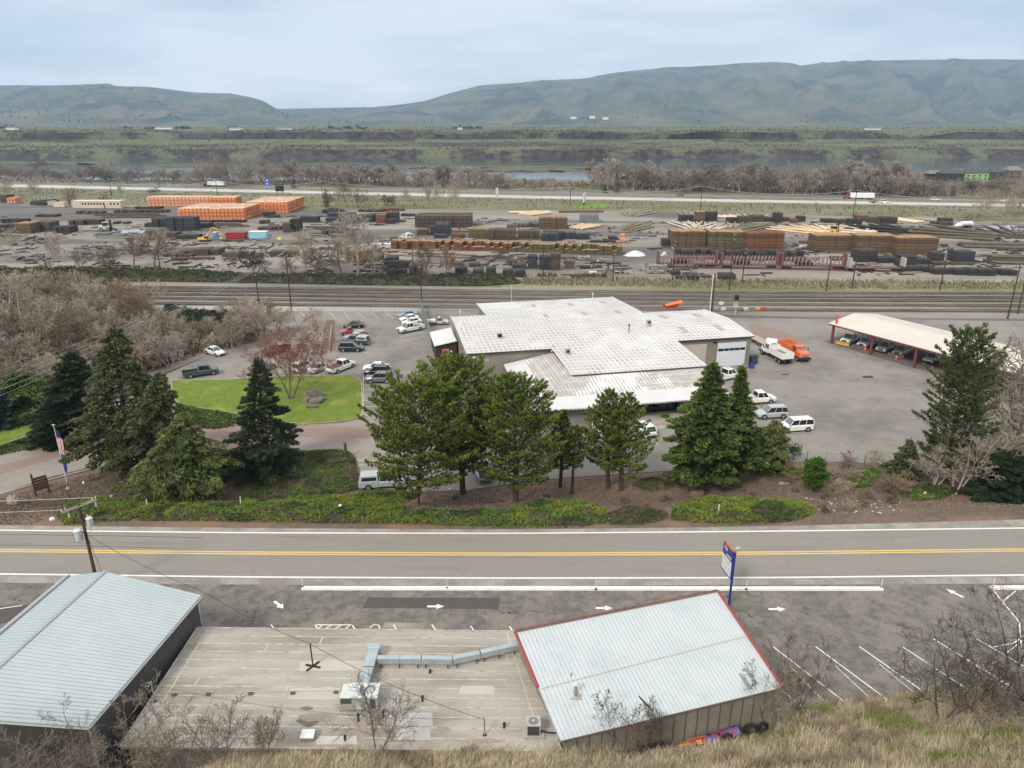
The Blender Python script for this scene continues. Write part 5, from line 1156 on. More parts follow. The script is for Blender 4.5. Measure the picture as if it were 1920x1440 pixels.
def conifer(kind,H,Rd,base,seed,mats,label,dens=1.,lean=0.,env=None,name=None,group=None):
 rr=random.Random(seed);root=empty(name or{'pine':'pine_tree','fir':'fir_tree','cedar':'cedar_tree','spruce':'spruce_tree'}[kind],label=label,cat='tree',group=group)
 tr=MB();n=9;pts=[]
 for i in range(n):t=i/(n-1);pts.append(Vector((lean*t*H+.25*math.sin(t*5+seed)*t,.2*math.sin(t*4+seed*2)*t,H*t*.97-.3*(i==0))))
 r0=.018*H+.08;tr.tube(pts,r0,8,.03)
 def tp(t):k=min(n-2,int(t*(n-1)));return pts[k].lerp(pts[k+1],t*(n-1)-k)
 V=[[],[]];Fc=[[],[]]
 if env is None:
  env={'pine':lambda t:(math.sin(math.pi*min(1,.12+.88*t)**.75)**.75)*1.0*(1 if t>.15 else .75+.25*t/.15),'fir':lambda t:(1-t)**.75*(.75+.25*min(1,t*6))+.02,'cedar':lambda t:(1-t)**.8*(.7+.3*min(1,t*5))+.03,'spruce':lambda t:(1-t)**.8+.03}[kind]
 nb=int({'pine':95,'fir':150,'cedar':120,'spruce':140}[kind]*dens*(H/14)**.7)
 for b in range(nb):
  t=((b+rr.random())/nb);a=b*2.399+rr.uniform(-.4,.4);h=base+(1-base)*t*.99
  Lb=Rd*env(t)*(rr.uniform(.8,1.08)if kind=='pine' else rr.uniform(.6,1.18))*(.85+(.22 if kind=='pine' else .4)*mnoise.noise(Vector((math.cos(a)*1.4+seed,math.sin(a)*1.4,t*5))))
  if Lb<.25:Lb=.25
  o=tp(h);dirh=Vector((math.cos(a),math.sin(a),0))
  rise={'pine':.22+.65*t,'fir':-.12+.35*t,'cedar':-.05+.25*t,'spruce':-.22+.4*t}[kind]+rr.uniform(-.12,.12)
  pl=[];k=5
  for i in range(k+1):
   s=i/k;sag={'pine':.12*s*s,'fir':-.10*s*s,'cedar':-.30*s*s,'spruce':-.05*s*s}[kind]
   pl.append(o+dirh*(Lb*s)+Vector((0,0,Lb*(rise*s+sag)))+Vector((rr.uniform(-.06,.06),rr.uniform(-.06,.06),0))*s*Lb*.4)
  tr.tube(pl,.012*H*.35*(1-t)+.03,3,.012,cap=False)
  side=Vector((-dirh.y,dirh.x,0))
  nt=int(Lb*{'pine':13,'fir':24,'cedar':20,'spruce':24}[kind]*dens)+4
  for q in range(nt):
   s=rr.random()**.6;s=.18+.82*s
   kk=min(k-1,int(s*k));p=pl[kk].lerp(pl[kk+1],s*k-kk)
   wid=Lb*.42*(1.05-s)+.18
   off=rr.uniform(-1,1)*wid
   if kind=='pine':
    p=p+side*off+Vector((0,0,rr.uniform(-.1,.22)))+dirh*abs(off)*.25
    d=Vector((dirh.x*.5,dirh.y*.5,.9))+side*(off*.5)
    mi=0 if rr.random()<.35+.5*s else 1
    tuft(V[mi],Fc[mi],p,d.normalized(),.38,.05,7,rr,.7)
   else:
    p=p+side*off+Vector((0,0,rr.uniform(-.14,.06)-(.18*abs(off)if kind!='fir' else .05)))+dirh*abs(off)*.2
    d=(dirh*.9+side*(off/wid*.9)+Vector((0,0,{'fir':.12,'cedar':-.35,'spruce':-.15}[kind]))).normalized()
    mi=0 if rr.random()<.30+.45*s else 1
    tuft(V[mi],Fc[mi],p,d,.42,.085,4,rr,.5)
 tuft(V[0],Fc[0],tp(.99),Vector((0,0,1)),.6,.05,8,rr,.4)
 tr.build('trunk',m_bark,root)
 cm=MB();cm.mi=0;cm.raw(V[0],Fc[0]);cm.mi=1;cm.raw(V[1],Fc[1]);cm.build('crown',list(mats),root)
 return root
def plant_px(root,bx,by,z=None,rz=0.):p=P(bx,by,z);place(root,p,rz);return p
def con(kind,bx,by,ty,hwpx,base,seed,mats,label,dens=1.,env=None,z=None,tx=None,name=None,group=None):
 p=P(bx,by,z);H=ztop(p.y,ty)-p.z;s=ppm(p.y-2,p.z+H*.4);Rd=hwpx/s*(1.32 if kind=='pine' else 1.2)
 lean=0
 if tx is not None:
  u=(tx-960)/F;v=(ty-720)/F;depth=p.y*math.cos(TH)+(CZ-p.z-H)*math.sin(TH);lean=(u*depth-p.x)/H
 r=conifer(kind,H,Rd,base,seed,mats,label,dens,lean,env,name,group);r.location=p;return r
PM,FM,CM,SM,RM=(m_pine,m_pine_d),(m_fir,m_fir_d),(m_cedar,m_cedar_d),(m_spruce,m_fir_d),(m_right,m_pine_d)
bp=lambda a:(lambda t:a[min(len(a)-2,int(t*(len(a)-1)))]+(a[min(len(a)-1,int(t*(len(a)-1))+1)]-a[min(len(a)-2,int(t*(len(a)-1)))])*(t*(len(a)-1)-int(t*(len(a)-1)))if t<1 else a[-1])
con('pine',785,946,716,98,.14,11,PM,'broad bright green pine, leftmost of the pine row beside the road',1.3,bp([.65,1.0,1.05,1.,.95,.85,.7,.4,.1]),tx=790)
con('pine',868,926,668,68,.16,12,PM,'tallest pine of the row, second from left, before the office corner',1.25,bp([.5,.8,.85,.8,.95,1.0,.8,.5,.12]),tx=855)
con('pine',967,941,700,84,.14,13,PM,'wide green pine third from left in the pine row',1.3,bp([.7,.95,1.0,1.0,.9,.8,.6,.35,.1]),tx=963)
con('pine',1050,912,768,28,.22,14,PM,'slim pine with thin trunk right of the wide green pine',1.0,bp([.6,.9,1.,1.,.8,.6,.4,.2,.1]),tx=1058)
con('pine',1072,926,800,26,.4,15,PM,'thinnest pine with bare leaning trunk between the slim pines',.8,None,tx=1082)
con('pine',1140,914,728,46,.2,16,PM,'left one of the narrow twin pines before the entrance',1.1,bp([.6,1.,1.,.9,.8,.7,.5,.3,.1]),tx=1140)
con('pine',1164,919,735,52,.16,17,PM,'right one of the narrow twin pines with curved trunk',.9,bp([.8,1.1,1.05,.85,.7,.6,.45,.3,.1]),tx=1178)
con('fir',1316,907,672,72,.12,18,FM,'large dark green spruce right of the office entrance',1.5,bp([.8,1.,1.,.98,.9,.8,.62,.45,.30,.2,.05]),tx=1343)
con('fir',1374,897,676,50,.12,19,FM,'second dark spruce with thin pointed top behind the large one',1.1,bp([1.,1.1,1.,.9,.75,.6,.45,.3,.25,.15,.04]),tx=1396)
con('cedar',1444,884,788,32,.02,20,(m_cedar,m_fir),'round topped olive green cedar right of the two spruces',1.5,bp([.9,1.,1.,1.,.95,.85,.65,.3]))
con('pine',1524,922,862,21,.12,21,(fol('young_needles',(.085,.17,.018),(.05,.11,.015)),m_fir),'young bright green pine sapling in the right hand brush',1.4,bp([.7,1,1,.9,.7,.4,.1]))
con('pine',1776,905,615,57,.08,22,RM,'tall ragged pine with dark foliage at right before the truck shelter',1.2,bp([1.,.95,.75,1.15,.7,1.0,.9,.75,.95,.5,.55,.15]),tx=1822)
con('cedar',1692,890,822,36,.02,23,(m_cedar,m_cedar_d),'short drooping cedar at the foot of the tall ragged pine',1.4)
con('spruce',1880,936,846,55,.0,24,(m_fir_d,m_fir_d),'low nearly black spruce at right under the grey bare tree',1.6,bp([1.,1.,.95,.8,.55,.2]))
con('cedar',236,892,602,92,.2,25,CM,'tallest olive conifer in the left group with open airy crown',1.15,bp([.7,.95,1.,1.,.9,.72,.55,.42,.30,.25,.08]),tx=216)
con('cedar',264,912,690,70,.22,26,CM,'brownish olive conifer in the middle of the left group',1.0,bp([.9,1.1,1.,.9,.75,.55,.4,.25,.1]),tx=300)
con('cedar',328,940,770,88,.24,27,(m_cedar,m_fir),'low spreading conifer at the front of the left group',1.2,bp([.9,1.15,1.1,.9,.6,.3,.1]),tx=340)
con('spruce',112,828,650,62,.02,28,SM,'very dark dense spruce beside the left lawn',1.5,bp([1.,1.,1.,.85,.7,.6,.5,.3,.1]),tx=131)
con('fir',497,888,662,68,.06,29,(m_spruce,m_cedar_d),'dark spruce between the driveway and the central lawn',1.0,bp([.95,1.05,1.05,1.,.85,.8,.62,.5,.32,.2,.06]),tx=481)
con('spruce',2,800,728,42,.0,30,(m_bluespruce,m_fir_d),'blue green spruce cut off by the left frame edge',1.6)
con('cedar',52,778,694,62,.0,31,(m_fir,m_fir_d),'broad dark green bush tree behind the left lawn',1.5,bp([1.,1.,.95,.85,.6,.25]))
con('spruce',-70,790,690,70,.0,32,SM,'dark conifer outside the left frame edge',1.)
m_farev=fol('far_evergreen',(.022,.042,.020),(.015,.03,.016))
for(x,b,t,hw,lb)in((1156,362,323,9,'dark green conifer among bare trees beyond the billboard'),(1134,362,345,8,'low dark conifer beside the taller one beyond the freeway'),(551,353,335,7,'small dark conifer beyond the freeway at left'),(612,388,352,10,'ivy covered dark tree on the yard side of freeway')):
 p=P(x,b,LOT);H=ztop(p.y,t)-p.z;r=conifer('spruce',H,hw/ppm(p.y),.02,x,(m_farev,m_farev),lb,.45);r.location=p
def bare(H,spread,seed,levels=4,kids=None,r0=None,up=.35,thin=.018,stems=1,lowfork=.2,droop=0.,maxseg=3000,wide=.45):
 rr=random.Random(seed);tk=MB();tw=MB();cnt=[0];NK=[16,8,5,3,2]
 if stems>2:NK=[max(5,int(22/stems**.7)),7,4,3,2]
 def grow(p,d,L,r,lv):
  cnt[0]+=1
  k=(7,4,3,2,1,1)[lv];pts=[p];wob=(.10,.2,.26,.3,.3,.3)[lv]
  for i in range(k):
   d=(d+Vector((rr.uniform(-1,1),rr.uniform(-1,1),rr.uniform(-.6,.8)+up*.45))*wob).normalized();pts.append(pts[-1]+d*(L/k))
  re=max(thin*.5,r*.3)
  (tk if lv==0 else tw).tube(pts,max(thin,r),6 if lv==0 else(4 if lv==1 else 3),re,cap=False)
  if lv>=levels or cnt[0]>maxseg:return
  n=NK[lv]+rr.randint(-1,1)
  for i in range(max(1,n)):
   s=(lowfork if lv==0 else .15)+(.98-(lowfork if lv==0 else .15))*((i+rr.random())/max(1,n))
   kk=min(k-1,int(s*k));q=pts[kk].lerp(pts[kk+1],s*k-kk);ax0=(pts[kk+1]-pts[kk]).normalized()
   a=i*2.4+rr.uniform(-.6,.6)if lv==0 else rr.uniform(0,6.283)
   sid=ax0.cross(Vector((math.cos(a),math.sin(a),.01)));sid.normalize()
   th=rr.uniform(.55,1.0)*(spread/.45)
   dd=(ax0*math.cos(th)+sid*math.sin(th)).normalized()
   l2=L*((wide+.12)*(1-.62*s)if lv==0 else .58*(1.1-.6*s))*rr.uniform(.7,1.2)
   grow(q,dd,l2,max(re,r*(1-.65*s))*rr.uniform(.38,.55),lv+1)
 for s in range(stems):
  a=s*2.4+rr.uniform(-.5,.5);sp=0 if stems==1 else rr.uniform(.15,.75)*(.7 if stems<4 else 1)
  grow(Vector((math.cos(a)*.03*stems*H*.2,math.sin(a)*.03*stems*H*.2,-.12)),Vector((math.cos(a)*sp,math.sin(a)*sp,1)).normalized(),H*rr.uniform(.75,1.),(r0 or H*.02)/(stems**.45),0)
 zs=max(v[2]for v in tw.v);k=H/zs
 for m in(tk,tw):m.v=[(v[0]*k,v[1]*k,v[2]*k)for v in m.v]
 return tk,tw
def bare_tree(H,spread,seed,m,label,cat='tree',name='bare_tree',group=None,mtw=None,tips=None,**k):
 tk,tw=bare(H,spread,seed,**k);root=empty(name,label=label,cat=cat,group=group)
 tk.build('trunk',m,root);tw.build('crown',mtw or m,root)
 if tips:
  rr=random.Random(seed+1);v=[];f=[]
  for _ in range(tips[1]):
   p=Vector(rr.choice(tw.v));
   if p.z<H*tips[4]:continue
   tuft(v,f,p,Vector((rr.uniform(-1,1),rr.uniform(-1,1),rr.uniform(-.3,1))).normalized(),tips[2],tips[3],3,rr,.9)
  mb=MB();mb.raw(v,f);tag(mb.build('seed_heads' if tips[5]else 'buds',tips[0],root),kind='stuff')
 return root
m_tw_tan=mat('tan_twigs',(.37,.305,.225),(.26,.21,.155),s=.6,rough=1,orand=.18)
m_tw_grey=mat('grey_twigs',(.40,.345,.28),(.29,.245,.195),s=.6,rough=1,orand=.15)
m_tw_brown=mat('brown_twigs',(.23,.165,.11),(.16,.115,.08),s=.6,rough=1,orand=.2)
m_tw_dark=mat('dark_twigs',(.095,.075,.062),(.065,.052,.045),s=.6,rough=1,orand=.2)
m_tw_red=mat('red_twigs',(.24,.135,.105),(.17,.10,.08),s=.6,rough=1)
m_tw_pink=mat('pink_twigs',(.33,.26,.25),(.26,.20,.19),s=.6,rough=1)
PROT={}
def proto(key,H,spread,seed,m,**k):
 r=bare_tree(H,spread,seed,m,'x',**k);r.location=(0,-500,-100);PROT[key]=[r,False,H];return r
def put(key,bx,by,ty,label,group=None,z=None,w=1.,rz=None,Hm=None,name=None):
 r,used,H0=PROT[key];p=P(bx,by,z);H=(ztop(p.y,ty)-p.z)if Hm is None else Hm;s=H/H0
 rz=rnd.uniform(0,6.28)if rz is None else rz
 if not used:PROT[key][1]=True;o=place(r,p,rz,label,group,(s*w,s*w,s));
 else:o=copy_tree(r,p,rz,label,group,None,(s*w,s*w,s))
 if 'group' in o and not group:del o['group']
 return o
for i,(m,st)in enumerate(((m_tw_grey,1),(m_tw_tan,2),(m_tw_brown,3),(m_tw_tan,1),(m_tw_grey,3),(m_tw_brown,1))):proto('t%d'%i,9,.48,40+i,m,stems=st,levels=4,thin=.026,maxseg=2600)
proto('pinkt',6,.5,60,m_tw_pink,stems=3,levels=4,thin=.026,maxseg=2600)
proto('vase',8,.3,61,m_tw_tan,stems=6,levels=3,thin=.03,up=.8)
for i,m in enumerate((m_tw_brown,m_tw_tan,m_tw_dark)):proto('b%d'%i,3,.5,70+i,m,stems=7,levels=3,thin=.02,name='bare_bush',maxseg=1800)
p=P(545,748,LOT);r=bare_tree(ztop(p.y,598)-LOT,.5,80,m_bark_g,'broad bare tree with reddish buds on the central lawn',mtw=m_tw_red,stems=3,levels=4,thin=.028,wide=.75,maxseg=5200,tips=(mat('red_buds',(.34,.12,.075),(.25,.09,.06),s=1,isl=.3),5200,.16,.05,.35,False));r.location=p;r.scale=(1.25,1.25,1)
put('t0',597,652,572,'slender bare tree in the planting strip between parked cars',w=.8)
put('t4',490,640,556,'pale bare tree at the railway side of the left lot',w=1.2)
put('pinkt',478,636,566,'pinkish budding bare tree by the railway at left',w=1.5)
put('pinkt',320,690,620,'small pale pink budding tree behind the rail fence',w=1.3)
put('t3',436,660,590,'pale shrubby tree leaning behind the white parked sedan',w=1.3)
p=P(1888,885,None);r=bare_tree(ztop(p.y,622)-p.z,.55,83,m_bark_g,'tall grey bare tree with forked trunk at the right edge',mtw=mat('pale_grey_twigs',(.25,.21,.175),(.17,.145,.12),s=1),stems=1,levels=4,thin=.075,maxseg=6500,r0=.55,lowfork=.28,wide=.95);r.location=p;r.scale=(1.25,1.25,1)
for i,(x,b,t,w,lb)in enumerate(((1790,925,800,1.4,'grey tangled bare bush before the tall ragged pine'),(1750,915,830,1.3,'low tangled grey bush left of the tangled bare bush'),(1830,900,740,1.0,'grey branching bush overlapping the tall ragged pine'),(1925,900,760,1.2,'grey bare bush cut by the right frame edge'))):
 put('t4',x,b,t,lb,w=w)
for i,(x,b,h,k,lb)in enumerate(((1570,925,2.4,'b1','pale scrub bush right of the pine sapling'),(1655,925,2.6,'b0','brown scrub bush at the foot of short cedar'),(1690,925,2.8,'b0','brown scrub bush below the short cedar'),(1640,875,2.6,'b1','thin leafless bush standing at the sagging fence'),(1590,875,2.2,'b0','two stemmed bare shoot at the sagging fence'),(1590,955,1.3,'b1','low heap of pale brushwood beside the road'),(1545,960,1.1,'b2','dark low brushwood at the end of the juniper bed'),(1620,950,1.2,'b0','reddish brushwood tangle left of the bare dirt'),(1210,955,1.4,'b0','grey dead juniper scrub below the twin pines'),(1170,945,1.2,'b2','dark dead scrub left of grey dead scrub'),(1245,940,1.3,'b0','dry scrub above the bright juniper'),(1250,912,1.2,'b2','dark dead shrub near the flat rock'),(620,872,1.0,'b0','dead brown patch bush in the left juniper'),(600,868,.9,'b2','second dead brown patch bush in the left juniper'),(1720,900,2.5,'b2','dark scrub under the ragged pine'),(1285,790,.9,'b0','rust coloured bare shrub in the entrance bed'),(1480,905,1.6,'b0','brown scrub below the olive cedar'),(1410,930,1.0,'b0','dry scrub tuft at the bright juniper edge'),(1560,905,1.8,'b2','dark scrub bush beside the pine sapling'),(1620,935,1.6,'b0','brown scrub between green scrub patch and the dirt'),(1670,945,1.3,'b2','dark scrub at the edge of the bare dirt'),(1545,935,1.2,'b0','low brown scrub under the pine sapling'),(1715,870,2.2,'b1','bare scrub behind the short cedar'),(1600,900,1.8,'b1','pale twiggy scrub left of the green scrub patch'))):
 put(k,x,b,0,lb,w=1.4,Hm=h,name='bare_bush')
GT='bare trees of the thicket left of the parking lot'
spots=[];rr=random.Random(5)
thick=[(20,585,505),(60,560,500),(110,600,512),(150,570,505),(190,600,520),(235,570,520),(15,640,560),(70,650,560),(120,655,570),(165,640,560),(215,640,570),(265,620,545),(30,700,610),(85,690,620),(150,700,630),(205,690,600),(262,675,590),(300,655,585),(-20,620,540),(-30,690,600),(250,592,512),(290,612,560),(340,640,590),(375,640,600),(405,630,590),(440,618,570),(10,735,660),(100,725,660),(330,668,620),(185,660,590),(130,625,545),(50,615,545),(225,615,550),(360,655,610),(470,600,555),(5,670,590),(140,735,668),(230,720,640),(-60,740,650),(-70,660,570),(-90,600,520),(505,605,560),(415,600,560),(520,625,575)]
for i,(x,b,t)in enumerate(thick):
 put('t%d'%(i*7%6),x,b,t,'bare brown tree in the dense leafless thicket left of the parking lot',GT,z=LOT,w=1.5)
for i,(x,b)in enumerate(((60,675),(180,680),(240,655),(20,610),(300,635),(130,590),(350,628),(395,655),(280,690),(100,640),(210,585),(15,715),(450,645),(330,605),(160,615),(90,705))):
 put('b%d'%(i%2),x,b,0,'leafless brown bush filling the thicket left of the parking lot','bushes of the left thicket',z=LOT,w=2.0,Hm=3.4)
put('vase',262,590,515,'tan vase shaped bare tree against the railway tracks',z=LOT,w=1.3)
put('vase',462,606,545,'dark stemmed shrub tree at the end of the ivy bank',z=LOT,w=1.)
for k,x,b,t,w,lb in(('t0',100,512,430,1.0,'whitish bare tree left of the tie yard'),('t2',205,505,447,1.3,'dark leafless tree right of the whitish tree at the yard edge'),('t5',252,500,440,1.5,'leaning dark leafless tree at the yard edge, left one'),('t5',290,500,425,1.5,'leaning dark leafless tree at the yard edge, right one'),('t2',150,505,455,1.4,'dark bush-like tree between the pale and dark yard trees'),('b2',480,514,455,1.3,'dark bushy tree in front of the excavator area'),('t2',440,500,462,1.4,'small dark tree below the red container'),('t2',545,518,470,1.3,'dark bare tree left of the tall pale tree'),('t5',590,520,462,1.3,'bushy dark tree at yard edge under the wires'),('t5',640,518,450,1.3,'dark tree with slanting limbs left of the tall pale tree'),('t0',672,518,388,1.15,'tall pale bare tree standing before the tie stacks'),('t3',575,516,425,1.,'pale thin tree between dark bushy trees'),('t4',700,516,432,.9,'thin pale tree right of the tall pale tree'),('b2',740,523,482,1.2,'dark conical bush right of the pale trees'),('t5',805,524,455,1.2,'dark fan shaped bare tree, left of a pair'),('t5',836,524,462,1.1,'dark fan shaped bare tree, right of a pair'),('t4',22,470,425,1.,'pale bare tree left of the yard stacks')):
 put(k,x,b,t,lb,z=LOT,w=w)
for k,x,b,t,w,lb in(('t2',614,388,350,1.1,'leafless tree beside the ivy covered tree'),('t5',650,389,338,1.2,'dark bare tree at the freeway verge, left of centre'),('t2',672,389,345,1.3,'wide dark bare tree at the freeway verge'),('b2',730,386,362,1.5,'small leaning bush tree on the freeway verge'),('t0',764,389,350,.9,'white stemmed birch like tree on the freeway verge'),('t0',806,389,345,.9,'pale slim tree left of the verge pair'),('t0',820,390,340,.8,'pale slim tree right of the verge pair'),('t3',852,390,335,.9,'tan slim tree on the verge near the long brown stack'),('t2',130,384,343,1.4,'dark bushy tree on the verge left of the lamp post'),('t0',70,378,338,1.2,'pale bare tree on the verge at far left'),('t3',14,372,335,1.4,'tan tree on the verge at the left frame edge'),('t2',195,384,360,1.5,'low dark bush tree beyond the long beige trailer'),('t3',228,370,345,1.2,'thin tree above the beige trailer by the freeway'),('b2',290,366,350,1.6,'dark bush on the verge beyond the orange stacks'),('t3',1842,412,350,1.2,'tall tan tree at the right end of the verge'),('t4',1885,420,365,1.2,'pale tree at the right end of the verge'),('t3',1905,418,372,1.3,'tan tree cut by the right frame edge on the verge'),('b1',1820,414,396,2.,'tan scrub at the right end of the yard')):
 put(k,x,b,t,lb,z=LOT,w=w)
FARP=[]
m_far=[mat('far_twigs_a',(.29,.235,.195),(.21,.17,.14),s=.2,rough=1,orand=.25),mat('far_twigs_b',(.35,.30,.255),(.26,.22,.19),s=.2,rough=1,orand=.2),mat('far_twigs_c',(.21,.17,.14),(.15,.125,.105),s=.2,rough=1,orand=.2)]
for i in range(6):
 tk,tw=bare(14,.42,200+i,levels=3,thin=.06,stems=(1,3,2,5,1,4)[i],r0=.3,up=.6,maxseg=900)
 tw.raw(tk.v,tk.f);o=tw.build('bare_tree',m_far[i%3],loc=(0,-500,-100));FARP.append([o,False])
def far_tree(x,b,t,w,i):
 p=P(x,b,LOT);H=ztop(p.y,t)-LOT;o,used=FARP[i];s=H/14
 if used:o=copy_tree(o)
 else:FARP[i][1]=True
 place(o,(p.x,p.y,LOT-.3),rnd.uniform(0,6.28),None,None,(s*w,s*w,s));return o
rr=random.Random(77)
def belt(x0,x1,n,base,hmin,hmax,label,group,w=1.6,ks=(0,1,2,3,4,5)):
 for i in range(n):
  x=x0+(x1-x0)*(i+rr.random())/n;b=resample(FW,[x])[0][1]-12-rr.uniform(*base);t=b-rr.uniform(hmin,hmax)
  tag(far_tree(x,b,t,w*rr.uniform(.8,1.3),rr.choice(ks)),nth(i+1,n)+' '+label,'tree',group)
belt(480,700,30,(0,7),28,46,'leafless tree in the riverside belt left of centre','riverside trees left of centre')
belt(700,960,30,(0,7),24,44,'leafless tree in the riverside belt near the centre pond','riverside trees at the centre',ks=(1,2,4,3))
belt(960,1110,10,(0,5),14,30,'low leafless riverside tree where the water shows between trees','low riverside trees by open water')
belt(1110,1460,52,(0,10),32,58,'leafless tree in the dense riverside belt right of centre','dense riverside trees right of centre')
belt(1460,1700,42,(0,12),34,66,'leafless tree in the belt behind the red cab semi','riverside trees behind the freeway trucks')
belt(1700,1960,30,(0,14),18,40,'leafless tree below the riverside houses','riverside trees below the houses')
belt(-60,480,44,(0,6),16,32,'low leafless bush tree in the riverside belt at left','low riverside bush trees at left',2.4,(2,3,5))
for x,t in((385,286),(412,284),(432,285),(455,295),(300,316),(350,318)):
 tag(far_tree(x,350,t,1.3,rr.choice((1,3))),'taller leafless tree rising from the left riverside belt','tree','taller riverside trees at left')
for x,b,t,lb in((28,331,312,'round brown bush on the left river shore, leftmost'),(57,334,309,'large round brown bush on the left river shore'),(68,318,297,'small bush on the left river sandbar'),(112,337,325,'dark brown bush near the water at left'),(152,341,311,'wide reddish brown bush at the river at left'),(206,341,314,'brown bush left of the bright water'),(250,343,323,'dark bush against the bright water'),(210,312,300,'low bush on the tip of the left sandbar')):
 o=far_tree(x,b,t,2.6,(3,5,2)[x%3]);tag(o,lb,'bush')
 o.name='riverside_bush'
m_spk=mat('distant_tree_green',(.035,.05,.04),rough=1)
for x0,x1,n,y in((0,28,5,245),(230,250,2,243),(270,300,7,243.5),(325,355,6,243.5),(430,445,3,243),(615,690,12,242),(850,905,9,241)):
 for i in range(n):
  x=x0+(x1-x0)*(i+rr.random())/n;u_=(x-960)/F/(math.cos(TH)+.36*math.sin(TH));p=Vector((u_*1700,1700,29+rr.uniform(0,2)));h=rr.uniform(5,10);m=MB();v=[];f=[]
  for _ in range(60):
   q=Vector((rr.gauss(0,.28)*h,rr.gauss(0,.28)*h,abs(rr.gauss(.45,.22))*h));tuft(v,f,q,Vector((0,0,1)),h*.22,h*.08,2,rr,1)
  m.raw(v,f);o=m.build('distant_tree',m_spk,loc=p);tag(o,'tiny dark tree on the plateau horizon beyond the river','tree','tiny trees along the plateau horizon')
def polyw(pts,z=None):return[(lambda q:(q.x,q.y))(P(x,y,z))for x,y in pts]
def edge_d(x,y,poly):
 b=1e9
 for(x1,y1),(x2,y2)in zip(poly,poly[1:]+poly[:1]):
  dx,dy=x2-x1,y2-y1;l=dx*dx+dy*dy
  t=max(0,min(1,((x-x1)*dx+(y-y1)*dy)/l))if l else 0
  d=(x-x1-t*dx)**2+(y-y1-t*dy)**2
  if d<b:b=d
 return math.sqrt(b)
def cover(name,pts,mats,height,dens,ln,wd,seed,z=None,patch=None,ms=.45,under=None,holes=.0):
 poly=polyw(pts,z);rr=random.Random(seed);xs=[p[0]for p in poly];ys=[p[1]for p in poly]
 A=(max(xs)-min(xs))*(max(ys)-min(ys));V=[[]for _ in mats];Fc=[[]for _ in mats];n=int(A*dens)
 def hgt(x,y,e):return height*min(1,e/(height*1.3))**.6*(.45+.55*(.5+mnoise.noise(Vector((x*ms,y*ms,seed))))+.25*mnoise.noise(Vector((x*ms*2.7,y*ms*2.7,seed))))
 for _ in range(n):
  x=rr.uniform(min(xs),max(xs));y=rr.uniform(min(ys),max(ys))
  if not inside(x,y,poly):continue
  hole=holes and mnoise.noise(Vector((x*.55,y*.8,seed+9)))<-.35+holes*.6+rr.uniform(-.12,.12)
  if hole and rr.random()<.35:continue
  e=edge_d(x,y,poly);h=hgt(x,y,e);k=rr.random()
  zz=(gz(x,y)if z is None else z)+h*(1-.5*k*k*k)
  nz=mnoise.noise(Vector((x*.3,y*.3,seed+3)))+rr.uniform(-.25,.25)
  mi=0 if nz>-.05 else 1
  if len(mats)>2 and mnoise.noise(Vector((x*.22,y*.22,seed+7)))>.22:mi=2
  if hole:mi=len(mats)-1;zz-=.12
  a=rr.uniform(0,6.28);tuft(V[mi],Fc[mi],Vector((x,y,zz-.1)),Vector((math.cos(a)*.8,math.sin(a)*.8-.15,.65)),ln,wd,3,rr,.45)
 mb=MB()
 for i in range(len(mats)):mb.mi=i;mb.raw(V[i],Fc[i])
 o=mb.build(name,list(mats));tag(o,kind='stuff')
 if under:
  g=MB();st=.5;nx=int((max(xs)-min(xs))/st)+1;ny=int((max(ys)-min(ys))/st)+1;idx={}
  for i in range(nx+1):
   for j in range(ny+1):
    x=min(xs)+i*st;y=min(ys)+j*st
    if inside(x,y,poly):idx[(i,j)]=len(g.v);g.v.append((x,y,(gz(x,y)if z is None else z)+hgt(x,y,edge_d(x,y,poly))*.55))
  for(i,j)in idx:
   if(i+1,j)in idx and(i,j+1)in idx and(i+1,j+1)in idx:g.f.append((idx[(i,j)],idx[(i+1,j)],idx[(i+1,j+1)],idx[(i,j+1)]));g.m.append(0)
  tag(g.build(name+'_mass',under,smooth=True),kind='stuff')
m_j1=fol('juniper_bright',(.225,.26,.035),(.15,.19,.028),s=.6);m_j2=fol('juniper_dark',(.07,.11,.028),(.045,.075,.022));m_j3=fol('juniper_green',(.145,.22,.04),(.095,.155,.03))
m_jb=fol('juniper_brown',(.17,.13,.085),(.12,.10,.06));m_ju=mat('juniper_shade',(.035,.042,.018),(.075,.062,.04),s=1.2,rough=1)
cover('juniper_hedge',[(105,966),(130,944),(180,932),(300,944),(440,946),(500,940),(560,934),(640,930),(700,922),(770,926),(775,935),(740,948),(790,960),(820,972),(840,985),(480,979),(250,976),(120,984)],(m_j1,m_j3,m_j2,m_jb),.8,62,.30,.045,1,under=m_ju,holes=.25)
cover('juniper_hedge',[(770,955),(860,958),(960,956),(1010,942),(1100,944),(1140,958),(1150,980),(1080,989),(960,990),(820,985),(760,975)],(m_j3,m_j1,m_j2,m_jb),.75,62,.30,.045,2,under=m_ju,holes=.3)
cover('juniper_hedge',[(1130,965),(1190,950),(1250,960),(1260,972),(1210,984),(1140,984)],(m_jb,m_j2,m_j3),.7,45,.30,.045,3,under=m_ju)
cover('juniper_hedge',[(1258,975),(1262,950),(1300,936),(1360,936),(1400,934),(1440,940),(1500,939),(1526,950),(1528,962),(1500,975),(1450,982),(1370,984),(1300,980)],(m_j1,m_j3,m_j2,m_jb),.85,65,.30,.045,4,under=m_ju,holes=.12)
cover('juniper_bed',[(365,868),(400,853),(480,848),(560,846),(640,843),(664,850),(670,880),(680,916),(640,928),(560,932),(430,942),(470,915),(500,896),(430,886)],(m_j3,m_j2,m_jb),.55,50,.30,.045,5,under=m_ju,holes=.3)
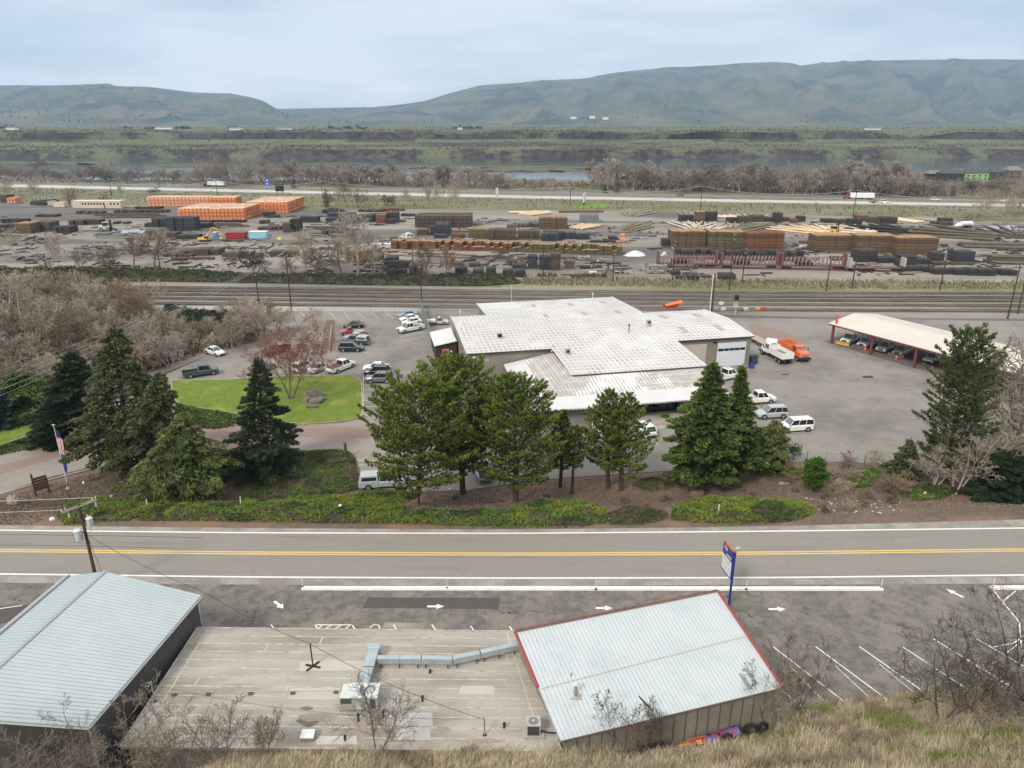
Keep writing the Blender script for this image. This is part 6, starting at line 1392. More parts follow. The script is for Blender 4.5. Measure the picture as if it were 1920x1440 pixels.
cover('juniper_bed',[(300,880),(350,862),(400,868),(440,880),(420,912),(380,925),(350,905)],(m_fir,m_j2),1.5,45,.34,.055,6,under=m_ju)
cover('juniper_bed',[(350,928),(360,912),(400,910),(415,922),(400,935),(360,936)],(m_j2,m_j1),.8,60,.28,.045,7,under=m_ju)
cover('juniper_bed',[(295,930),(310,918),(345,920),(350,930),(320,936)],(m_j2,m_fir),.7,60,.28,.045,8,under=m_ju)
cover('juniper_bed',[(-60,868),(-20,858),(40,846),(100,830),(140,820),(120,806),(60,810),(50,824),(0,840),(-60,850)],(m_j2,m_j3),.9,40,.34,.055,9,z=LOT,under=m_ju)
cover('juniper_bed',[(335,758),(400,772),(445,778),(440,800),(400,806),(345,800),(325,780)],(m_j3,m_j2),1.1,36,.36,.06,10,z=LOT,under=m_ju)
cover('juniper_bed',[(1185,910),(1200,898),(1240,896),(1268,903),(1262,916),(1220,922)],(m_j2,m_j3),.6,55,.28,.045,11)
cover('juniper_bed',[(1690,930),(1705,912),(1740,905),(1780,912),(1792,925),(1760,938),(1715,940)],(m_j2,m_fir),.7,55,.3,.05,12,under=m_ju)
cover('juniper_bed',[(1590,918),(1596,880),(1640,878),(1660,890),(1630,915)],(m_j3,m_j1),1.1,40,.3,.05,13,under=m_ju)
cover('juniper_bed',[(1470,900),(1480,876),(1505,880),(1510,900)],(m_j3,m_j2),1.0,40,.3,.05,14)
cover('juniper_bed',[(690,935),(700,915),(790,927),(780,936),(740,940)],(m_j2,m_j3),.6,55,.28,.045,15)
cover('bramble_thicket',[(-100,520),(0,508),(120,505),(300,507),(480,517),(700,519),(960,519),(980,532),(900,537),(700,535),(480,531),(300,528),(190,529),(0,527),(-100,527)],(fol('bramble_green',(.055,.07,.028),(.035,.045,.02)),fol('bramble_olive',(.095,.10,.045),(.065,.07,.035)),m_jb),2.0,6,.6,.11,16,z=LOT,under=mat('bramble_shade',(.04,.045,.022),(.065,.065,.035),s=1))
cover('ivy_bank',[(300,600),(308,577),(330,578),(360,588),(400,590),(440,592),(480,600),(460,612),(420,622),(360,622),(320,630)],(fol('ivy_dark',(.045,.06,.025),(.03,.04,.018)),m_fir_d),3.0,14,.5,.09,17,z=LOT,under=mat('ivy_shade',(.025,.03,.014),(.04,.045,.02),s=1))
m_litter=mat('leaf_litter',(.26,.18,.13),(.17,.11,.08),s=2,isl=.45,rough=1)
def litter(pts,n,seed,m,z=None,sz=.09,name='leaf_litter'):
 poly=polyw(pts,z);rr=random.Random(seed);xs=[p[0]for p in poly];ys=[p[1]for p in poly];v=[];f=[];c=0
 while c<n:
  x=rr.uniform(min(xs),max(xs));y=rr.uniform(min(ys),max(ys))
  if not inside(x,y,poly):c+=.3;continue
  c+=1;zz=(gz(x,y)if z is None else z)+.01;a=rr.uniform(0,6.28);s=sz*rr.uniform(.5,1.3)
  k=len(v);v+=[(x+s*math.cos(a),y+s*math.sin(a),zz),(x-s*math.sin(a),y+s*math.cos(a),zz+s*.7),(x-s*math.cos(a),y-s*math.sin(a),zz),(x+s*.3,y-s*.2,zz+s*.9)];f+=[(k,k+1,k+2),(k,k+2,k+3)]
 mb=MB();mb.raw(v,f);tag(mb.build(name,m),kind='stuff')
litter([(690,930),(800,925),(1000,904),(1100,896),(1320,882),(1480,870),(1700,900),(1880,930),(1850,945),(1540,960),(1300,955),(1000,955),(800,955)],15000,1,m_litter)
litter([(0,985),(0,935),(110,902),(210,880),(330,880),(440,930),(440,945),(180,935),(100,965),(60,983)],9000,2,mat('dark_litter',(.13,.10,.08),(.08,.062,.05),s=2,isl=.5,rough=1),sz=.08)
litter([(1500,965),(1600,935),(1920,930),(2000,940),(2000,965),(1700,970),(1530,984)],5000,3,mat('pale_litter',(.27,.23,.18),(.16,.13,.10),s=2,isl=.5,rough=1),sz=.07)
litter([(1480,930),(1690,940),(1700,965),(1540,970)],90,4,mat('white_litter',(.7,.7,.68),rough=1),sz=.13,name='paper_litter')
litter([(-150,740),(-150,600),(0,560),(200,540),(290,590),(420,630),(380,660),(280,700),(100,760)],9000,5,mat('thicket_litter',(.20,.165,.13),(.13,.105,.085),s=2,isl=.4,rough=1),z=LOT,sz=.22)
from mathutils.bvhtree import BVHTree
def scrub(name,n,pick,m,seed,up=1.,k=4,sp=.5):
 rr=random.Random(seed);v=[];f=[]
 for _ in range(n):
  r=pick(rr)
  if r is None:continue
  p,s=r;tuft(v,f,p,Vector((0,0,up)),s,s*.16,k,rr,sp)
 mb=MB();mb.raw(v,f);tag(mb.build(name,m),kind='stuff')
BV=[BVHTree.FromPolygons(a,b)for a,b in SURF]
def down(i,x,y):
 h=BV[i].ray_cast(Vector((x,y,3000)),Vector((0,0,-1)));return h[0]
def pk_bank(y0,y1,s0,s1,thr,W=1250):
 def g(rr):
  y=rr.uniform(y0,y1);x=rr.uniform(-W,W)*(y/1300)
  if mnoise.noise(Vector((x*.008,y*.03,5)))<thr:return None
  p=down(0,x,y);return None if p is None or p.z<-9 else(p,rr.uniform(s0,s1))
 return g
m_bs=mat('bank_scrub',(.055,.048,.035),(.085,.075,.045),s=.02,isl=.5,rough=1);m_bg=mat('bank_grass_tuft',(.12,.13,.06),(.17,.155,.09),s=.02,isl=.4,rough=1)
scrub('bank_scrub',9000,pk_bank(1222,1300,1.2,3.4,-.25),mat('riprap_stone',(.05,.042,.04),(.15,.125,.11),s=.05,isl=.7,rough=1),1,k=3)
scrub('bank_scrub',3800,pk_bank(1305,1400,1.2,3.2,.0),m_bs,2,k=3);scrub('bank_scrub',7000,pk_bank(1385,1450,1.6,4.5,-.2),mat('riprap_stone',(.05,.042,.04)),3,k=3)
scrub('bank_scrub',3500,pk_bank(1430,2300,2.,5.5,.12),m_bs,4,k=3);scrub('bank_grass',6000,pk_bank(1250,1900,1.,2.6,-1),m_bg,5,k=3)
def pk_hill(i,x0,x1,y0,y1):
 def g(rr):
  y=rr.uniform(y0,y1);x=rr.uniform(x0,x1)*(y/7000);q=Vector((x*.0014,y*.0014,3))
  if mnoise.noise(q)+.5*mnoise.noise(q*3.1)<.18:return None
  p=down(i,x,y);return None if p is None or p.z<40 else(p,rr.uniform(9,20))
 return g
m_hb=mat('hill_brush',(.022,.03,.022),(.04,.048,.032),s=.001,isl=.4,rough=1)
scrub('hill_brush',2200,pk_hill(1,-6500,-1400,4300,6700),m_hb,6,k=3);scrub('hill_brush',5200,pk_hill(2,-2600,6800,4700,8300),m_hb,7,k=3)
def pk_px(poly,z,s0,s1):
 pw=polyw(poly,z);xs=[p[0]for p in pw];ys=[p[1]for p in pw]
 def g(rr):
  x=rr.uniform(min(xs),max(xs));y=rr.uniform(min(ys),max(ys))
  return(Vector((x,y,z+rr.uniform(0,1.))),rr.uniform(s0,s1))if inside(x,y,pw)else None
 return g
m_br=mat('brown_brush',(.27,.23,.175),(.17,.14,.105),s=.3,isl=.45,rough=1)
scrub('thicket_brush',19000,pk_px([(-150,760),(-150,560),(0,525),(150,520),(230,545),(290,590),(430,625),(470,600),(500,625),(440,655),(380,662),(280,700),(100,765)],LOT,.9,2.3),m_br,8,1.6,k=4,sp=.6)
scrub('riverside_brush',20000,pk_px([(-300,347),(0,338),(300,346),(480,344),(700,341),(960,349),(1100,342),(1300,338),(1500,340),(1920,342),(2300,350),(2300,376),(1920,370),(1440,363),(960,355),(480,349),(0,343)],LOT,1.0,3.0),mat('riverside_twigs',(.27,.22,.18),(.17,.135,.11),s=.05,isl=.45,rough=1),9,1.5,k=3,sp=.5)
scrub('verge_grass',9000,pk_px([(-100,352),(480,364),(960,374),(1440,383),(1920,391),(2000,393),(2000,418),(1920,416),(1440,401),(960,393),(480,390),(0,379)],LOT,.6,1.6),mat('verge_tufts',(.16,.145,.075),(.08,.085,.035),s=.06,isl=.4,rough=1),10,k=3)
scrub('verge_grass',7000,pk_px([(980,524),(1200,526),(1440,530),(1920,532),(2000,533),(2000,546),(1440,545),(980,538)],LOT-.5,.5,1.1),mat('dry_tufts',(.27,.225,.14),(.15,.14,.07),s=.1,isl=.4,rough=1),11,k=3)
def dry_grass():
 rr=random.Random(3);v=[[],[],[],[]];f=[[],[],[],[]]
 N=17000
 for _ in range(N):
  x=rr.uniform(-19,50);e=hill_edge(x);lo=24 if x>12 else 31
  y=e+.35-(e-lo+.3)*rr.random()**.85
  if x<3.5 and y>36.5:pass
  z=gz(x,y)
  if x<3.3 and y>35.0:continue
  if 3.3<=x<19 and y>35.4+(x-3)*.295-.35:continue
  if 7.6<x<18.6 and y>35+(x-3.1)*.301-1.45:continue
  g=mnoise.noise(Vector((x*.22,y*.45,2)));d2=mnoise.noise(Vector((x*.35,y*.5,7)))
  mi=0
  if g>.18 and x>14:mi=1
  elif d2>.22:mi=2
  elif g<-.3:mi=3
  n=rr.randint(9,19);L=rr.uniform(.38,.85)*(.6 if mi==1 else(1.15 if d2>.25 else 1))
  la=rr.uniform(-.5,.5)
  for _ in range(n):
   a=rr.uniform(0,6.28);q=rr.uniform(0,.16);bx,by=x+q*math.cos(a),y+q*math.sin(a);l=L*rr.uniform(.6,1.2);t=rr.uniform(.2,.85)
   dx=(math.cos(a)*t+la*.5+.15)*l;dy=(math.sin(a)*t-.12)*l;dz=l*math.sqrt(max(.12,1-min(.85,t*t)))
   w=.012;k=len(v[mi]);m1=(bx+dx*.45,by+dy*.45,z+dz*.62)
   v[mi]+=[(bx-w,by,z-.05),(bx+w,by,z-.05),(m1[0]+w*.8,m1[1],m1[2]),(m1[0]-w*.8,m1[1],m1[2]),(bx+dx,by+dy,z+dz)];f[mi]+=[(k,k+1,k+2,k+3),(k+3,k+2,k+4)]
 mb=MB()
 for i in range(4):mb.mi=i;mb.raw(v[i],f[i])
 k=dict(s=.5,isl=.35,rough=.9)
 tag(mb.build('dry_grass',[mat('straw_blades',(.50,.43,.30),(.34,.28,.19),**k),mat('green_blades',(.17,.24,.055),(.27,.28,.10),**k),mat('pale_blades',(.56,.49,.36),(.42,.35,.24),**k),mat('brown_blades',(.24,.185,.125),(.32,.26,.18),**k)]),kind='stuff')
dry_grass()
m_fg=mat('foreground_bark',(.155,.125,.10),(.10,.08,.065),s=3,rough=1);m_fgl=mat('foreground_pale_bark',(.27,.225,.175),(.17,.14,.11),s=3,rough=1)
m_seed=mat('rust_seed_heads',(.20,.085,.05),(.12,.055,.035),s=2,isl=.4,rough=1)
def fg(x,b,t,label,seed,m,st=5,w=1.,spread=.45,tips=None,z=None,levels=4,thin=.011,mx=2600,up=.5,r0=None,name='bare_shrub'):
 p=P(x,b,z);H=ztop(p.y,t)-p.z;r=bare_tree(H,spread,seed,m,label,cat='shrub',name=name,stems=st,levels=levels,thin=thin,maxseg=mx,up=up,r0=r0 or H*.014,tips=tips);r.location=p;r.scale=(w,w,1);return r
def fgw(X,Y,t,label,seed,m,st,w=1.,tips=None,levels=3,mx=1500,spread=.45):
 z=gz(X,Y);H=ztop(Y,t)-z;r=bare_tree(H,spread,seed,m,label,cat='shrub',name='bare_shrub',stems=st,levels=levels,thin=.011,maxseg=mx,up=.5,r0=H*.013,tips=tips);r.location=(X,Y,z);r.scale=(w,w,1)
fgw(-8.4,34.2,1282,'leafless shrub rising over the flat roof below the air handler',301,m_fg,2,1.0)
fgw(-15.5,34.2,1345,'thin leafless shrub at the back edge of the flat roof, left of centre',302,m_fgl,2,1.)
fgw(-20.6,34.1,1290,'pale leafless shrub overlapping the left corner of the flat roof',303,m_fgl,4,1.0,levels=4,mx=2600)
fgw(-18.2,34.0,1318,'tangled leafless shrub below the left end of flat roof',304,m_fg,4,1.2)
fgw(-31.5,29.0,1300,'pale branching tree before the blue roof at left',305,m_fgl,4,.8,levels=4,mx=2600)
fgw(-26.2,32.2,1330,'leafless shrub against the charcoal wall corner',306,m_fgl,4,.8,levels=4,mx=2600)
fgw(-32.5,27.5,1215,'tall leafless tree at the left frame edge over blue roof',307,m_fg,2,.7,levels=4,mx=2600)
fgw(-23.6,33.8,1345,'leafless shrub in the gap between blue building and flat roof',308,m_fgl,5,1.2,levels=4,mx=2600)
fgw(-28.0,30.4,1380,'dense pale brush at the bottom left corner',318,m_fgl,5,1.3,levels=4,mx=2600)
fgw(7.2,35.3,1288,'shrub with rust seed heads before the pale metal roof, left one',309,m_fg,3,.9,(m_seed,420,.11,.04,.55,True))
fgw(9.3,35.9,1320,'small leafless stem right of the seed head shrub',310,m_fg,2,.7)
fgw(17.6,38.4,1250,'shrub with rust seed heads at the right corner of pale roof',311,m_fgl,4,.9,(m_seed,420,.11,.04,.6,True))
fg(1492,1335,1215,'thin reddish stemmed shrub beside the parking stripes',312,m_fg,5,.9,.4,(m_seed,200,.09,.03,.55,True),levels=4)
fg(1765,1352,1215,'dark leafless tree-like shrub in the right foreground, left one',313,m_tw_dark,3,1.35,.55,(m_seed,200,.09,.03,.6,True),levels=4,thin=.014,mx=1900)
fg(1800,1340,1200,'dark leafless shrub behind the left foreground one',314,m_tw_dark,4,1.2,.5,(m_seed,500,.09,.03,.65,True),levels=4,thin=.014,mx=1500)
fg(1880,1330,1120,'tall dark leafless shrub near the right frame edge',315,m_tw_dark,4,1.1,.5,None,levels=4,thin=.014,mx=3800)
fg(1930,1330,1140,'dark leafless shrub cut by the right frame edge',316,m_tw_dark,5,1.2,.5,None,levels=4,thin=.014)
fg(1850,1350,1260,'low spreading pale branched shrub in the right foreground',317,m_fgl,7,1.5,.6,None,levels=4,up=.2)
for i,(x,b,h,w,lb)in enumerate(((1610,1392,.9,1.1,'round grey brown sagebrush in the grass, left of centre right'),(1690,1390,.85,1.3,'round grey sagebrush right of another in the grass'),(1555,1440,.8,1.2,'grey sagebrush at the bottom edge of grass'),(1145,1385,.8,1.3,'pale silvery sagebrush below the red trimmed building'),(1530,1350,.8,1.2,'brown dry bush at the parking lot edge'),(1640,1335,.8,1.5,'brown dry bush at the end of the parking stripes'),(880,1420,.7,1.4,'low dry bush before the flat roof edge'),(1375,1430,.7,1.4,'grey dry bush at bottom centre right of grass'))):
 p=P(x,b);r=bare_tree(h,.5,330+i,m_tw_brown if i%2 else m_fgl,lb,cat='shrub',name='sagebrush',stems=26,levels=2,thin=.007,maxseg=3000,up=.4,r0=.02);r.location=p;r.scale=(w,w,1)
 # ================================================================== tie yard
def stuffm(name,a,b,s=.35,i=.28):return mat(name,a,b,s=s,rough=.95,isl=i,orand=0)
W_BLACK=stuffm('creosote_black',(.030,.028,.027),(.05,.045,.042));W_NAVY=stuffm('creosote_blue_black',(.030,.034,.042),(.045,.048,.055))
W_DKBR=stuffm('dark_brown_ties',(.060,.043,.032),(.085,.065,.050));W_BR=stuffm('brown_ties',(.125,.078,.045),(.095,.066,.042))
W_RUST=stuffm('rust_brown_ties',(.155,.070,.036),(.11,.055,.03));W_OLIVE=stuffm('olive_brown_ties',(.115,.092,.045),(.085,.072,.04))
W_ORANGE=stuffm('fresh_orange_ties',(.60,.235,.10),(.47,.165,.065),i=.22);W_SALMON=stuffm('salmon_ties',(.62,.31,.19),(.50,.23,.13),i=.22);W_PALE=stuffm('pale_lumber',(.66,.50,.34),(.58,.42,.27))
W_GREYP=stuffm('grey_poles',(.33,.30,.26),(.26,.235,.20));W_BROWNP=stuffm('brown_poles',(.135,.115,.085),(.105,.09,.07));W_PINKP=stuffm('peeled_poles',(.62,.52,.43),(.55,.45,.36));W_OLIVEP=stuffm('olive_poles',(.24,.21,.13),(.19,.165,.10))
m_topbr=mat('tie_top_tan',(.34,.20,.095),(.26,.16,.085),s=.5,rough=1,isl=.15)
def col_mesh(w,d,h,tiers,m,top=None,rows=1):
 mb=MB();th=h/tiers
 for i in range(tiers):
  for r in range(rows):
   y0=d*r/rows;y1=d*(r+1)/rows
   mb.mi=0;g=.07 if m in(W_ORANGE,W_SALMON)else .018;mb.b2(g*w,w*(1-g),y0+.04,y1-.06,i*th+.07*th+.03,(i+1)*th)
 if top is not None:mb.mi=1;mb.b2(.03*w,w*.97,.05,d-.07,h+.003,h+.03)
 me=mb.build('tie_stack',[m,top]if top is not None else m);return me
NSTACK=[0]
def block(xl,xr,yb,yt,depth,ncol,tiers,m,desc,cat='stack of ties',group=None,rows=1,top=None,jitter=.0,yb2=None,name='tie_stack'):
 """a row of ncol banded columns (and rows of them behind), each column a thing of its own"""
 A=P(xl,yb,LOT);B=P(xr,yb if yb2 is None else yb2,LOT);W=(B-A).length;w=W/ncol;H=ztop(A.y,yt)-LOT;ang=math.atan2(B.y-A.y,B.x-A.x)
 H=max(H,.5);rr=random.Random(int(xl*7+yb))
 n_=max(1,ncol);ux=Vector((math.cos(ang),math.sin(ang),0));uy=Vector((-ux.y,ux.x,0))
 if tiers==1 and ncol>1:
  mb=MB();
  for i in range(ncol*2):mb.box((w*.5*(i+.5)+rr.uniform(-.2,.2),depth/2+rr.uniform(-.6,.6),H/2),(w*.42,depth*rr.uniform(.6,1),H*rr.uniform(.6,1.1)),rr.uniform(-.08,.08))
  o=mb.build('tie_row',m,loc=(A.x,A.y,LOT-.03),rz=ang);tag(o,desc,'row of ties',kind='stuff');return
 first=col_mesh(w,depth,H,tiers,m,top);first.name=name
 for i in range(ncol):
  o=first if i==0 else copy_tree(first);o.name=name
  p=A+ux*(w*i)+uy*rr.uniform(-jitter,jitter);o.location=(p.x,p.y,LOT-.03);o.rotation_euler=(0,0,ang+rr.uniform(-.015,.015)*(jitter>0));o.scale=(1,1,1+rr.uniform(-.02,.02)+(rr.choice((0,0,-1./tiers))if jitter>.6 else 0))
  lab=desc if ncol==1 else(nth(i+1,n_)+' column of '+desc)
  tag(o,lab,cat,group or(desc if ncol>1 else None));NSTACK[0]+=1
 if rows>1:
  mb=MB();th=H/tiers
  if top is not None:mb.mi=1;[mb.b2(w*i+.08*w,w*i+w*.92,depth*1.04*r+.1,depth*1.04*r+depth*.9,H+.002,H+.03)for r in range(1,rows)for i in range(ncol)];mb.mi=0
  for r in range(1,rows):
   for i in range(ncol):
    for k in range(tiers):mb.b2(w*i+.06*w,w*i+w*.94,depth*1.04*r+.05,depth*1.04*r+depth*.96,k*th+.1*th,(k+1)*th)
  o=mb.build('rear_'+name,[m,top]if top is not None else m,loc=(A.x,A.y,LOT-.03),rz=ang);tag(o,'rows standing behind '+desc,'stack of ties',kind='stuff')
m_topp=mat('tie_top_pale',(.66,.50,.38),(.52,.34,.22),s=.5,rough=1,isl=.15)
block(277,393,387,369.5,5.2,16,3,W_SALMON,'long salmon block at the far side',top=m_topp,rows=2,group='salmon tie stacks at the far side')
block(393,443,387.5,370,5.2,7,3,W_ORANGE,'orange end of the far salmon block',top=m_topp,rows=2,group='orange tie stacks at the far side')
block(335,459,413,391,5.0,17,3,W_ORANGE,'near orange block',top=m_topp,rows=5,group='orange tie stacks in the near block')
block(462,541,400,379,5.2,12,3,W_ORANGE,'right orange block',top=m_topp,rows=6,group='orange tie stacks in the right block')
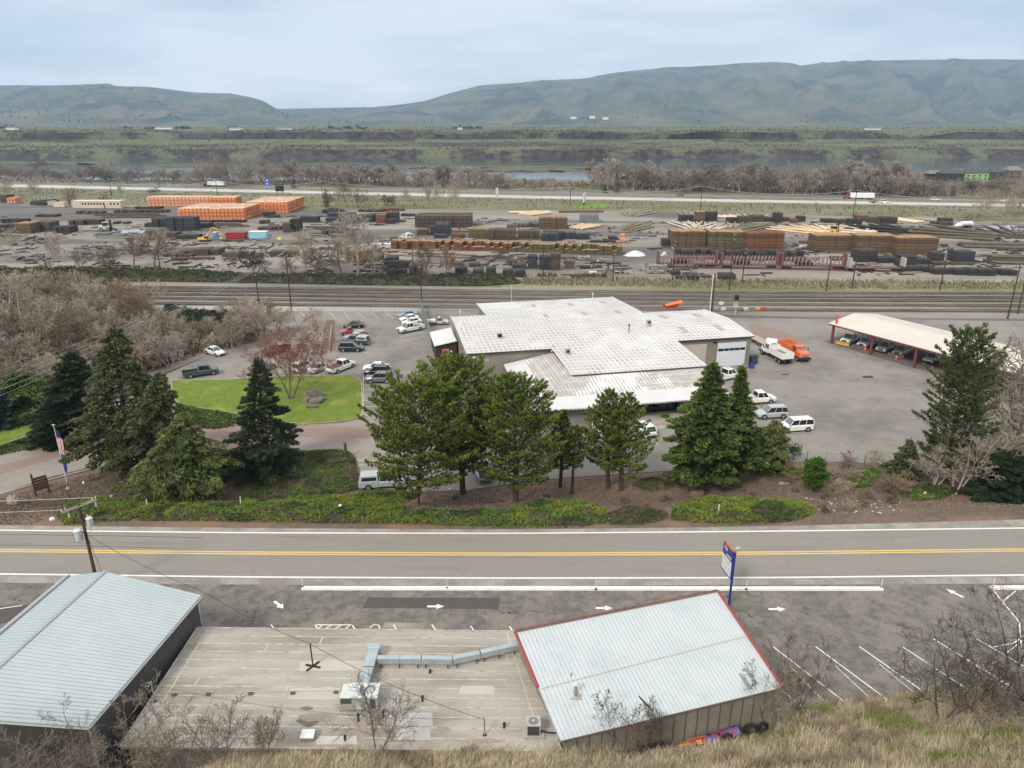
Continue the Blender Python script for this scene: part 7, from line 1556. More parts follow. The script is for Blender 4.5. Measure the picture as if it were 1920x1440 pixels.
ST=[(0,13,380,366,8,2,3,W_DKBR,'brown pair at far left edge beyond the sheds',1),(14,29,382,371,7,3,2,W_SALMON,'small orange group at far left',1),(0,26,437,421,9,3,4,W_BLACK,'black group at the left frame edge',1),(27,60,438,419,8,3,4,W_BR,'brown group behind the pale bare tree',1),(61,96,434,417,8,4,3,W_DKBR,'dark row near the left edge',1),(98,130,437,426,7,3,2,W_BLACK,'low black group left of the forklift',1),(130,157,422,413,6,3,2,W_DKBR,'low dark row beyond the forklift',1),(160,187,421,413,6,1,2,W_BLACK,'single low black stack beyond the forklift',1),(212,221,420,416,4,1,1,W_BLACK,'small black bundle right of the forklift',1),(230,240,420,416,4,1,1,W_DKBR,'small brown bundle right of the forklift',1),(0,50,418,411,5,3,1,W_BLACK,'flat dark row at the left edge',1),(65,104,407,403,6,2,1,W_BLACK,'flat dark pair left of the tie ladder rows',1),(140,192,401,396,6,3,1,W_DKBR,'flat dark row below the beige trailer',1),(212,311,399,394,6,10,1,W_DKBR,'long low dark row before the orange blocks',1),(250,300,392,388,5,4,1,W_BLACK,'low black row under the salmon block',1),(340,460,417,413,3,9,1,W_BLACK,'low black row at the foot of near orange block',1),(286,312,426,410,7,2,4,W_BLACK,'black pair left of the navy black block',1),(313,367,433,408,6,7,4,W_NAVY,'navy black block beside the orange ties',1),(372,391,427,419,6,1,3,W_BLACK,'black stack right of the navy block',1),(270,286,426,419,5,1,2,W_BLACK,'low black stack left of black pair',1),(311,330,446,437,6,1,2,W_DKBR,'brown stack left of the excavator',1),(331,372,448,441,5,2,2,W_BLACK,'low black pair left of the excavator',1),(337,364,478,470,6,2,2,W_BR,'brown pair at the near yard edge',1),(366,392,479,467,6,1,3,W_DKBR,'dark olive stack below the excavator',1),(393,411,479,468,6,1,3,W_DKBR,'dark brown stack right of the dark olive one',1),(302,360,482,477,6,3,1,W_DKBR,'flat brown row at the near yard edge',1),(415,470,482,476,5,3,2,W_DKBR,'low row near the dark bushy tree',1),(320,400,487,483,3,4,1,W_BR,'flat brown row nearest the brambles',1),(484,500,420,414,6,2,1,W_DKBR,'flat dark pair right of the blue container',1),(494,512,406,398,6,1,2,W_BLACK,'black stack at the corner of near orange block',1),(505,521,408,404,4,1,1,W_BLACK,'low black bundle beyond the yard road',1),(480,525,432,426,8,3,1,W_DKBR,'flat dark row left of the leaning brown stack',1),(530,545,436,419,7,1,4,W_DKBR,'brown stack with stepped side in mid yard',1),(545,561,434,412,7,2,5,W_BLACK,'dark taller pair behind the stepped stack',1),(562,596,417,407,6,2,2,W_BLACK,'long dark pair in mid yard',1),(613,664,411,400,7,3,3,W_NAVY,'navy rear group behind the tall pale tree',1),(610,632,415,409,6,1,2,W_NAVY,'low navy stack left of the pale tree',1),(632,668,420,405,7,2,4,W_NAVY,'navy front group left of the pale tree',1),(670,700,417,404,7,2,3,W_BLACK,'black group behind the pale tree',1),(690,724,411,402,6,3,2,W_BLACK,'black rear row right of the pale tree',1),(705,723,419,403,6,1,4,W_RUST,'reddish brown stack right of the pale tree',1),(724,747,416,399,6,2,4,W_BLACK,'black pair right of the reddish stack',1),(724,742,420,411,4,1,2,W_BLACK,'low black stack before the black pair',1),(600,640,440,433,6,3,1,W_DKBR,'scattered flat row left of the pale tree',1),(610,667,434,430,5,3,1,W_BLACK,'second scattered flat row left of pale tree',1),(670,720,398,393,6,5,1,W_DKBR,'low row along the freeway verge',1),(712,757,396,391,6,4,1,W_RUST,'low rusty row along the verge',1),(750,778,406,401,6,2,1,W_BLACK,'low dark pair left of the big brown block',1),(735,760,417,413,5,2,1,W_DKBR,'flat pair below the black stacks',1),(778,884,427,405,7,12,3,W_DKBR,'big dark brown block',2),(806,819,441,425,5,1,3,W_BLACK,'dark stack left of the navy tall stack',1),(815,842,441,421,6,2,4,W_NAVY,'tall navy pair in front of the big brown block',2),(813,838,447,440,4,1,2,W_NAVY,'low navy stack before the tall navy pair',1),(845,868,447,439,5,1,2,W_RUST,'low rusty stack right of the navy pair',1),(781,802,441,431,5,1,3,W_DKBR,'brown stack right of the white rubble',1),(878,917,448,430,7,4,4,W_OLIVE,'olive yellow block',1),(917,967,450,431,7,5,4,W_DKBR,'dark block right of the olive block',1),(950,968,438,423,6,2,2,W_RUST,'rusty pair behind the dark block',1),(971,1012,449,433,6,4,3,W_DKBR,'brown row in the middle of the yard',1),(1015,1046,452,438,5,2,3,W_NAVY,'navy pair in the middle of the yard',1),(1019,1047,444,433,5,2,2,W_BR,'brown pair behind the navy pair',1),(1048,1058,447,435,5,1,3,W_BLACK,'narrow black stack in mid yard',1),(1059,1081,448,437,5,2,2,W_NAVY,'navy low pair left of the twin navy stacks',1),(1083,1105,449,439,5,2,2,W_NAVY,'rightmost navy pair in mid yard',1),(1107,1156,455,451,3,4,1,W_BLACK,'flat dark row left of small orange crates',1),(1142,1158,450,444,5,1,2,W_BLACK,'low black stack left of the small orange crates',1),(993,1007,433,430,3,1,1,W_BLACK,'small dark bundle in mid yard',1),(1011,1064,430,408,7,5,4,W_BR,'brown block with orange top',1),(960,1010,426,419,5,5,1,W_DKBR,'low spaced row left of orange topped block',1),(1162,1178,453,447,3,2,1,W_SALMON,'small orange crate pair',1),(1163,1172,447,439,3,1,2,W_SALMON,'single orange crate on end',1),(1242,1254,462,449,5,1,3,W_BLACK,'black stack left of the large brown blocks',1),(1258,1323,464,434,8,5,6,W_BR,'large brown block, left of three',1),(1330,1397,467,435,8,5,6,W_OLIVE,'large olive brown block, middle of three',1),(1399,1468,470,437,8,5,6,W_RUST,'large rusty brown block, right of three',1),(1527,1603,471,441,8,6,6,W_BR,'large tan topped block, left of the right trio',1),(1605,1677,474,442,8,6,6,W_BR,'large tan topped block, middle of the right trio',1),(1679,1757,478,446,8,6,6,W_BR,'large tan topped block, right of the right trio',1),(1275,1300,415,404,5,2,2,W_BLACK,'black pair before the pale logs',1),(1304,1321,417,397,5,1,5,W_BR,'brown tall stack at the verge',1),(1325,1345,415,398,5,1,4,W_BLACK,'black stack right of the brown tall one',1),(1365,1385,418,409,5,1,2,W_BLACK,'black low stack by the verge',1),(1386,1409,419,406,5,1,3,W_DKBR,'brown stack with pale logs behind',1),(1411,1434,416,404,5,1,3,W_DKBR,'brown stack right of pale logs',1),(1435,1452,416,409,5,1,2,W_BLACK,'low black stack left of the black tower',1),(1453,1467,418,400,5,1,4,W_BLACK,'narrow black tower stack by the verge',1),(1468,1481,415,408,5,1,2,W_DKBR,'small stack right of the black tower',1),(1498,1511,416,406,5,1,2,W_BLACK,'black cube stack by the verge',1),(1484,1497,418,411,4,1,1,W_RUST,'rusty low stack by the verge',1),(1544,1566,418,411,5,1,2,W_BLACK,'low black stack at the yard rear',1),(1568,1592,419,411,5,2,1,W_DKBR,'low dark pair at the yard rear',1),(1593,1617,423,411,5,2,2,W_BLACK,'black pair before the brown stack at the rear',1),(1607,1629,415,404,5,1,3,W_RUST,'reddish stack at the yard rear',1),(1629,1654,418,408,5,1,2,W_DKBR,'brown long stack at the yard rear',1),(1656,1683,420,408,5,2,3,W_BLACK,'black rear pair at the yard rear',1),(1766,1787,418,410,5,1,2,W_BLACK,'black stack left of the tanker truck',1),(1750,1790,423,416,5,3,1,W_DKBR,'low row left of the tanker truck',1),(1607,1645,492,470,6,2,4,W_BLACK,'black pair before the right trio',1),(1561,1605,489,483,5,2,1,W_BLACK,'flat black pair left of the black pair',1),(1645,1690,493,483,5,2,2,W_BLACK,'long low black pair before the trio',1),(1691,1717,502,481,6,1,5,W_BLACK,'tall black stack at the flatcar end',1),(1718,1745,496,486,5,2,2,W_BLACK,'low black row right of the tall black stack',1),(1750,1770,492,475,5,1,4,W_BLACK,'black stack at the leaning pole',1),(1752,1783,498,492,4,2,1,W_DKBR,'flat pair at the leaning pole',1),(1790,1828,492,472,5,2,4,W_NAVY,'grey black pair right of the leaning pole',1),(1785,1833,497,493,3,3,1,W_DKBR,'flat row under the grey black pair',1),(1692,1746,511,501,4,3,2,W_BLACK,'black row at the near yard edge',1),(1752,1787,515,505,4,2,2,W_BLACK,'black pair near the rails at right',1),(1791,1815,516,505,4,2,2,W_BLACK,'second black pair near the rails at right',1),(1817,1866,517,505,4,3,2,W_BLACK,'third black row near the rails at right',1),(1878,1907,517,507,4,2,2,W_BLACK,'rightmost black pair near the rails',1),(650,695,492,471,6,4,4,W_BR,'brown block behind the bare trees',1),(700,716,491,478,5,1,3,W_DKBR,'brown stack right of the block behind bare trees',1),(505,555,482,472,5,4,2,W_DKBR,'brown row behind the dark bushy trees',1),(720,745,497,484,5,2,2,W_BLACK,'black pair left of the near yard poles',1),(725,760,518,508,4,3,2,W_BLACK,'dark row behind the brambles',1),(767,790,514,496,5,2,3,W_DKBR,'brown pair at the near yard edge by a pole',1),(853,876,519,503,4,1,3,W_BLACK,'black stack behind the hedge, left of four',1),(886,907,519,507,4,1,3,W_BLACK,'black stack behind the hedge, second of four',1),(911,930,519,503,4,1,3,W_BLACK,'black stack behind the hedge, third of four',1),(942,986,519,507,4,2,2,W_BLACK,'black pair behind the hedge',1),(848,868,500,493,4,1,2,W_DKBR,'low stack in the near yard',1),(879,899,501,494,4,1,2,W_DKBR,'low stack right of another in the near yard',1),(727,770,502,491,4,3,2,W_BLACK,'black row in the near yard',1),(990,1008,504,481,5,1,5,W_NAVY,'dark tall stack, left of three in near yard',1),(1012,1031,506,482,5,1,5,W_BLACK,'dark tall stack, middle of three in near yard',1),(1032,1051,507,476,5,1,6,W_DKBR,'dark tall stack, right of three in near yard',1),(1061,1077,504,489,4,1,3,W_BR,'small brown stack right of the three tall ones',1),(960,988,505,497,4,1,2,W_BLACK,'low black stack left of the three tall ones',1),(1088,1131,504,499,3,2,1,W_BLACK,'flat black pair on the dirt',1),(1105,1120,515,511,3,1,1,W_PALE,'small pale bundle on the dirt',1),(1070,1138,521,515,3,4,1,W_BLACK,'flat black row beside the rails',1),(1008,1045,519,513,3,2,1,W_DKBR,'low pair behind the hedge end',1),(1259,1276,516,509,3,1,2,W_BLACK,'black bundle at the pole by the tracks',1),(1268,1312,524,518,3,1,1,W_BLACK,'flat black bundle near the tracks',1),(1290,1311,526,517,3,1,2,W_BLACK,'black bundle near the tracks, middle',1),(1316,1335,521,517,3,1,1,W_DKBR,'flat brown bundle near the tracks',1),(1350,1380,526,515,4,1,2,W_BLACK,'larger black bundle near the tracks',1),]
for s_ in ST:block(*s_[:9],rows=s_[9],jitter=.5,top=m_topbr if(s_[7]in(W_BR,W_OLIVE)and s_[6]>=4)else None)
block(745,960,466,451,3.0,26,2,W_RUST,'rust brown bundle row',name='tie_bundle',rows=2,jitter=.8,yb2=472,top=m_topbr)
block(960,1164,472,456,3.0,25,2,W_OLIVE,'olive brown bundle row',name='tie_bundle',rows=2,jitter=.8,yb2=479,top=m_topbr)
block(1268,1512,485,470,3.0,26,2,W_BLACK,'black bundle row by the flatcars',name='tie_bundle',rows=2,jitter=.7,yb2=490)
block(733,745,467,453,3,1,2,W_RUST,'rust brown bundle, first of three in front of the row');block(751,764,468,454,3,1,2,W_RUST,'rust brown bundle, second of three in front of the row');block(775,787,468,454,3,1,2,W_RUST,'rust brown bundle, third of three in front of the row')
def ladder(x0,x1,y0,n,label,m=W_DKBR,rows=3,dy=3.2):
 for r in range(rows):
  A,B=P(x0+r*14,y0+r*dy,LOT),P(x1+r*14,y0+r*dy+.6,LOT);d=B-A;mb=MB()
  for i in range(n):p=A+d*(i/n);mb.box(p+Vector((0,0,.2)),(d.length/n*.62,4.5,.4),.5)
  o=mb.build('tie_rack',m);tag(o,kind='stuff')
ladder(165,300,401,34,'flat racks of spaced dark ties');ladder(575,640,426,14,'flat racks beyond the pale bare tree',rows=2);ladder(385,455,420,22,'flat racks beside the near orange block',rows=2)
def logs(x,y,n,L,ang,r,m,desc,fan=10,layers=2,cat='log'):
 p0=P(x,y,LOT);mb=MB();mb.tube([(0,0,0),(L,0,0)],r,7,r*.8);first=mb.build('log',m);rr=random.Random(int(x+y));k=0;per=(n+layers-1)//layers
 for l in range(layers):
  cnt=max(2,per-l*3)
  for i in range(cnt):
   o=first if k==0 else copy_tree(first);t=(i-(cnt-1)/2)
   o.location=(p0.x+t*r*2.3*abs(math.sin(R(ang)))+rr.uniform(-.3,.3),p0.y-t*r*2.3*math.cos(R(ang))+rr.uniform(-.3,.3),LOT+r+l*r*1.7);o.rotation_euler=(0,R(-.3),R(ang-t*fan/cnt*2+rr.uniform(-1.5,1.5)))
   tag(o,desc,cat,desc+' pile');k+=1
logs(1178,433,22,17,62,.42,W_OLIVEP,'olive pole with dark end in the fan pile right of pale boards',14,3)
logs(1185,406,16,20,70,.42,W_GREYP,'grey pole in the pile below the freeway verge',26,3)
logs(1302,431,14,22,78,.42,W_PINKP,'peeled pale pole in the left fan behind the large blocks',30,2)
logs(1330,430,10,20,70,.42,W_PINKP,'peeled pale pole in the right fan behind the large blocks',30,1)
logs(1375,434,18,24,60,.42,W_OLIVEP,'olive pole in the pile behind the olive brown block',20,2)
logs(1292,406,12,18,62,.42,W_GREYP,'pale pole behind the black pair at the verge',34,2)
logs(1400,410,10,15,100,.4,W_PINKP,'pale pole behind the brown verge stack',60,1)
logs(1550,440,16,24,110,.42,W_PALE,'yellow peeled pole behind the left tan topped block',34,2)
logs(1590,440,12,24,118,.42,W_PINKP,'peeled pole between the yellow poles and dark pile',30,1)
logs(1640,440,14,22,115,.42,W_PINKP,'peeled pole in the right peeled pile',34,2)
logs(1700,440,22,24,120,.48,W_BLACK,'black creosoted pole behind the right tan topped block',40,3)
logs(1726,418,8,18,118,.45,W_PALE,'tan board like pole at the yard rear',6,1)
logs(1765,415,8,14,100,.4,W_GREYP,'grey pole left of the tanker truck',30,1)
logs(1870,450,20,34,128,.5,W_BROWNP,'long brown pole in the upper right pile',30,3)
logs(1905,447,16,30,60,.5,W_BROWNP,'long brown pole cut by the right frame edge',30,3)
logs(1800,462,10,32,-8,.5,W_BROWNP,'long brown pole lying below the upper right pile',8,2)
logs(1853,492,14,34,-6,.5,W_BROWNP,'long brown pole in the lower right pile',10,3)
logs(1078,430,7,15,52,.5,W_PALE,'pale board like pole right of the orange topped block',6,1)
logs(984,404,8,16,48,.5,W_PALE,'pale board like pole below the verge at centre',8,1)
logs(1048,398,4,24,2,.4,W_RUST,'thin brown pole lying flat below the billboard',3,1)
logs(955,399,5,22,0,.4,W_PALE,'pale pole lying flat right of the big brown block',3,1)
logs(610,400,16,10,40,.5,W_BLACK,'short black pole in the jumbled pile below freeway verge',40,2)
logs(60,383,16,14,20,.5,W_BLACK,'short black pole in the jumbled heap at far left',50,2)
logs(1500,455,4,14,2,.4,W_RUST,'rusty rail lying between the large block groups',3,1)
def heap(name,px,py,wpx,hpx,m,label,seed=1,dry=.6):
 p=P(px,py,LOT);w=wpx/ppm(p.y)/2;H=max(.3,ztop(p.y,py-hpx)-LOT);rr=random.Random(seed);mb=MB();n=18;rows=[(1,0),(.8,.3),(.5,.75),(.2,.96)]
 vs=[]
 for k,(r,z)in enumerate(rows):
  for i in range(n):
   a=i/n*6.283;q=r*rr.uniform(.85,1.12);vs.append((w*q*math.cos(a),w*dry*q*math.sin(a),H*z*rr.uniform(.85,1.1)-.05*(k==0)))
 vs.append((0,0,H));fs=[]
 for k in range(len(rows)-1):
  for i in range(n):fs.append((k*n+i,k*n+(i+1)%n,(k+1)*n+(i+1)%n,(k+1)*n+i))
 for i in range(n):fs.append(((len(rows)-1)*n+i,(len(rows)-1)*n+(i+1)%n,len(vs)-1))
 mb.raw(vs,fs);o=mb.build(name,m,smooth=True,loc=p);tag(o,label,name.replace('_',' '));return o
m_salt=mat('white_salt',(.66,.69,.72),(.58,.62,.66),s=.5,rough=.9,bump=.3,bs=3)
heap('salt_heap',1191,479,42,9,m_salt,'white powder heap in the middle of the tie yard',1)
heap('salt_heap',715,457,50,1.5,m_salt,'thin white spill beside the rust brown bundle row',2,.3)
heap('rubble_heap',765,444,34,9,mat('white_rubble',(.5,.5,.5),(.12,.12,.12),s=.8,rough=1,cont=(.45,.55)),'black and white rubble pile left of the navy stacks',3)
heap('salt_heap',1245,480,16,8,mat('white_rubble2',(.6,.6,.62),(.25,.26,.28),s=1.2,rough=1,cont=(.45,.55)),'wrapped white bundles left of the black bundle row',4)
heap('gravel_heap',1605,418,22,9,mat('dark_gravel',(.06,.055,.05)),'dark heap at the yard rear',6)
def container(xl,xr,yb,yt,d,m,label,cat='container',name='shipping_container',top=None):
 A,B=P(xl,yb,LOT),P(xr,yb,LOT);W=(B-A).length;H=ztop(A.y,yt)-LOT;r=empty(name,(A+B)/2,0,label,cat)
 b=MB();b.b2(-W/2,W/2,0,d,.15,H);k=int(W/.6)
 for i in range(k):b.b2(-W/2+(i+.3)*W/k,-W/2+(i+.7)*W/k,-.04,0,.3,H-.2)
 b.build('body',m,r);MB().b2(-W/2-.1,W/2+.1,-.1,d+.1,H+.003,H+.12).build('roof',top or m,r);MB().b2(-W/2+.1,W/2-.1,.1,d-.1,0,.15).build('base',m_black,r);return r,W,H
container(424,459,448,437,3,mat('red_container',(.32,.025,.03),(.26,.03,.03),s=.5,rough=.6),'dark red shipping container right of the excavator')
container(467,500,448,435,3.5,mat('sky_container',(.30,.55,.64),(.25,.48,.56),s=.5,rough=.6),'light blue shipping container with white roof',top=m_white)
container(399,406,445,436,2,mat('blue_booth',(.10,.30,.58),rough=.5),'small bright blue booth behind the excavator','booth','portable_booth',m_white)
r,W,H=container(137,227,391,377,6,mat('beige_cabin',(.60,.52,.42),(.54,.47,.38),s=.3,rough=.8),'long beige office trailer with a row of small windows','trailer','office_trailer',mat('cream_roof',(.70,.66,.58),rough=.7))
for i in range(11):x=-W/2+W*(.2+.062*i if i<8 else .2+.062*8+.09+.075*(i-8));MB().b2(x,x+.9,-.07,-.045,H*.5,H*.78).build('window',m_cglass,r)
MB().b2(-W/2+W*.655,-W/2+W*.675,-.07,-.045,.2,H*.75).build('door',m_black,r)
container(101,121,389,380,4,mat('beige_cabin',(.60,.52,.42)),'small beige shed left of the office trailer','shed','beige_shed');container(90,101,386,378,4,m_unit,'small pale machine shed at far left','shed','pale_shed')
r,W,H=container(1213,1251,513,499,2.4,mat('mesh_crate',(.36,.35,.32),(.10,.095,.085),s=1.5,rough=.8,cont=(.47,.53)),'long mesh sided crate of pipes by the flatcars','crate','pipe_crate')
A,B=P(1089,416,LOT),P(1123,416,LOT);W=(B-A).length;mb=MB();mb.prism([(0,0),(7,0),(6.2,3.0),(3.5,3.7),(.8,3.0)],-W/2,W/2,'x');tag(mb.build('canopy_tent',mat('grey_tarp',(.14,.145,.15),rough=.7),loc=(A+B)/2),'long dark grey tarpaulin hoop cover beyond the pale boards','shelter')
def excavator():
 p=P(385,453,LOT);r=empty('excavator',p,0,'yellow excavator with raised boom in the tie yard','excavator');y=paint('yellow')
 for s in(-1.2,1.2):MB().prism([(-2.2,.1),(2.2,.1),(2.6,.5),(2.2,.95),(-2.2,.95),(-2.6,.5)],s-.3,s+.3,'y').build('track',m_bumper,r)
 b=MB();loft(b,[(-3.4,1.3,1.2,2.5),(-1.2,1.4,1.2,2.7),(1.3,1.4,1.2,2.2)]);b.build('body',y,r)
 c=MB().b2(.1,1.7,-1.4,-.2,2.2,3.4).build('cab',m_cglass,r);MB().b2(.0,1.8,-1.45,-.15,3.4,3.5).build('roof',y,c)
 MB().tube([(.9,.3,2.2),(2.6,.3,5.6),(4.6,.3,8.4)],.42,4,.3).build('boom',y,r);MB().tube([(4.2,.3,8.3),(7.0,.3,7.6),(8.2,.3,4.6)],.32,4,.2).build('arm',y,r)
 MB().tube([(1.6,.3,2.6),(3.2,.3,5.6)],.12,6).build('hydraulic_ram',m_chrome,r);MB().tube([(8.2,.3,4.7),(8.3,.3,2.4)],.3,6).box((8.3,.3,2.0),(1.4,.9,.9)).build('grapple',m_unit,r)
 r.scale=(.8,.8,.66)
excavator()
def forklift(px,py,lb,col,s=1.):
 r=empty('forklift',P(px,py,LOT),R(10),lb,'forklift');pm=paint(col)
 b=MB();loft(b,[(-2.2,1.2,.5,2.0),(-.6,1.2,.5,1.9),(1.2,1.1,.5,1.5)]);b.build('body',pm,r);MB().b2(-.9,.6,-.7,.7,1.9,3.0).build('cab',m_cglass,r);MB().b2(-1.1,.8,-.85,.85,3.0,3.12).build('roof',pm,r)
 MB().b2(1.5,1.8,-.7,-.45,.2,3.9).b2(1.5,1.8,.45,.7,.2,3.9).b2(1.5,1.8,-.45,.45,2.0,2.3).b2(1.5,1.8,-.45,.45,3.6,3.9).build('mast',m_black,r);MB().b2(1.8,3.6,-.65,-.4,.3,.42).b2(1.8,3.6,.4,.65,.3,.42).build('fork',m_black,r);wheels(r,(-1.4,1.0),1.2,.6);r.scale=(s,s,s)
forklift(200,433,'pale loader with raised mast on the left yard road','silver',1.25);forklift(1562,438,'yellow log loader among the yellow peeled poles','yellow',1.1)
o=heap('machine_bucket',524,449,9,5,paint('yellow'),'small yellow bucket on the yard road right of the blue container',9)
def tanker():
 r=empty('tanker_truck',label='white tanker truck beside the pale puddle at the yard rear',cat='tanker truck');b=MB();loft(b,[(1.6,1.1,.9,2.5),(2.6,1.1,.9,2.4),(3.0,1.0,.9,1.7),(4.3,.9,.8,1.5)]);b.build('cab',paint('white'),r)
 MB().tube([(-4.2,0,2.0),(1.3,0,2.0)],1.05,14).build('tank',m_white,r);MB().b2(-4.2,4,-.45,.45,.7,1.0).build('chassis',m_bumper,r);wheels(r,(-3.3,-2.1,3.2),1.15,.5);MB().box((2.62,0,2.1),(.1,1.7,.5)).build('windshield',m_cglass,r)
 park(r,(1820,427),(1791,428))
tanker()
def person(px,py,shirt,lb):
 p=P(px,py,LOT);r=empty('person',p,0,lb,'person');bm=bpy.data.meshes.new('body');pts=[(0,0,.95),(0,0,1.2),(0,0,1.45),(0,0,1.62),(0,0,1.74),(.22,0,1.42),(.28,.05,1.12),(.3,.15,.9),(-.22,0,1.42),(-.28,.05,1.12),(-.28,.15,.9),(.1,0,.5),(.12,-.05,.05),(-.1,.05,.5),(-.12,.1,.05)]
 ed=[(0,1),(1,2),(2,3),(3,4),(2,5),(5,6),(6,7),(2,8),(8,9),(9,10),(0,11),(11,12),(0,13),(13,14)];bm.from_pydata([Vector(q)for q in pts],ed,[]);o=bpy.data.objects.new('body',bm);COL.objects.link(o);o.parent=r
 rad=[.15,.14,.16,.08,.11,.07,.05,.04,.07,.05,.04,.09,.06,.09,.06];s=o.modifiers.new('skin','SKIN');
 for i,v in enumerate(bm.skin_vertices[0].data):v.radius=(rad[i],rad[i]);v.use_root=(i==0)
 o.modifiers.new('sub','SUBSURF').levels=1;bm.materials.append(mat('skin_tone',(.4,.24,.17),rough=.7))
 MB().tube([(0,0,.9),(0,0,1.15),(0,0,1.5)],.2,8,.19).build('jacket',shirt,r);MB().tube([(.1,0,.95),(.1,0,.5),(.12,-.04,.08)],.13,6,.09).tube([(-.1,0,.95),(-.1,.05,.5),(-.12,.1,.08)],.13,6,.09).build('trousers',m_bumper,r);MB().tube([(0,0,1.78),(0,0,1.88)],.13,8,.06).build('helmet',m_white,r)
person(363,460,mat('dark_jacket',(.12,.03,.03)),'worker in dark red jacket standing below the excavator');person(366,458,mat('pink_jacket',(.6,.35,.33)),'worker in pale jacket beside the worker in dark red');person(1752,422,mat('white_jacket',(.7,.7,.68)),'worker in white standing left of the tanker truck')
def flatcar(xl,xr,y,label,stakes=True,col='red_steel2'):
 A,B=P(xl,y,LOT),P(xr,y+.6,LOT);W=(B-A).length;r=empty('flatcar',(A+B)/2,math.atan2(B.y-A.y,B.x-A.x),label,'railway flatcar','flatcars on the yard siding');m=mat('rusty_car',(.16,.065,.05),(.12,.06,.05),s=.5,rough=.8);mp=mat('pink_frame',(.34,.22,.19),(.26,.17,.15),s=.6,rough=.8)
 MB().b2(-W/2,W/2,-1.5,1.5,1.0,1.3).build('deck',m,r)
 for x in(-W/2+2.2,W/2-2.2):MB().b2(x-1.3,x+1.3,-1.2,1.2,.35,1.0).build('bogie',m_bumper,r)
 if stakes:
  for x in(-W/2+.4,W/2-.4):MB().prism([(-1.4,1.3),(1.4,1.3),(1.2,5.2),(-1.2,5.2)],x-.25,x+.25,'x').build('bulkhead',mat('bulkhead_red',(.20,.07,.055),(.15,.08,.07),s=.6),r)
  s=MB();k=15
  for i in range(k):x=-W/2+1.4+(W-2.8)*i/(k-1);s.b2(x-.12,x+.12,-1.45,-1.25,1.3,4.0);s.b2(x-.12,x+.12,1.25,1.45,1.3,4.0)
  tag(s.build('stake',mp,r),kind='stuff');MB().b2(-W/2+1,W/2-1,-.12,.12,1.3,1.6).b2(-W/2+1,W/2-1,-.12,.12,3.5,3.65).build('centre_beam',mp,r)
  MB().b2(-W/4,-W/4+5,-1.2,1.2,1.3,2.4).build('load',m_black,r)
 else:
  for x in(-W/2+.4,W/2-.4):MB().b2(x-.3,x+.3,-1.4,1.4,1.3,4.4).build('bulkhead',m_unit,r)
flatcar(1230,1344,500,'pink framed bulkhead flatcar, leftmost on the yard siding');flatcar(1349,1458,502,'pink framed flatcar, second on the yard siding');flatcar(1461,1583,504,'pink framed flatcar with red end, third on the yard siding');flatcar(1588,1693,508,'empty grey ended flatcar at the right of the siding',False)
for pl,x0,x1,lb in(([(560,466),(960,482),(1100,488)],580,1130,'rusty yard siding rail in front of the bundle rows'),([(720,478),(960,487),(1010,489)],700,1010,'second rusty yard siding in the near yard'),([(1200,501.5),(1440,504),(1700,510)],1210,1700,'yard siding under the flatcars')):
 xs=list(range(x0,x1+1,30));c=[P(x,y,LOT)for x,y in smooth_pts(pl,xs)];root=empty('yard_siding',c[0],0,lb,'railway track');o=-c[0]
 for s in(-.72,.72):
  mb=MB()
  for a,b in zip(c,c[1:]):d=b-a;n=Vector((-d.y,d.x,0)).normalized()*s;mb.box((a+b)/2+n+o+Vector((0,0,.1)),(d.length+.02,.16,.2),math.atan2(d.y,d.x))
  mb.build('rail',mat('rusty_rail',(.17,.085,.06),rough=.8),root)
def debris():
 rr=random.Random(12);v=[MB(),MB(),MB()]
 for _ in range(3800):
  px,py=rr.uniform(-60,1980),392+rr.random()**.8*125
  if py<398+px*.012:continue
  if mnoise.noise(Vector((px*.012,py*.05,4)))<-.02:continue
  p=P(px,py,LOT);a=rr.choice((0,.1,1.5,rr.uniform(0,3.1)));L=rr.uniform(.6,6.5);v[rr.choice((0,0,1,2))].box((p.x,p.y,LOT+rr.uniform(.05,.3)),(L,rr.uniform(.2,.8),rr.uniform(.1,.45)),a)
 for b,m,n in zip(v,(W_BLACK,W_DKBR,W_GREYP),('dark','brown','grey')):tag(b.build('yard_debris',m),kind='stuff')
debris()
# ================================================================== poles, wires, signs, stones
m_pole=mat('dark_pole_wood',(.075,.052,.040),(.05,.036,.03),s=2,rough=1);m_wire=mat('dark_wire',(.035,.033,.03),rough=.7);m_wirel=mat('bright_wire',(.45,.44,.42),rough=.5,metal=.4)
m_insul=mat('white_insulator',(.62,.63,.62),rough=.3)
TOPS={}
def pole(key,bx,by,ty,label,r=.17,arms=0,lamp=False,z=LOT,m=None,group=None,name='utility_pole',cat='utility pole',lean=0):
 p=P(bx,by,z);H=ztop(p.y,ty)-z;root=empty(name,p,0,label,cat,group)
 MB().tube([(0,0,-.2),(lean,0,H)],r*1.15,8,r*.75).build('pole',m or m_pole,root);ts=[Vector((0,0,H))]
 for k in range(arms):
  z_=H-.5-k*1.3;MB().box((lean,0,z_),(.14,2.6,.16)).build('crossarm',m_pole,root)
  for y in(-1.15,-.4,.4,1.15):MB().tube([(lean,y,z_+.08),(lean,y,z_+.3)],.06,6).build('insulator',m_insul,root)
 if arms==0 and not lamp and name=='utility_pole':MB().tube([(lean,-.18,H-.15),(lean,-.35,H+.2)],.07,6).build('insulator',m_insul,root)
 if lamp:MB().tube([(0,0,H-.2),(0,-1.2,H+.15)],.06,6).build('lamp_arm',m_galvd,root);MB().box((0,-1.3,H+.1),(.35,.7,.2)).build('lamp_head',m_galvd,root)
 TOPS[key]=p+Vector((lean,0,H));return root
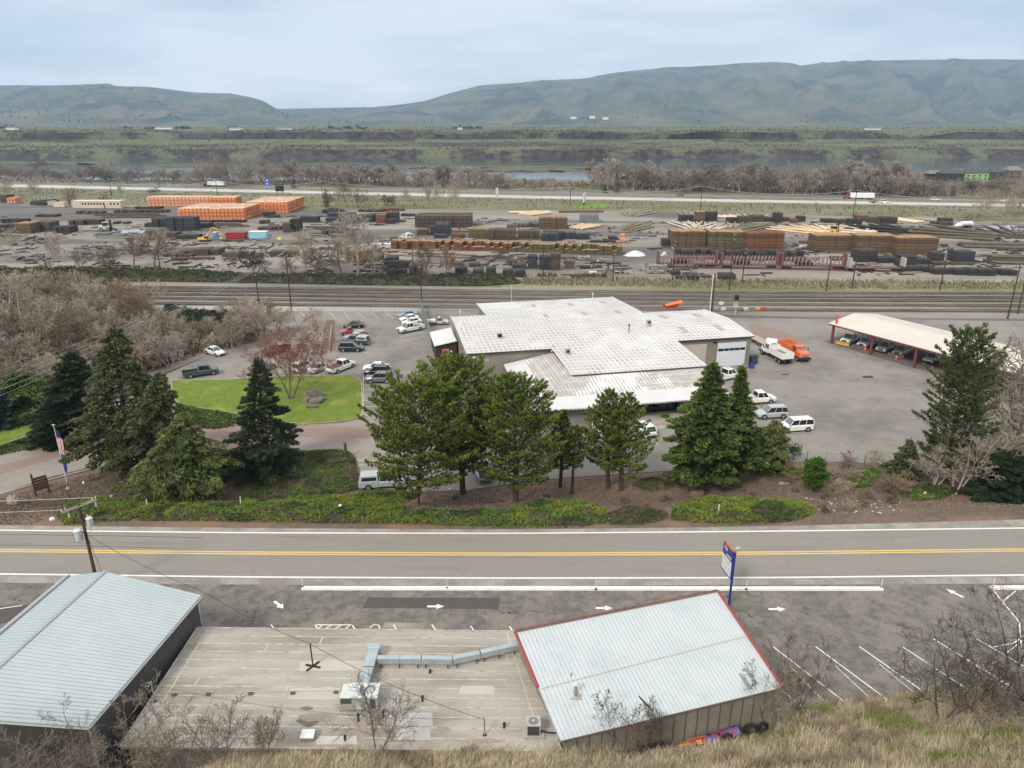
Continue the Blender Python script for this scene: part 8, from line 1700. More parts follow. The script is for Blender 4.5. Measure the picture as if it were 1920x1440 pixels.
PL=[('a',89,512,478,'short dark pole in front of the whitish bare tree'),('b',215,526,498,'short dark pole beyond the brambles at left'),('c',302,512,466,'dark pole at the yard edge left of dark bare trees'),('d',487,580,515,'thin dark pole by the rails left of the pink tree'),('e',547,585,468,'tall dark pole with crossarms at the left lot corner'),('f',775,517,467,'dark pole among the near yard stacks'),('h',1018,523,458,'dark pole behind the three tall stacks'),('i',1149,529,476,'dark pole left of the flatcars with a small lamp'),('j',1261,525,450,'dark pole with stacked insulators at the left flatcar'),('k',1367,544,438,'very tall dark pole before the middle large block'),('l',1391,533,464,'dark pole with stacked insulators right of the very tall one'),('m',1549,546,482,'dark pole before the third flatcar'),('n',1597,541,458,'dark pole before the left block of the right trio'),('o',1762,544,461,'dark leaning pole right of the right trio'),('p',1889,598,497,'tall dark pole near the right edge, left of two'),('q',1908,588,512,'tall dark pole near the right edge, right of two'),('r',210,369,342,'thin pole on the verge above the beige trailer'),('s',408,366,338,'thin pole by the freeway left of the blue signs'),('t',605,372,340,'thin pole by the freeway right of the black billboard'),('u',1069,387,351,'brown pole left of the white billboard'),('v',1313,395,349,'dark pole on the verge below the dense trees'),('w',1599,406,357,'dark pole below the red cab semi'),('x',832,366,344,'thin pole beyond the pale verge trees'),('y',132,388,362,'lamp pole at the end of the beige trailer')]
for k,x,b,t,lb in PL:pole(k,x,b,t,lb,r=.17 if b>450 else .2,arms=2 if k in 'ejlk' else 0,lamp=(k in 'iy'),group='utility poles round the yard')
pole('g',791,577,500,'dark lamp pole at the fence corner of the lot',r=.16,lamp=True,group='utility poles round the yard')
pole('z1',1334,588,512,'tall dark pole rising behind the bay roof',r=.2,group='utility poles round the yard');pole('z2',1330,592,515,'white slim mast beside the dark pole behind the bay roof',r=.1,m=m_white,name='radio_mast',cat='mast')
p=P(1378,590,LOT);r=empty('rail_signal',p,0,'railway signal with black head and lattice mast beyond the bay roof','railway signal');H=ztop(p.y,556)-LOT
MB().tube([(0,0,0),(0,0,H)],.08,6).tube([(.3,0,0),(.1,0,2.6)],.04,5).box((0,0,H*.45),(1.2,.8,.08)).build('mast',m_trim,r);MB().box((0,0,H-.3),(1.0,.3,1.3)).build('signal_head',m_black,r);MB().box((0,.2,H*.45+.5),(1.2,.04,.9)).build('platform_rail',m_galv,r)
for x,c,n in((1398,(.55,.55,.52),'pale'),(1407,(.02,.30,.20),'green'),(1420,(.70,.33,.02),'amber'),(1432,(.50,.03,.06),'red'),(1343,(.42,.38,.38),'pinkish'),(1356,(.66,.60,.5),'cream'),(1352,(.70,.65,.62),'white')):
 y=571.5 if n=='white' else 582;o=MB().box((0,0,.45),(1.2,.5,.8)).build('trackside_box',mat('box_'+n,c,rough=.6),loc=P(x,y+.5,LOT));tag(o,n+' box beside the railway track right of the white roof','trackside box','coloured boxes beside the track')
def wire(a,b,sag,label,m=m_wire,r=.03,n=16,group=None):
 pts=[a.lerp(b,i/n)-Vector((0,0,sag*4*(i/n)*(1-i/n)))for i in range(n+1)];o=MB().tube(pts,r,4,cap=False).build('overhead_wire',m,loc=(0,0,0));tag(o,label,'wire',group)
seq=['r','s','t','u','v','w']
off=Vector((0,0,0));first=TOPS['r']+(TOPS['r']-TOPS['s'])*.9;last=TOPS['w']+(TOPS['w']-TOPS['v'])*1.2;ch=[first]+[TOPS[k]for k in seq]+[last]
for i,(a,b)in enumerate(zip(ch,ch[1:])):
 for q,dz in enumerate((0,-4.2)):wire(a+Vector((0,0,dz)),b+Vector((0,0,dz)),3.2,nth(i+1,len(ch)-1)+' span of the '+('upper' if q==0 else 'lower')+' pale wire along the freeway',m_wirel,.09)
seq=['c','e','g'];
for i,(a,b)in enumerate((('b','c'),('c','f'),('f','h'),('h','i'),('i','j'),('j','l'),('l','m'),('m','o'))):wire(TOPS[a],TOPS[b],1.2,nth(i+1,8)+' span of the dark wire along the yard edge',m_wire,.035)
for q in range(5):
 A=TOPS['e']+Vector((0,-1.2+q*.6,-.4-.2*(q%2)));B=P(-200,760+q*16,LOT+9);wire(A,B,2.0,ONES[q+1]+' of five parallel wires crossing the left thicket',m_wirel,.022,group='wires across the left thicket')
def transformer_pole():
 p=P(186,1110,0);H=ztop(p.y,944);r=empty('transformer_pole',p,0,'leaning brown utility pole with two white transformers behind the blue roof','utility pole')
 tx=P(143,944,H)if False else None
 MB().tube([(0,0,-.2),(0,0,H)],.17,10,.12).build('pole',mat('brown_pole_wood',(.12,.065,.045),(.08,.045,.032),s=2,rough=1),r)
 ax=Vector((.72,1.0,0)).normalized();wood=mat('grey_crossarm',(.30,.26,.21),(.22,.19,.15),s=3,rough=1)
 for s in(-.14,.14):
  nrm=Vector((ax.y,-ax.x,0))*s;MB().tube([nrm-ax*1.5+Vector((0,0,H-.25)),nrm+ax*1.5+Vector((0,0,H-.25))],.075,4).build('crossarm',wood,r)
 MB().tube([ax*.75+Vector((0,0,H-.3)),(0,0,H-1.0)],.02,4).tube([-ax*.75+Vector((0,0,H-.3)),(0,0,H-1.0)],.02,4).build('brace',wood,r)
 for t in(-1.45,-1.15,1.15,1.45):q=ax*t;MB().tube([q+Vector((0,0,H-.18)),q+Vector((0,0,H+.08))],.055,7,.04).build('insulator',m_insul,r)
 for t in(-1.0,1.3):q=ax*t+Vector((.12,-.1,0));MB().tube([q+Vector((0,0,H-.85)),q+Vector((0,0,H-.4))],.07,7).build('fuse_cutout',m_insul,r)
 gt=mat('transformer_grey',(.50,.54,.55),(.44,.47,.48),s=3,rough=.5)
 for(dx,dy,z0,hh,rr_)in((.55,.1,H-2.35,.82,.27),(-.42,-.35,H-3.5,1.0,.34)):
  t=MB().tube([(dx,dy,z0),(dx,dy,z0+hh)],rr_,16).build('transformer',gt,r);MB().tube([(dx,dy,z0+hh),(dx,dy,z0+hh+.1)],rr_+.03,16,rr_*.7).build('lid',mat('transformer_lid',(.62,.66,.68),rough=.5),t)
  MB().tube([(dx-.1,dy,z0+hh+.08),(dx-.1,dy,z0+hh+.32)],.045,6).tube([(dx+.1,dy,z0+hh+.08),(dx+.1,dy,z0+hh+.26)],.045,6).build('bushing',m_insul,t);MB().box((dx*.5,dy*.5,z0+hh*.7),(abs(dx)*.9,.08,.1)).build('bracket',m_black,t)
 c=MB();rr=random.Random(2)
 for i in range(9):z_=H-3.1-i*.28;c.tube([(.08,-.12,z_),(.2+.1*rr.random(),-.2,z_-.2),(.05,-.13,z_-.35)],.02,4)
 c.tube([(-.42,-.35,H-2.5),(-.85,-.5,H-2.9),(-.8,-.5,H-3.6),(-.3,-.3,H-3.9)],.018,4);c.tube([(.55,.1,H-2.3),(.6,.0,H-2.8),(.1,-.1,H-3.1)],.018,4);c.build('cable_loop',m_black,r)
 o=p
 hw=[o+ax*t+Vector((0,0,H))for t in(-1.45,1.3)]
 for i,q in enumerate(hw):wire(q,q+Vector((-60,-1.5,.4)),.6,('near' if i==0 else 'far')+' pale wire leaving the crossarm towards the left edge',m_wirel,.016)
 a=o+Vector((.1,0,H-3.2));b1=P(291,1315,FRZ)+Vector((-.2,0,1.5));b2=P(587,1250,FRZ)+Vector((0,0,2.05));b3=P(909,1378,FRZ)+Vector((-.2,0,1.35));b4=P(372,1112,6.0)
 wire(a,b1,.5,'thin twisted cable from the transformer pole over blue roof to grey mast',m_wire,.018);wire(a,b4+Vector((.3,.1,.1)),.35,'twisted service cable from the pole to the blue roof corner',m_wire,.024)
 wire(b4+Vector((.3,.1,.1)),b2,.35,'black cable from blue roof corner to the black mast',m_wire,.022);wire(b2,b3,.5,'black cable from the black mast to the dark service mast',m_wire,.022)
 wire(b1,b3,.9,'thin cable sagging low over the flat roof',m_wire,.012)
transformer_pole()
def text_obj(body,size,m,parent,loc,rot,name='lettering',shear=0.,ext=.004,align='CENTER'):
 cu=bpy.data.curves.new(name,'FONT');cu.body=body;cu.size=size;cu.extrude=ext;cu.align_x=align;cu.shear=shear;cu.offset=.006*size;cu.materials.append(m)
 t=bpy.data.objects.new('t',cu);COL.objects.link(t);bpy.context.view_layer.update();me=bpy.data.meshes.new_from_object(t.evaluated_get(bpy.context.evaluated_depsgraph_get()));bpy.data.objects.remove(t);o=bpy.data.objects.new(name,me);COL.objects.link(o);o.parent=parent;o.location=loc;o.rotation_euler=rot;return o
def pole_sign():
 p=P(1366,1138,0);H=ztop(p.y,1035);blue=mat('royal_blue_paint',(.022,.04,.27),(.02,.035,.22),s=1,rough=.4)
 r=empty('pole_sign',p,0,'tall blue pole sign with round red white blue emblem over a white board','sign');MB().tube([(0,0,-.1),(0,0,H)],.11,12).build('pole',blue,r)
 ang=R(99);s=empty('sign_panel',(0,0,0));s.parent=r;s.rotation_euler=(0,0,ang);zt=H-.1;L0,L1=.14,2.0;t=.12
 def pan(x0,x1,z0,z1,m,nm,th=t):return MB().b2(x0,x1,-th,th,z0,z1).build(nm,m,s)
 pan(L0,L1,zt-1.15,zt,blue,'blue_board');pan(L0,L1,zt-2.7,zt-1.18,mat('sign_white',(.66,.68,.70),(.58,.60,.62),s=2,rough=.5),'white_board',.10)
 pan(L0-.02,L1+.05,zt-2.78,zt-2.7,blue,'lower_frame',.14);pan(L0,L1+.03,zt+.0,zt+.05,mat('rusty_cap',(.42,.17,.07),(.30,.13,.06),s=3,rough=.8),'cap',.15);pan(L0-.03,L0,zt-2.75,zt,blue,'side_frame',.13)
 for sg in(1,-1):
  y=sg*(t+.004);d=MB();cx,cz,q=L1-.55,zt-.42,.28
  def disc(pts):return[(cx+x*q,y,cz+z*q)for x,z in pts][::(1 if sg<0 else-1)]
  n=24;up_=[(math.cos(math.pi*i/n),math.sin(math.pi*i/n))for i in range(n+1)]
  d.mi=0;d.face([(a,b2+(0))for a,b2 in[]])if False else None
  wv=lambda x:.12*math.sin(x*3.0)
  red=[(x,z)for x,z in up_ if z>=wv(x)+.18];red=red+[(x,wv(x)+.2)for x in[(-.92+1.84*i/10)for i in range(11)]]
  blu=[(x,-z)for x,z in up_];blu=[(x,z)for x,z in blu if z<=wv(x)-.18][::-1]+[(x,wv(x)-.2)for x in[(.92-1.84*i/10)for i in range(11)]][::-1][::-1]
  k=MB().face([(cx+math.cos(6.283*i/32)*q*1.08,y,cz+math.sin(6.283*i/32)*q*1.08)for i in range(32)]);k.build('emblem_disc',m_white,s)
  y2=y+sg*.004
  MB().face([(cx+x*q,y2,cz+z*q)for x,z in red]).build('emblem_red',mat('emblem_red',(.62,.03,.04),rough=.4),s);MB().face([(cx+x*q,y2,cz+z*q)for x,z in blu]).build('emblem_blue',mat('emblem_blue',(.02,.09,.45),rough=.4),s)
  text_obj('pepsi',.46,m_white,s,(.78,y2+sg*.002,zt-.98),(math.pi/2,0,0 if sg<0 else math.pi),shear=.15)
 for x,z in((.8,-1.6),(1.5,-1.5),(1.2,-2.2),(.6,-2.1)):MB().box((x,0,zt+z),(.05,.23,.12)).build('board_fixing',m_bumper,s)
 l=MB().tube([(0,0,H),(.12,.1,H+.12)],.05,6).build('lamp_arm',m_galvd,r);MB().box((.3,.25,H+.18),(.5,.3,.16),.6).build('lamp_head',m_unit,l);MB().box((-.05,0,H+.05),(.22,.2,.14)).build('lamp_bracket',mat('brass_fitting',(.25,.20,.10)),r)
 MB().tube([(0,0,.0),(0,0,.12)],.2,10,.14).build('base',m_black,r)
pole_sign()
def flagpole():
 p=P(128,915);H=ztop(p.y,797)-p.z;r=empty('flagpole',p,0,'white flagpole on the mulch bank at left','flagpole');MB().tube([(0,0,.8),(0,0,H)],.06,8,.035).build('pole',m_white,r);MB().tube([(0,0,-.1),(0,0,.9)],.11,8,.1).build('pole_base',mat('rusty_base',(.2,.12,.09),(.3,.26,.22),s=3),r);MB().tube([(0,0,-.15),(0,0,.2)],.45,12,.15).build('footing',m_concrete,r)
 MB().tube([(-.02,0,H),(.0,0,H+.12)],.1,8,.05).tube([(-.25,0,H+.02),(.25,0,H+.02)],.03,5).build('finial',m_white,r)
 q=p
 def flag(zt,zb,mats,label,pat,wmax,nx=14,nz=26):
  mb=MB();rr=random.Random(4);n0=0;vs=[]
  for j in range(nz+1):
   t=j/nz;w=wmax*(.5+.5*math.sin(t*2.6+.3));
   for i in range(nx+1):
    u=i/nx;vs.append((.06+w*u*.85,.10*math.sin(u*9+t*3)*u-.15*u,zt+(zb-zt)*t-.25*u*(1-t*.5)))
  for j in range(nz):
   for i in range(nx):mb.f.append((j*(nx+1)+i,j*(nx+1)+i+1,(j+1)*(nx+1)+i+1,(j+1)*(nx+1)+i));mb.m.append(pat(i/nx,j/nz))
  mb.v=vs;o=mb.build('flag',mats,loc=q);tag(o,label,'flag');sol=o.modifiers.new('thick','SOLIDIFY');sol.thickness=.012
 def usp(u,t):
  if t<.32:return 2
  return 0 if int((t*1.2+u*.9)*7.5)%2 else 1
 flag(H-.5,H-3.9,[mat('flag_red',(.50,.03,.05),rough=.8),mat('flag_white',(.70,.70,.72),rough=.8),mat('flag_navy',(.02,.03,.13),rough=.8)],'red and white striped flag with navy canton hanging limp',usp,.95)
 flag(H-4.0,H-6.6,[mat('flag_blue',(.05,.045,.26),rough=.8),mat('flag_gold',(.5,.36,.06),rough=.8)],'dark blue flag hanging below the striped flag',lambda u,t:1 if(u-.5)**2*2+(t-.5)**2<.012 else 0,.75)
flagpole()
def wood_sign():
 p=P(68,930);r=empty('timber_sign',p,R(48),'rough brown timber sign standing edge-on by the left driveway','sign');w=mat('weathered_timber',(.13,.075,.055),(.08,.05,.04),s=3,rough=1);H=3.0
 MB().prism([(-.12,-.2),(.12,-.2),(.1,H),(0,H+.25),(-.1,H)],-.12,.12,'y').build('post',w,r);MB().prism([(1.38,-.2),(1.62,-.2),(1.6,H-.7),(1.5,H-.5),(1.4,H-.7)],-.12,.12,'y').build('post',w,r)
 for i in range(5):MB().b2(.12,1.4,-.06,.06,.65+i*.38,.65+i*.38+.3).build('plank',w,r)
 r2=empty('timber_post',P(676,862,LOT)if False else P(649,858,LOT),0,'stout brown timber post at the corner of the juniper bed','post');MB().tube([(0,0,-.1),(0,0,2.3)],.22,10,.19).build('post',w,r2);MB().tube([(0,0,2.3),(.02,0,2.6)],.1,8,.05).build('cap',m_galvd,r2)
wood_sign()
def rock(px,py,w,d,h,m,label,seed,name='boulder',z=None,rz=0):
 p=P(px,py,z);rr=random.Random(seed);n=9;vs=[];fs=[];R_=5
 for k in range(R_+1):
  ph=math.pi/2*k/R_*1.0
  for i in range(n):
   a=i/n*6.283;q=(math.cos(ph)**.6)*(1+.18*mnoise.noise(Vector((math.cos(a)*1.5+seed,math.sin(a)*1.5,k*.5))))*rr.uniform(.93,1.05);vs.append((w/2*q*math.cos(a),d/2*q*math.sin(a),h*math.sin(ph)*(1+.15*mnoise.noise(Vector((a,k,seed))))-.12*(k==0)))
 for k in range(R_):
  for i in range(n):fs.append((k*n+i,k*n+(i+1)%n,(k+1)*n+(i+1)%n,(k+1)*n+i))
 fs.append(tuple(R_*n+i for i in range(n)));mb=MB();mb.raw(vs,fs);o=mb.build(name,m,loc=p,rz=rz);return tag(o,label,'rock')
m_rock=mat('tan_rock',(.34,.29,.22),(.22,.185,.15),s=1.8,rough=1,bump=.6,bs=5);m_rockd=mat('dark_rock',(.10,.08,.065),(.06,.05,.042),s=2,rough=1,bump=.5);m_rockb=mat('brown_rock',(.19,.13,.10),(.13,.10,.08),s=2,rough=1,bump=.5)
rock(27,945,1.7,1.3,1.25,m_rock,'big pale tan boulder on the bank by the driveway',1);rock(98,974,.65,.5,.25,m_white,'small white stone at the left end of the juniper hedge',2,'stone');rock(157,906,.4,.35,.25,m_white,'small white object on the mulch right of the flagpole',3,'stone');rock(209,931,.5,.4,.2,m_concrete,'small grey white stone above the juniper hedge',4,'stone')
rock(77,936,.9,.3,.18,m_rockb,'long flat grey rock beside the timber sign',5,'stone');rock(1251,892,1.6,.9,.5,m_rockd,'dark flat rock below the two dark spruces',6);rock(1307,930,1.9,1.2,.9,m_rockb,'large brown block shaped boulder under the big spruce',7);rock(1391,919,1.1,.8,.4,m_rockd,'dark rock right of the large brown boulder',8)
rock(1025,931,1.1,.7,.35,m_rockd,'dark flat rock between the wide pine and slim pines',9);rock(917,943,1.5,.6,.4,m_rockd,'dark flat rocks left of the wide pine',10);rock(937,940,1.0,.6,.35,m_rockd,'dark flat rock nearest the wide pine trunk',11);rock(853,936,.9,.6,.5,m_rockd,'dark stone beside the tallest pine trunk',12)
rock(678,782,.9,.8,.5,mat('pink_rock',(.38,.28,.23),(.3,.22,.18)),'pinkish round stone at the corner of the central lawn',13,z=LOT);rock(570,797,.8,.5,.3,m_rock,'pale rock at the lower edge of central lawn',14,z=LOT)
rock(1470,907,1.6,.5,.3,m_rock,'grey log like rock right of the olive cedar',15);rock(1491,921,1.0,.6,.4,m_rockd,'small dark mound left of the pine sapling',16)
rr=random.Random(8)
for i,(x,y,s)in enumerate(((577,752,1.7),(592,756,1.9),(602,751,1.5),(585,748,2.0),(597,745,1.6),(588,757,1.2))):
 o=rock(x,y,s*1.3,s,s*.5 if i<3 else s*.85,mat('cairn_stone',(.24,.20,.16),(.12,.10,.085),s=1.5,rough=1,bump=.6),['left','front','right','top left','top right','small front'][i]+' stone of the cairn on the central lawn',20+i,z=LOT+.08)
r=empty('bench',P(585,764,LOT+.09),0,'grey slatted bench or platform in front of the stone cairn','bench');MB().b2(-.9,.9,-.3,.3,.35,.42).b2(-.9,.9,-.35,-.3,.1,.35).build('seat',m_bark_g,r);MB().b2(-.9,-.8,-.3,.3,0,.35).build('leg',m_bark_g,r);MB().b2(.8,.9,-.3,.3,0,.35).build('leg',m_bark_g,r)
p=P(665,752,LOT);r=empty('lawn_flagpole',p,0,'slim grey green flagpole at the right end of the central lawn','flagpole');MB().tube([(0,0,0),(0,0,3.6)],.05,8,.03).build('pole',mat('green_grey',(.14,.20,.17),rough=.6),r);MB().tube([(0,0,0),(0,0,.25)],.15,8,.08).build('base',m_concrete,r)
root=empty('split_rail_fence',P(335,668,LOT),0,'low dark split rail fence beside the left planting bed','fence');o=-root.location;pts=[P(x,y,LOT)+o for x,y in((300,680),(328,668),(356,660),(383,652))]
for a in pts:MB().tube([a,a+Vector((0,0,1.3))],.14,6).build('post',m_pole,root)
for a,b in zip(pts,pts[1:]):
 for h in(.5,1.0):MB().tube([a+Vector((0,0,h)),b+Vector((0,0,h))],.06,5).build('rail',m_pole,root)
r=empty('junction_box',P(752,919,LOT),0,'black twin cabinet with pale lid beside the silver canopy pickup','cabinet');MB().b2(-.65,.65,-.4,.4,0,.75).build('body',m_black,r);MB().b2(-.7,.7,-.45,.45,.75,.82).build('lid',m_trim,r)
for x,y,lb in((766,923,'small white box right of the black twin cabinet'),(843,920,'small white box on the mulch under the tallest pine')):tag(MB().box((0,0,.15),(.35,.3,.3)).build('meter_box',m_trim,loc=P(x,y)),lb,'box')
for x,y,lb in((277,955,'thin white marker stake in the left juniper hedge'),(452,950,'white marker stake in the juniper left of centre'),(1346,965,'thin grey stake in the right juniper hedge')):tag(MB().tube([(0,0,0),(.05,0,1.3)],.06,6).build('marker_stake',m_white,loc=P(x,y)),lb,'stake')
r=empty('camera_post',P(640,968),0,'dark spotlight with white head in the juniper at left centre','spotlight');MB().tube([(0,0,0),(0,0,1.0)],.05,6).build('post',m_black,r);MB().box((.05,0,1.2),(.45,.3,.3)).build('head',m_black,r);MB().box((0,-.1,1.42),(.3,.25,.15)).build('cap',m_white,r)
heap('canvas_scrap',1733,931,9,9,mat('cream_canvas',(.66,.58,.42),rough=.9),'cream crumpled cloth in the low juniper at right',5)
def billboard(px,py,ytop,w,h,ang,label,m,back):
 p=P(px,py,LOT);H=ztop(p.y,ytop)-LOT;r=empty('billboard',p,R(ang),label,'billboard');MB().b2(-w/2,w/2,-.2,.2,H-h,H).build('panel',m,r);MB().b2(-w/2,w/2,.22,.3,H-h,H).build('back',back,r)
 for x in(-w*.3,w*.3):MB().tube([(x,0,0),(x,0,H-h)],.3,8).build('post',m_pole,r)
billboard(1095,384,362,9,5.2,78,'white billboard seen nearly edge-on above the bright grass patch',m_white,m_black);billboard(525,362,346,6,4.5,0,'black backed billboard by the freeway right of blue signs',m_black,m_black)
for i,(y,t,lb)in enumerate(((356,336.5,'upper bright blue sign by the freeway'),(356,343,'lower bright blue sign by the freeway'))):
 p=P(502,y,LOT);z=ztop(p.y,t+2)-LOT;r=empty('road_sign',p,0,lb,'road sign');MB().box((0,-.1,z),(3.4,.12,2.2)).build('panel',mat('sign_blue',(.04,.09,.55),rough=.4),r);MB().box((.2,-.18,z+.1),(1.2,.04,.7)).build('symbol',m_white,r);MB().tube([(1.0*(-1)**i,0,0),(1.0*(-1)**i,0,z)],.1,6).build('post',m_galvd,r)
p=P(932,375,LOT);r=empty('variable_sign',p,0,'pale grey upright sign post by the freeway at centre','road sign');MB().b2(-.9,.9,-.2,.2,1,7.5).build('panel',m_trim,r);MB().tube([(0,0,0),(0,0,1.2)],.15,6).build('post',m_galvd,r)
for pl,lb in((sh(FW,-10.8),'guardrail on the far side of the freeway'),(sh(FW,-3.6),'barrier rail between the freeway carriageways')):
 xs=list(range(-700,2621,60));c=[P(x,y,LOT)for x,y in smooth_pts(pl,xs)];root=empty('guardrail',c[0],0,lb,'guardrail');o=-c[0];mb=MB();mp=MB()
 for a,b in zip(c,c[1:]):d=b-a;mb.box((a+b)/2+o+Vector((0,0,.65)),(d.length+.02,.1,.35),math.atan2(d.y,d.x));mp.box(a+o+Vector((0,0,.3)),(.2,.2,.6))
 mb.build('rail',mat('rusty_guardrail',(.20,.15,.12),(.26,.22,.19),s=.5,rough=.8),root);tag(mp.build('post',m_pole,root),kind='stuff')
def house(xl,xr,yb,yt,m,roofm,label,nw=4,gable=True,d=10):
 A,B=P(xl,yb,LOT),P(xr,yb,LOT);W=(B-A).length;H=ztop(A.y,yt)-LOT;r=empty('riverside_house',(A+B)/2,0,label,'house');e=H*.68
 MB().b2(-W/2,W/2,0,d,0,e).build('wall',m,r);mb=MB();mb.raw([(-W/2-.6,-.6,e),(W/2+.6,-.6,e),(W/2+.6,d+.6,e),(-W/2-.6,d+.6,e),(-W/2+W*.12,d/2,H),(W/2-W*.12,d/2,H)],[(0,1,5,4),(1,2,5),(2,3,4,5),(3,0,4),(0,3,2,1)]);mb.build('roof',roofm,r)
 for i in range(nw):
  x=-W/2+W*(i+.5)/nw
  for z in(.3,.68):f=MB().b2(x-.7,x+.7,-.08,-.02,e*z-.7,e*z+.6).build('window',m_cglass,r)
mr1=mat('dark_house_roof',(.085,.09,.095),rough=.9);mr2=mat('grey_house_roof',(.20,.20,.20),rough=.9)
hb=lambda x:0
house(1742,1772,338,320,mat('dark_house_wall',(.06,.05,.045)),mr2,'dark riverside house with grey roof, leftmost on the shore',3);house(1765,1806,341,318,mat('dark_house_wall',(.06,.05,.045)),mr1,'dark riverside house with deck left of the green house',4)
house(1808,1852,340,317,mat('green_house_wall',(.30,.46,.20),(.26,.40,.18)),mr1,'lime green riverside house',4);house(1856,1882,338,316,mat('grey_house_wall',(.10,.09,.085)),mr1,'grey riverside house right of the green house',2);house(1888,1914,336,312,mat('brown_house_wall',(.16,.13,.10)),mr2,'brown riverside house near the right edge',2);house(1700,1712,336,322,mat('red_house_wall',(.22,.09,.07)),mr2,'small reddish house among trees left of the dark houses',1)
def farbox(px,y,w,h,label,m=None):
 u_=(px-960)/F/(math.cos(TH)+.36*math.sin(TH));D=1650;p=Vector((u_*D,D,29));r=empty('farm_building',p,0,label,'building');MB().b2(-w/2,w/2,0,14,0,h).build('wall',m or m_white,r);MB().slab([(-w/2,-1,h),(w/2,-1,h),(w/2,7,h+2),(-w/2,7,h+2)],.3).slab([(-w/2,7,h+2),(w/2,7,h+2),(w/2,15,h),(-w/2,15,h)],.3).build('roof',mr2 if not m else m_white,r)
for x,w,h,lb in((305,36,6,'long white building on the plateau horizon at left'),(18,20,5,'white building on the plateau at the far left'),(440,26,4,'low white building on the plateau left of centre'),(530,34,4,'long low pale building on the plateau at centre left'),(862,10,5,'small white building on the plateau near centre'),(1640,30,4,'low white shed on the plateau at right')):farbox(x,242,w,h,lb)
for x,y,lb in((1075,222,'white house at the foot of the hills, left one'),(1110,221,'white house at the foot of the hills, middle one'),(1135,223,'white house at the foot of the hills, right one')):
 u_=(x-960)/F/(math.cos(TH)+.36*math.sin(TH));D=4900;zz=41+D*(232.8-y)/F*.98;r=empty('hill_farm',(u_*D,D,zz-8),0,lb,'house');MB().b2(-18,18,0,20,0,14).build('wall',m_white,r);MB().prism([(0,14),(20,14),(10,19)],-19,19,'x').build('roof',mr2,r)
def shell():
 a=Vector((10.6,36.35,gz(10.6,36.35)+.35));b=Vector((15.6,37.95,gz(15.6,37.95)+.4));d=b-a;L=d.length;r=empty('kart_body',(a+b)/2-Vector((0,0,.2)),math.atan2(d.y,d.x),'red and purple painted fibreglass shell leaning by the wall','fibreglass shell')
 rr=random.Random(3);cols=[mat('shell_red',(.36,.03,.03),rough=.35),mat('shell_yellow',(.42,.30,.06),rough=.35),mat('shell_purple',(.13,.10,.28),rough=.35),mat('shell_black',(.02,.02,.02),rough=.4)]
 mb=MB();nx,ny=24,8
 for i in range(nx+1):
  t=i/nx;w=.16+.42*math.sin(min(1,t*1.15)*math.pi*.62)
  for j in range(ny+1):s=j/ny*2-1;mb.v.append((-L/2+L*t,s*w,.28+.28*(1-s*s)*(.5+.5*t)+.12*math.sin(t*7)))
 for i in range(nx):
  for j in range(ny):
   t=i/nx;nz=mnoise.noise(Vector((i*.35,j*.5,1)))
   mb.f.append((i*(ny+1)+j,(i+1)*(ny+1)+j,(i+1)*(ny+1)+j+1,i*(ny+1)+j+1));mb.m.append((0 if nz>-.1 else 1)if t<.42 else(2 if nz>-.2 else(0 if nz>-.35 else 3)))
 r.scale=(.88,.75,.75);mb.build('shell',cols,r);MB().b2(-L/2+.2,L/2-.2,-.3,.3,.0,.2).build('underframe',m_black,r)
shell()
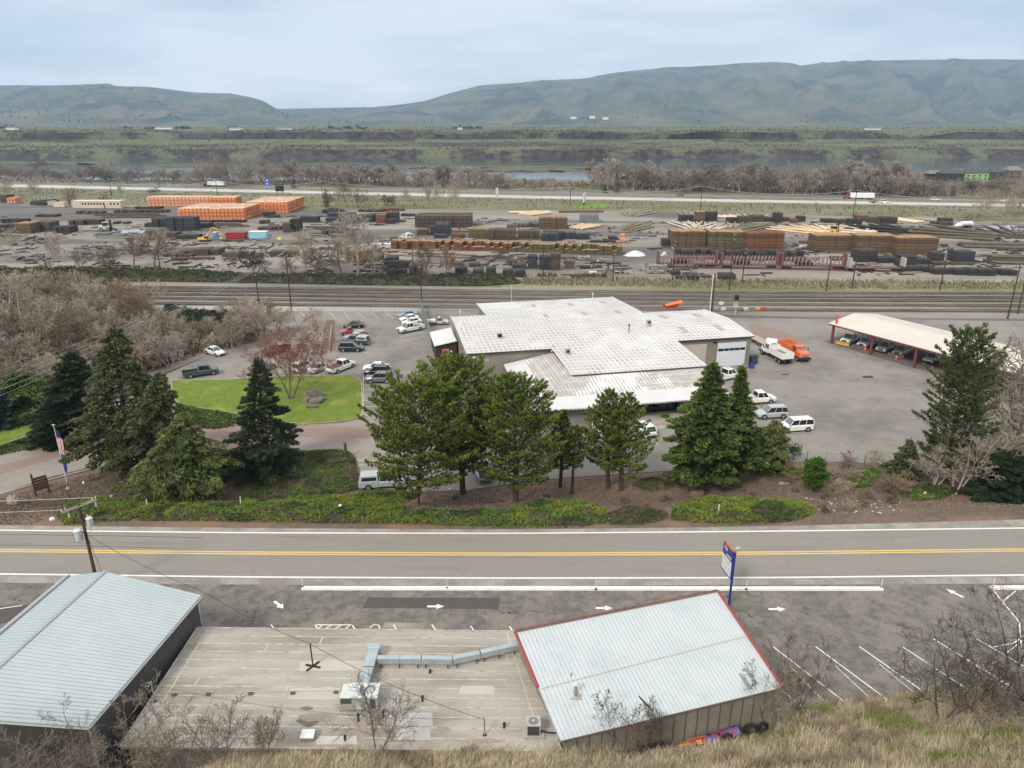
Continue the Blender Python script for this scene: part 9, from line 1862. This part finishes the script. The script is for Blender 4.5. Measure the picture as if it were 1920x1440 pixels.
for x,y,s,lb in((9.6,36.0,.38,'black tyre against the wall left of the painted shell'),(8.3,35.6,.34,'black tyre in the grass below seed head shrub'),(16.3,38.1,.42,'black tyre at the right end of the painted shell'),(17.2,38.4,.38,'black tyre right of another at the wall corner'),(9.0,35.7,.36,'black tyre leaning between two others'),(14.3,37.0,.36,'black tyre under the painted shell')):
 p=Vector((x,y,gz(x,y)-.03));mb=MB();n=18;k=8
 for i in range(n):
  for j in range(k):a,b=i/n*6.283,j/k*6.283;q=s+.12*math.cos(b);mb.v.append((q*math.cos(a),.12*math.sin(b),s+.1+q*math.sin(a)))
 mb.f=[(i*k+j,((i+1)%n)*k+j,((i+1)%n)*k+(j+1)%k,i*k+(j+1)%k)for i in range(n)for j in range(k)];mb.m=[0]*len(mb.f);tag(mb.build('old_tyre',m_tyre,smooth=True,loc=p,rz=rnd.uniform(-.3,.6)),lb,'tyre','old tyres behind the red trimmed building')
heap('dirt_mound',8,1160,22,14,m_rockb,'brown rounded mound at left edge beyond the blue roof',12)
heap('clipped_shrub',415,1172,26,5,mat('dark_shrub',(.05,.04,.03),rough=1),'dark low shrub top behind the flat roof front edge',13)
r=P(1246,783,LOT);cv=MB();v=[];f=[];rr=random.Random(9)
for _ in range(160):q=Vector((rr.gauss(0,.45),rr.gauss(0,.35),abs(rr.gauss(.3,.2))));tuft(v,f,q,Vector((rr.uniform(-1,1),rr.uniform(-1,1),1)).normalized(),.3,.05,4,rr)
cv.raw(v,f);tag(cv.build('green_shrub',m_j3,loc=r),'small green shrub in the entrance planting bed','shrub')
p=P(1487,862,LOT);cv=MB();v=[];f=[]
for _ in range(420):q=Vector((rr.gauss(0,.5),rr.gauss(0,.5),1.5+rr.gauss(0,.45)));tuft(v,f,q,Vector((rr.uniform(-1,1),rr.uniform(-1,1),.6)).normalized(),.26,.045,4,rr)
r=empty('small_tree',p,0,'small round headed green tree beside the sagging fence','tree');cv.raw(v,f);cv.build('crown',m_j2,r);MB().tube([(0,0,0),(0,0,1.4)],.07,6).build('trunk',m_bark,r)
hz=MB();hz.b2(-12500,12500,-60,9900,-14,1250)
ho=hz.build('haze',[]);tag(ho,kind='stuff')
hm=bpy.data.materials.new('haze_air');hm.use_nodes=True;hm.node_tree.nodes.clear()
_o=hm.node_tree.nodes.new('ShaderNodeOutputMaterial');_v=hm.node_tree.nodes.new('ShaderNodeVolumePrincipled');_v.inputs['Color'].default_value=(.50,.72,1,1);_v.inputs['Density'].default_value=7e-5;_v.inputs['Anisotropy'].default_value=.2
hm.node_tree.links.new(_v.outputs[0],_o.inputs['Volume']);ho.data.materials.append(hm)
print("script",time.time()-T0)
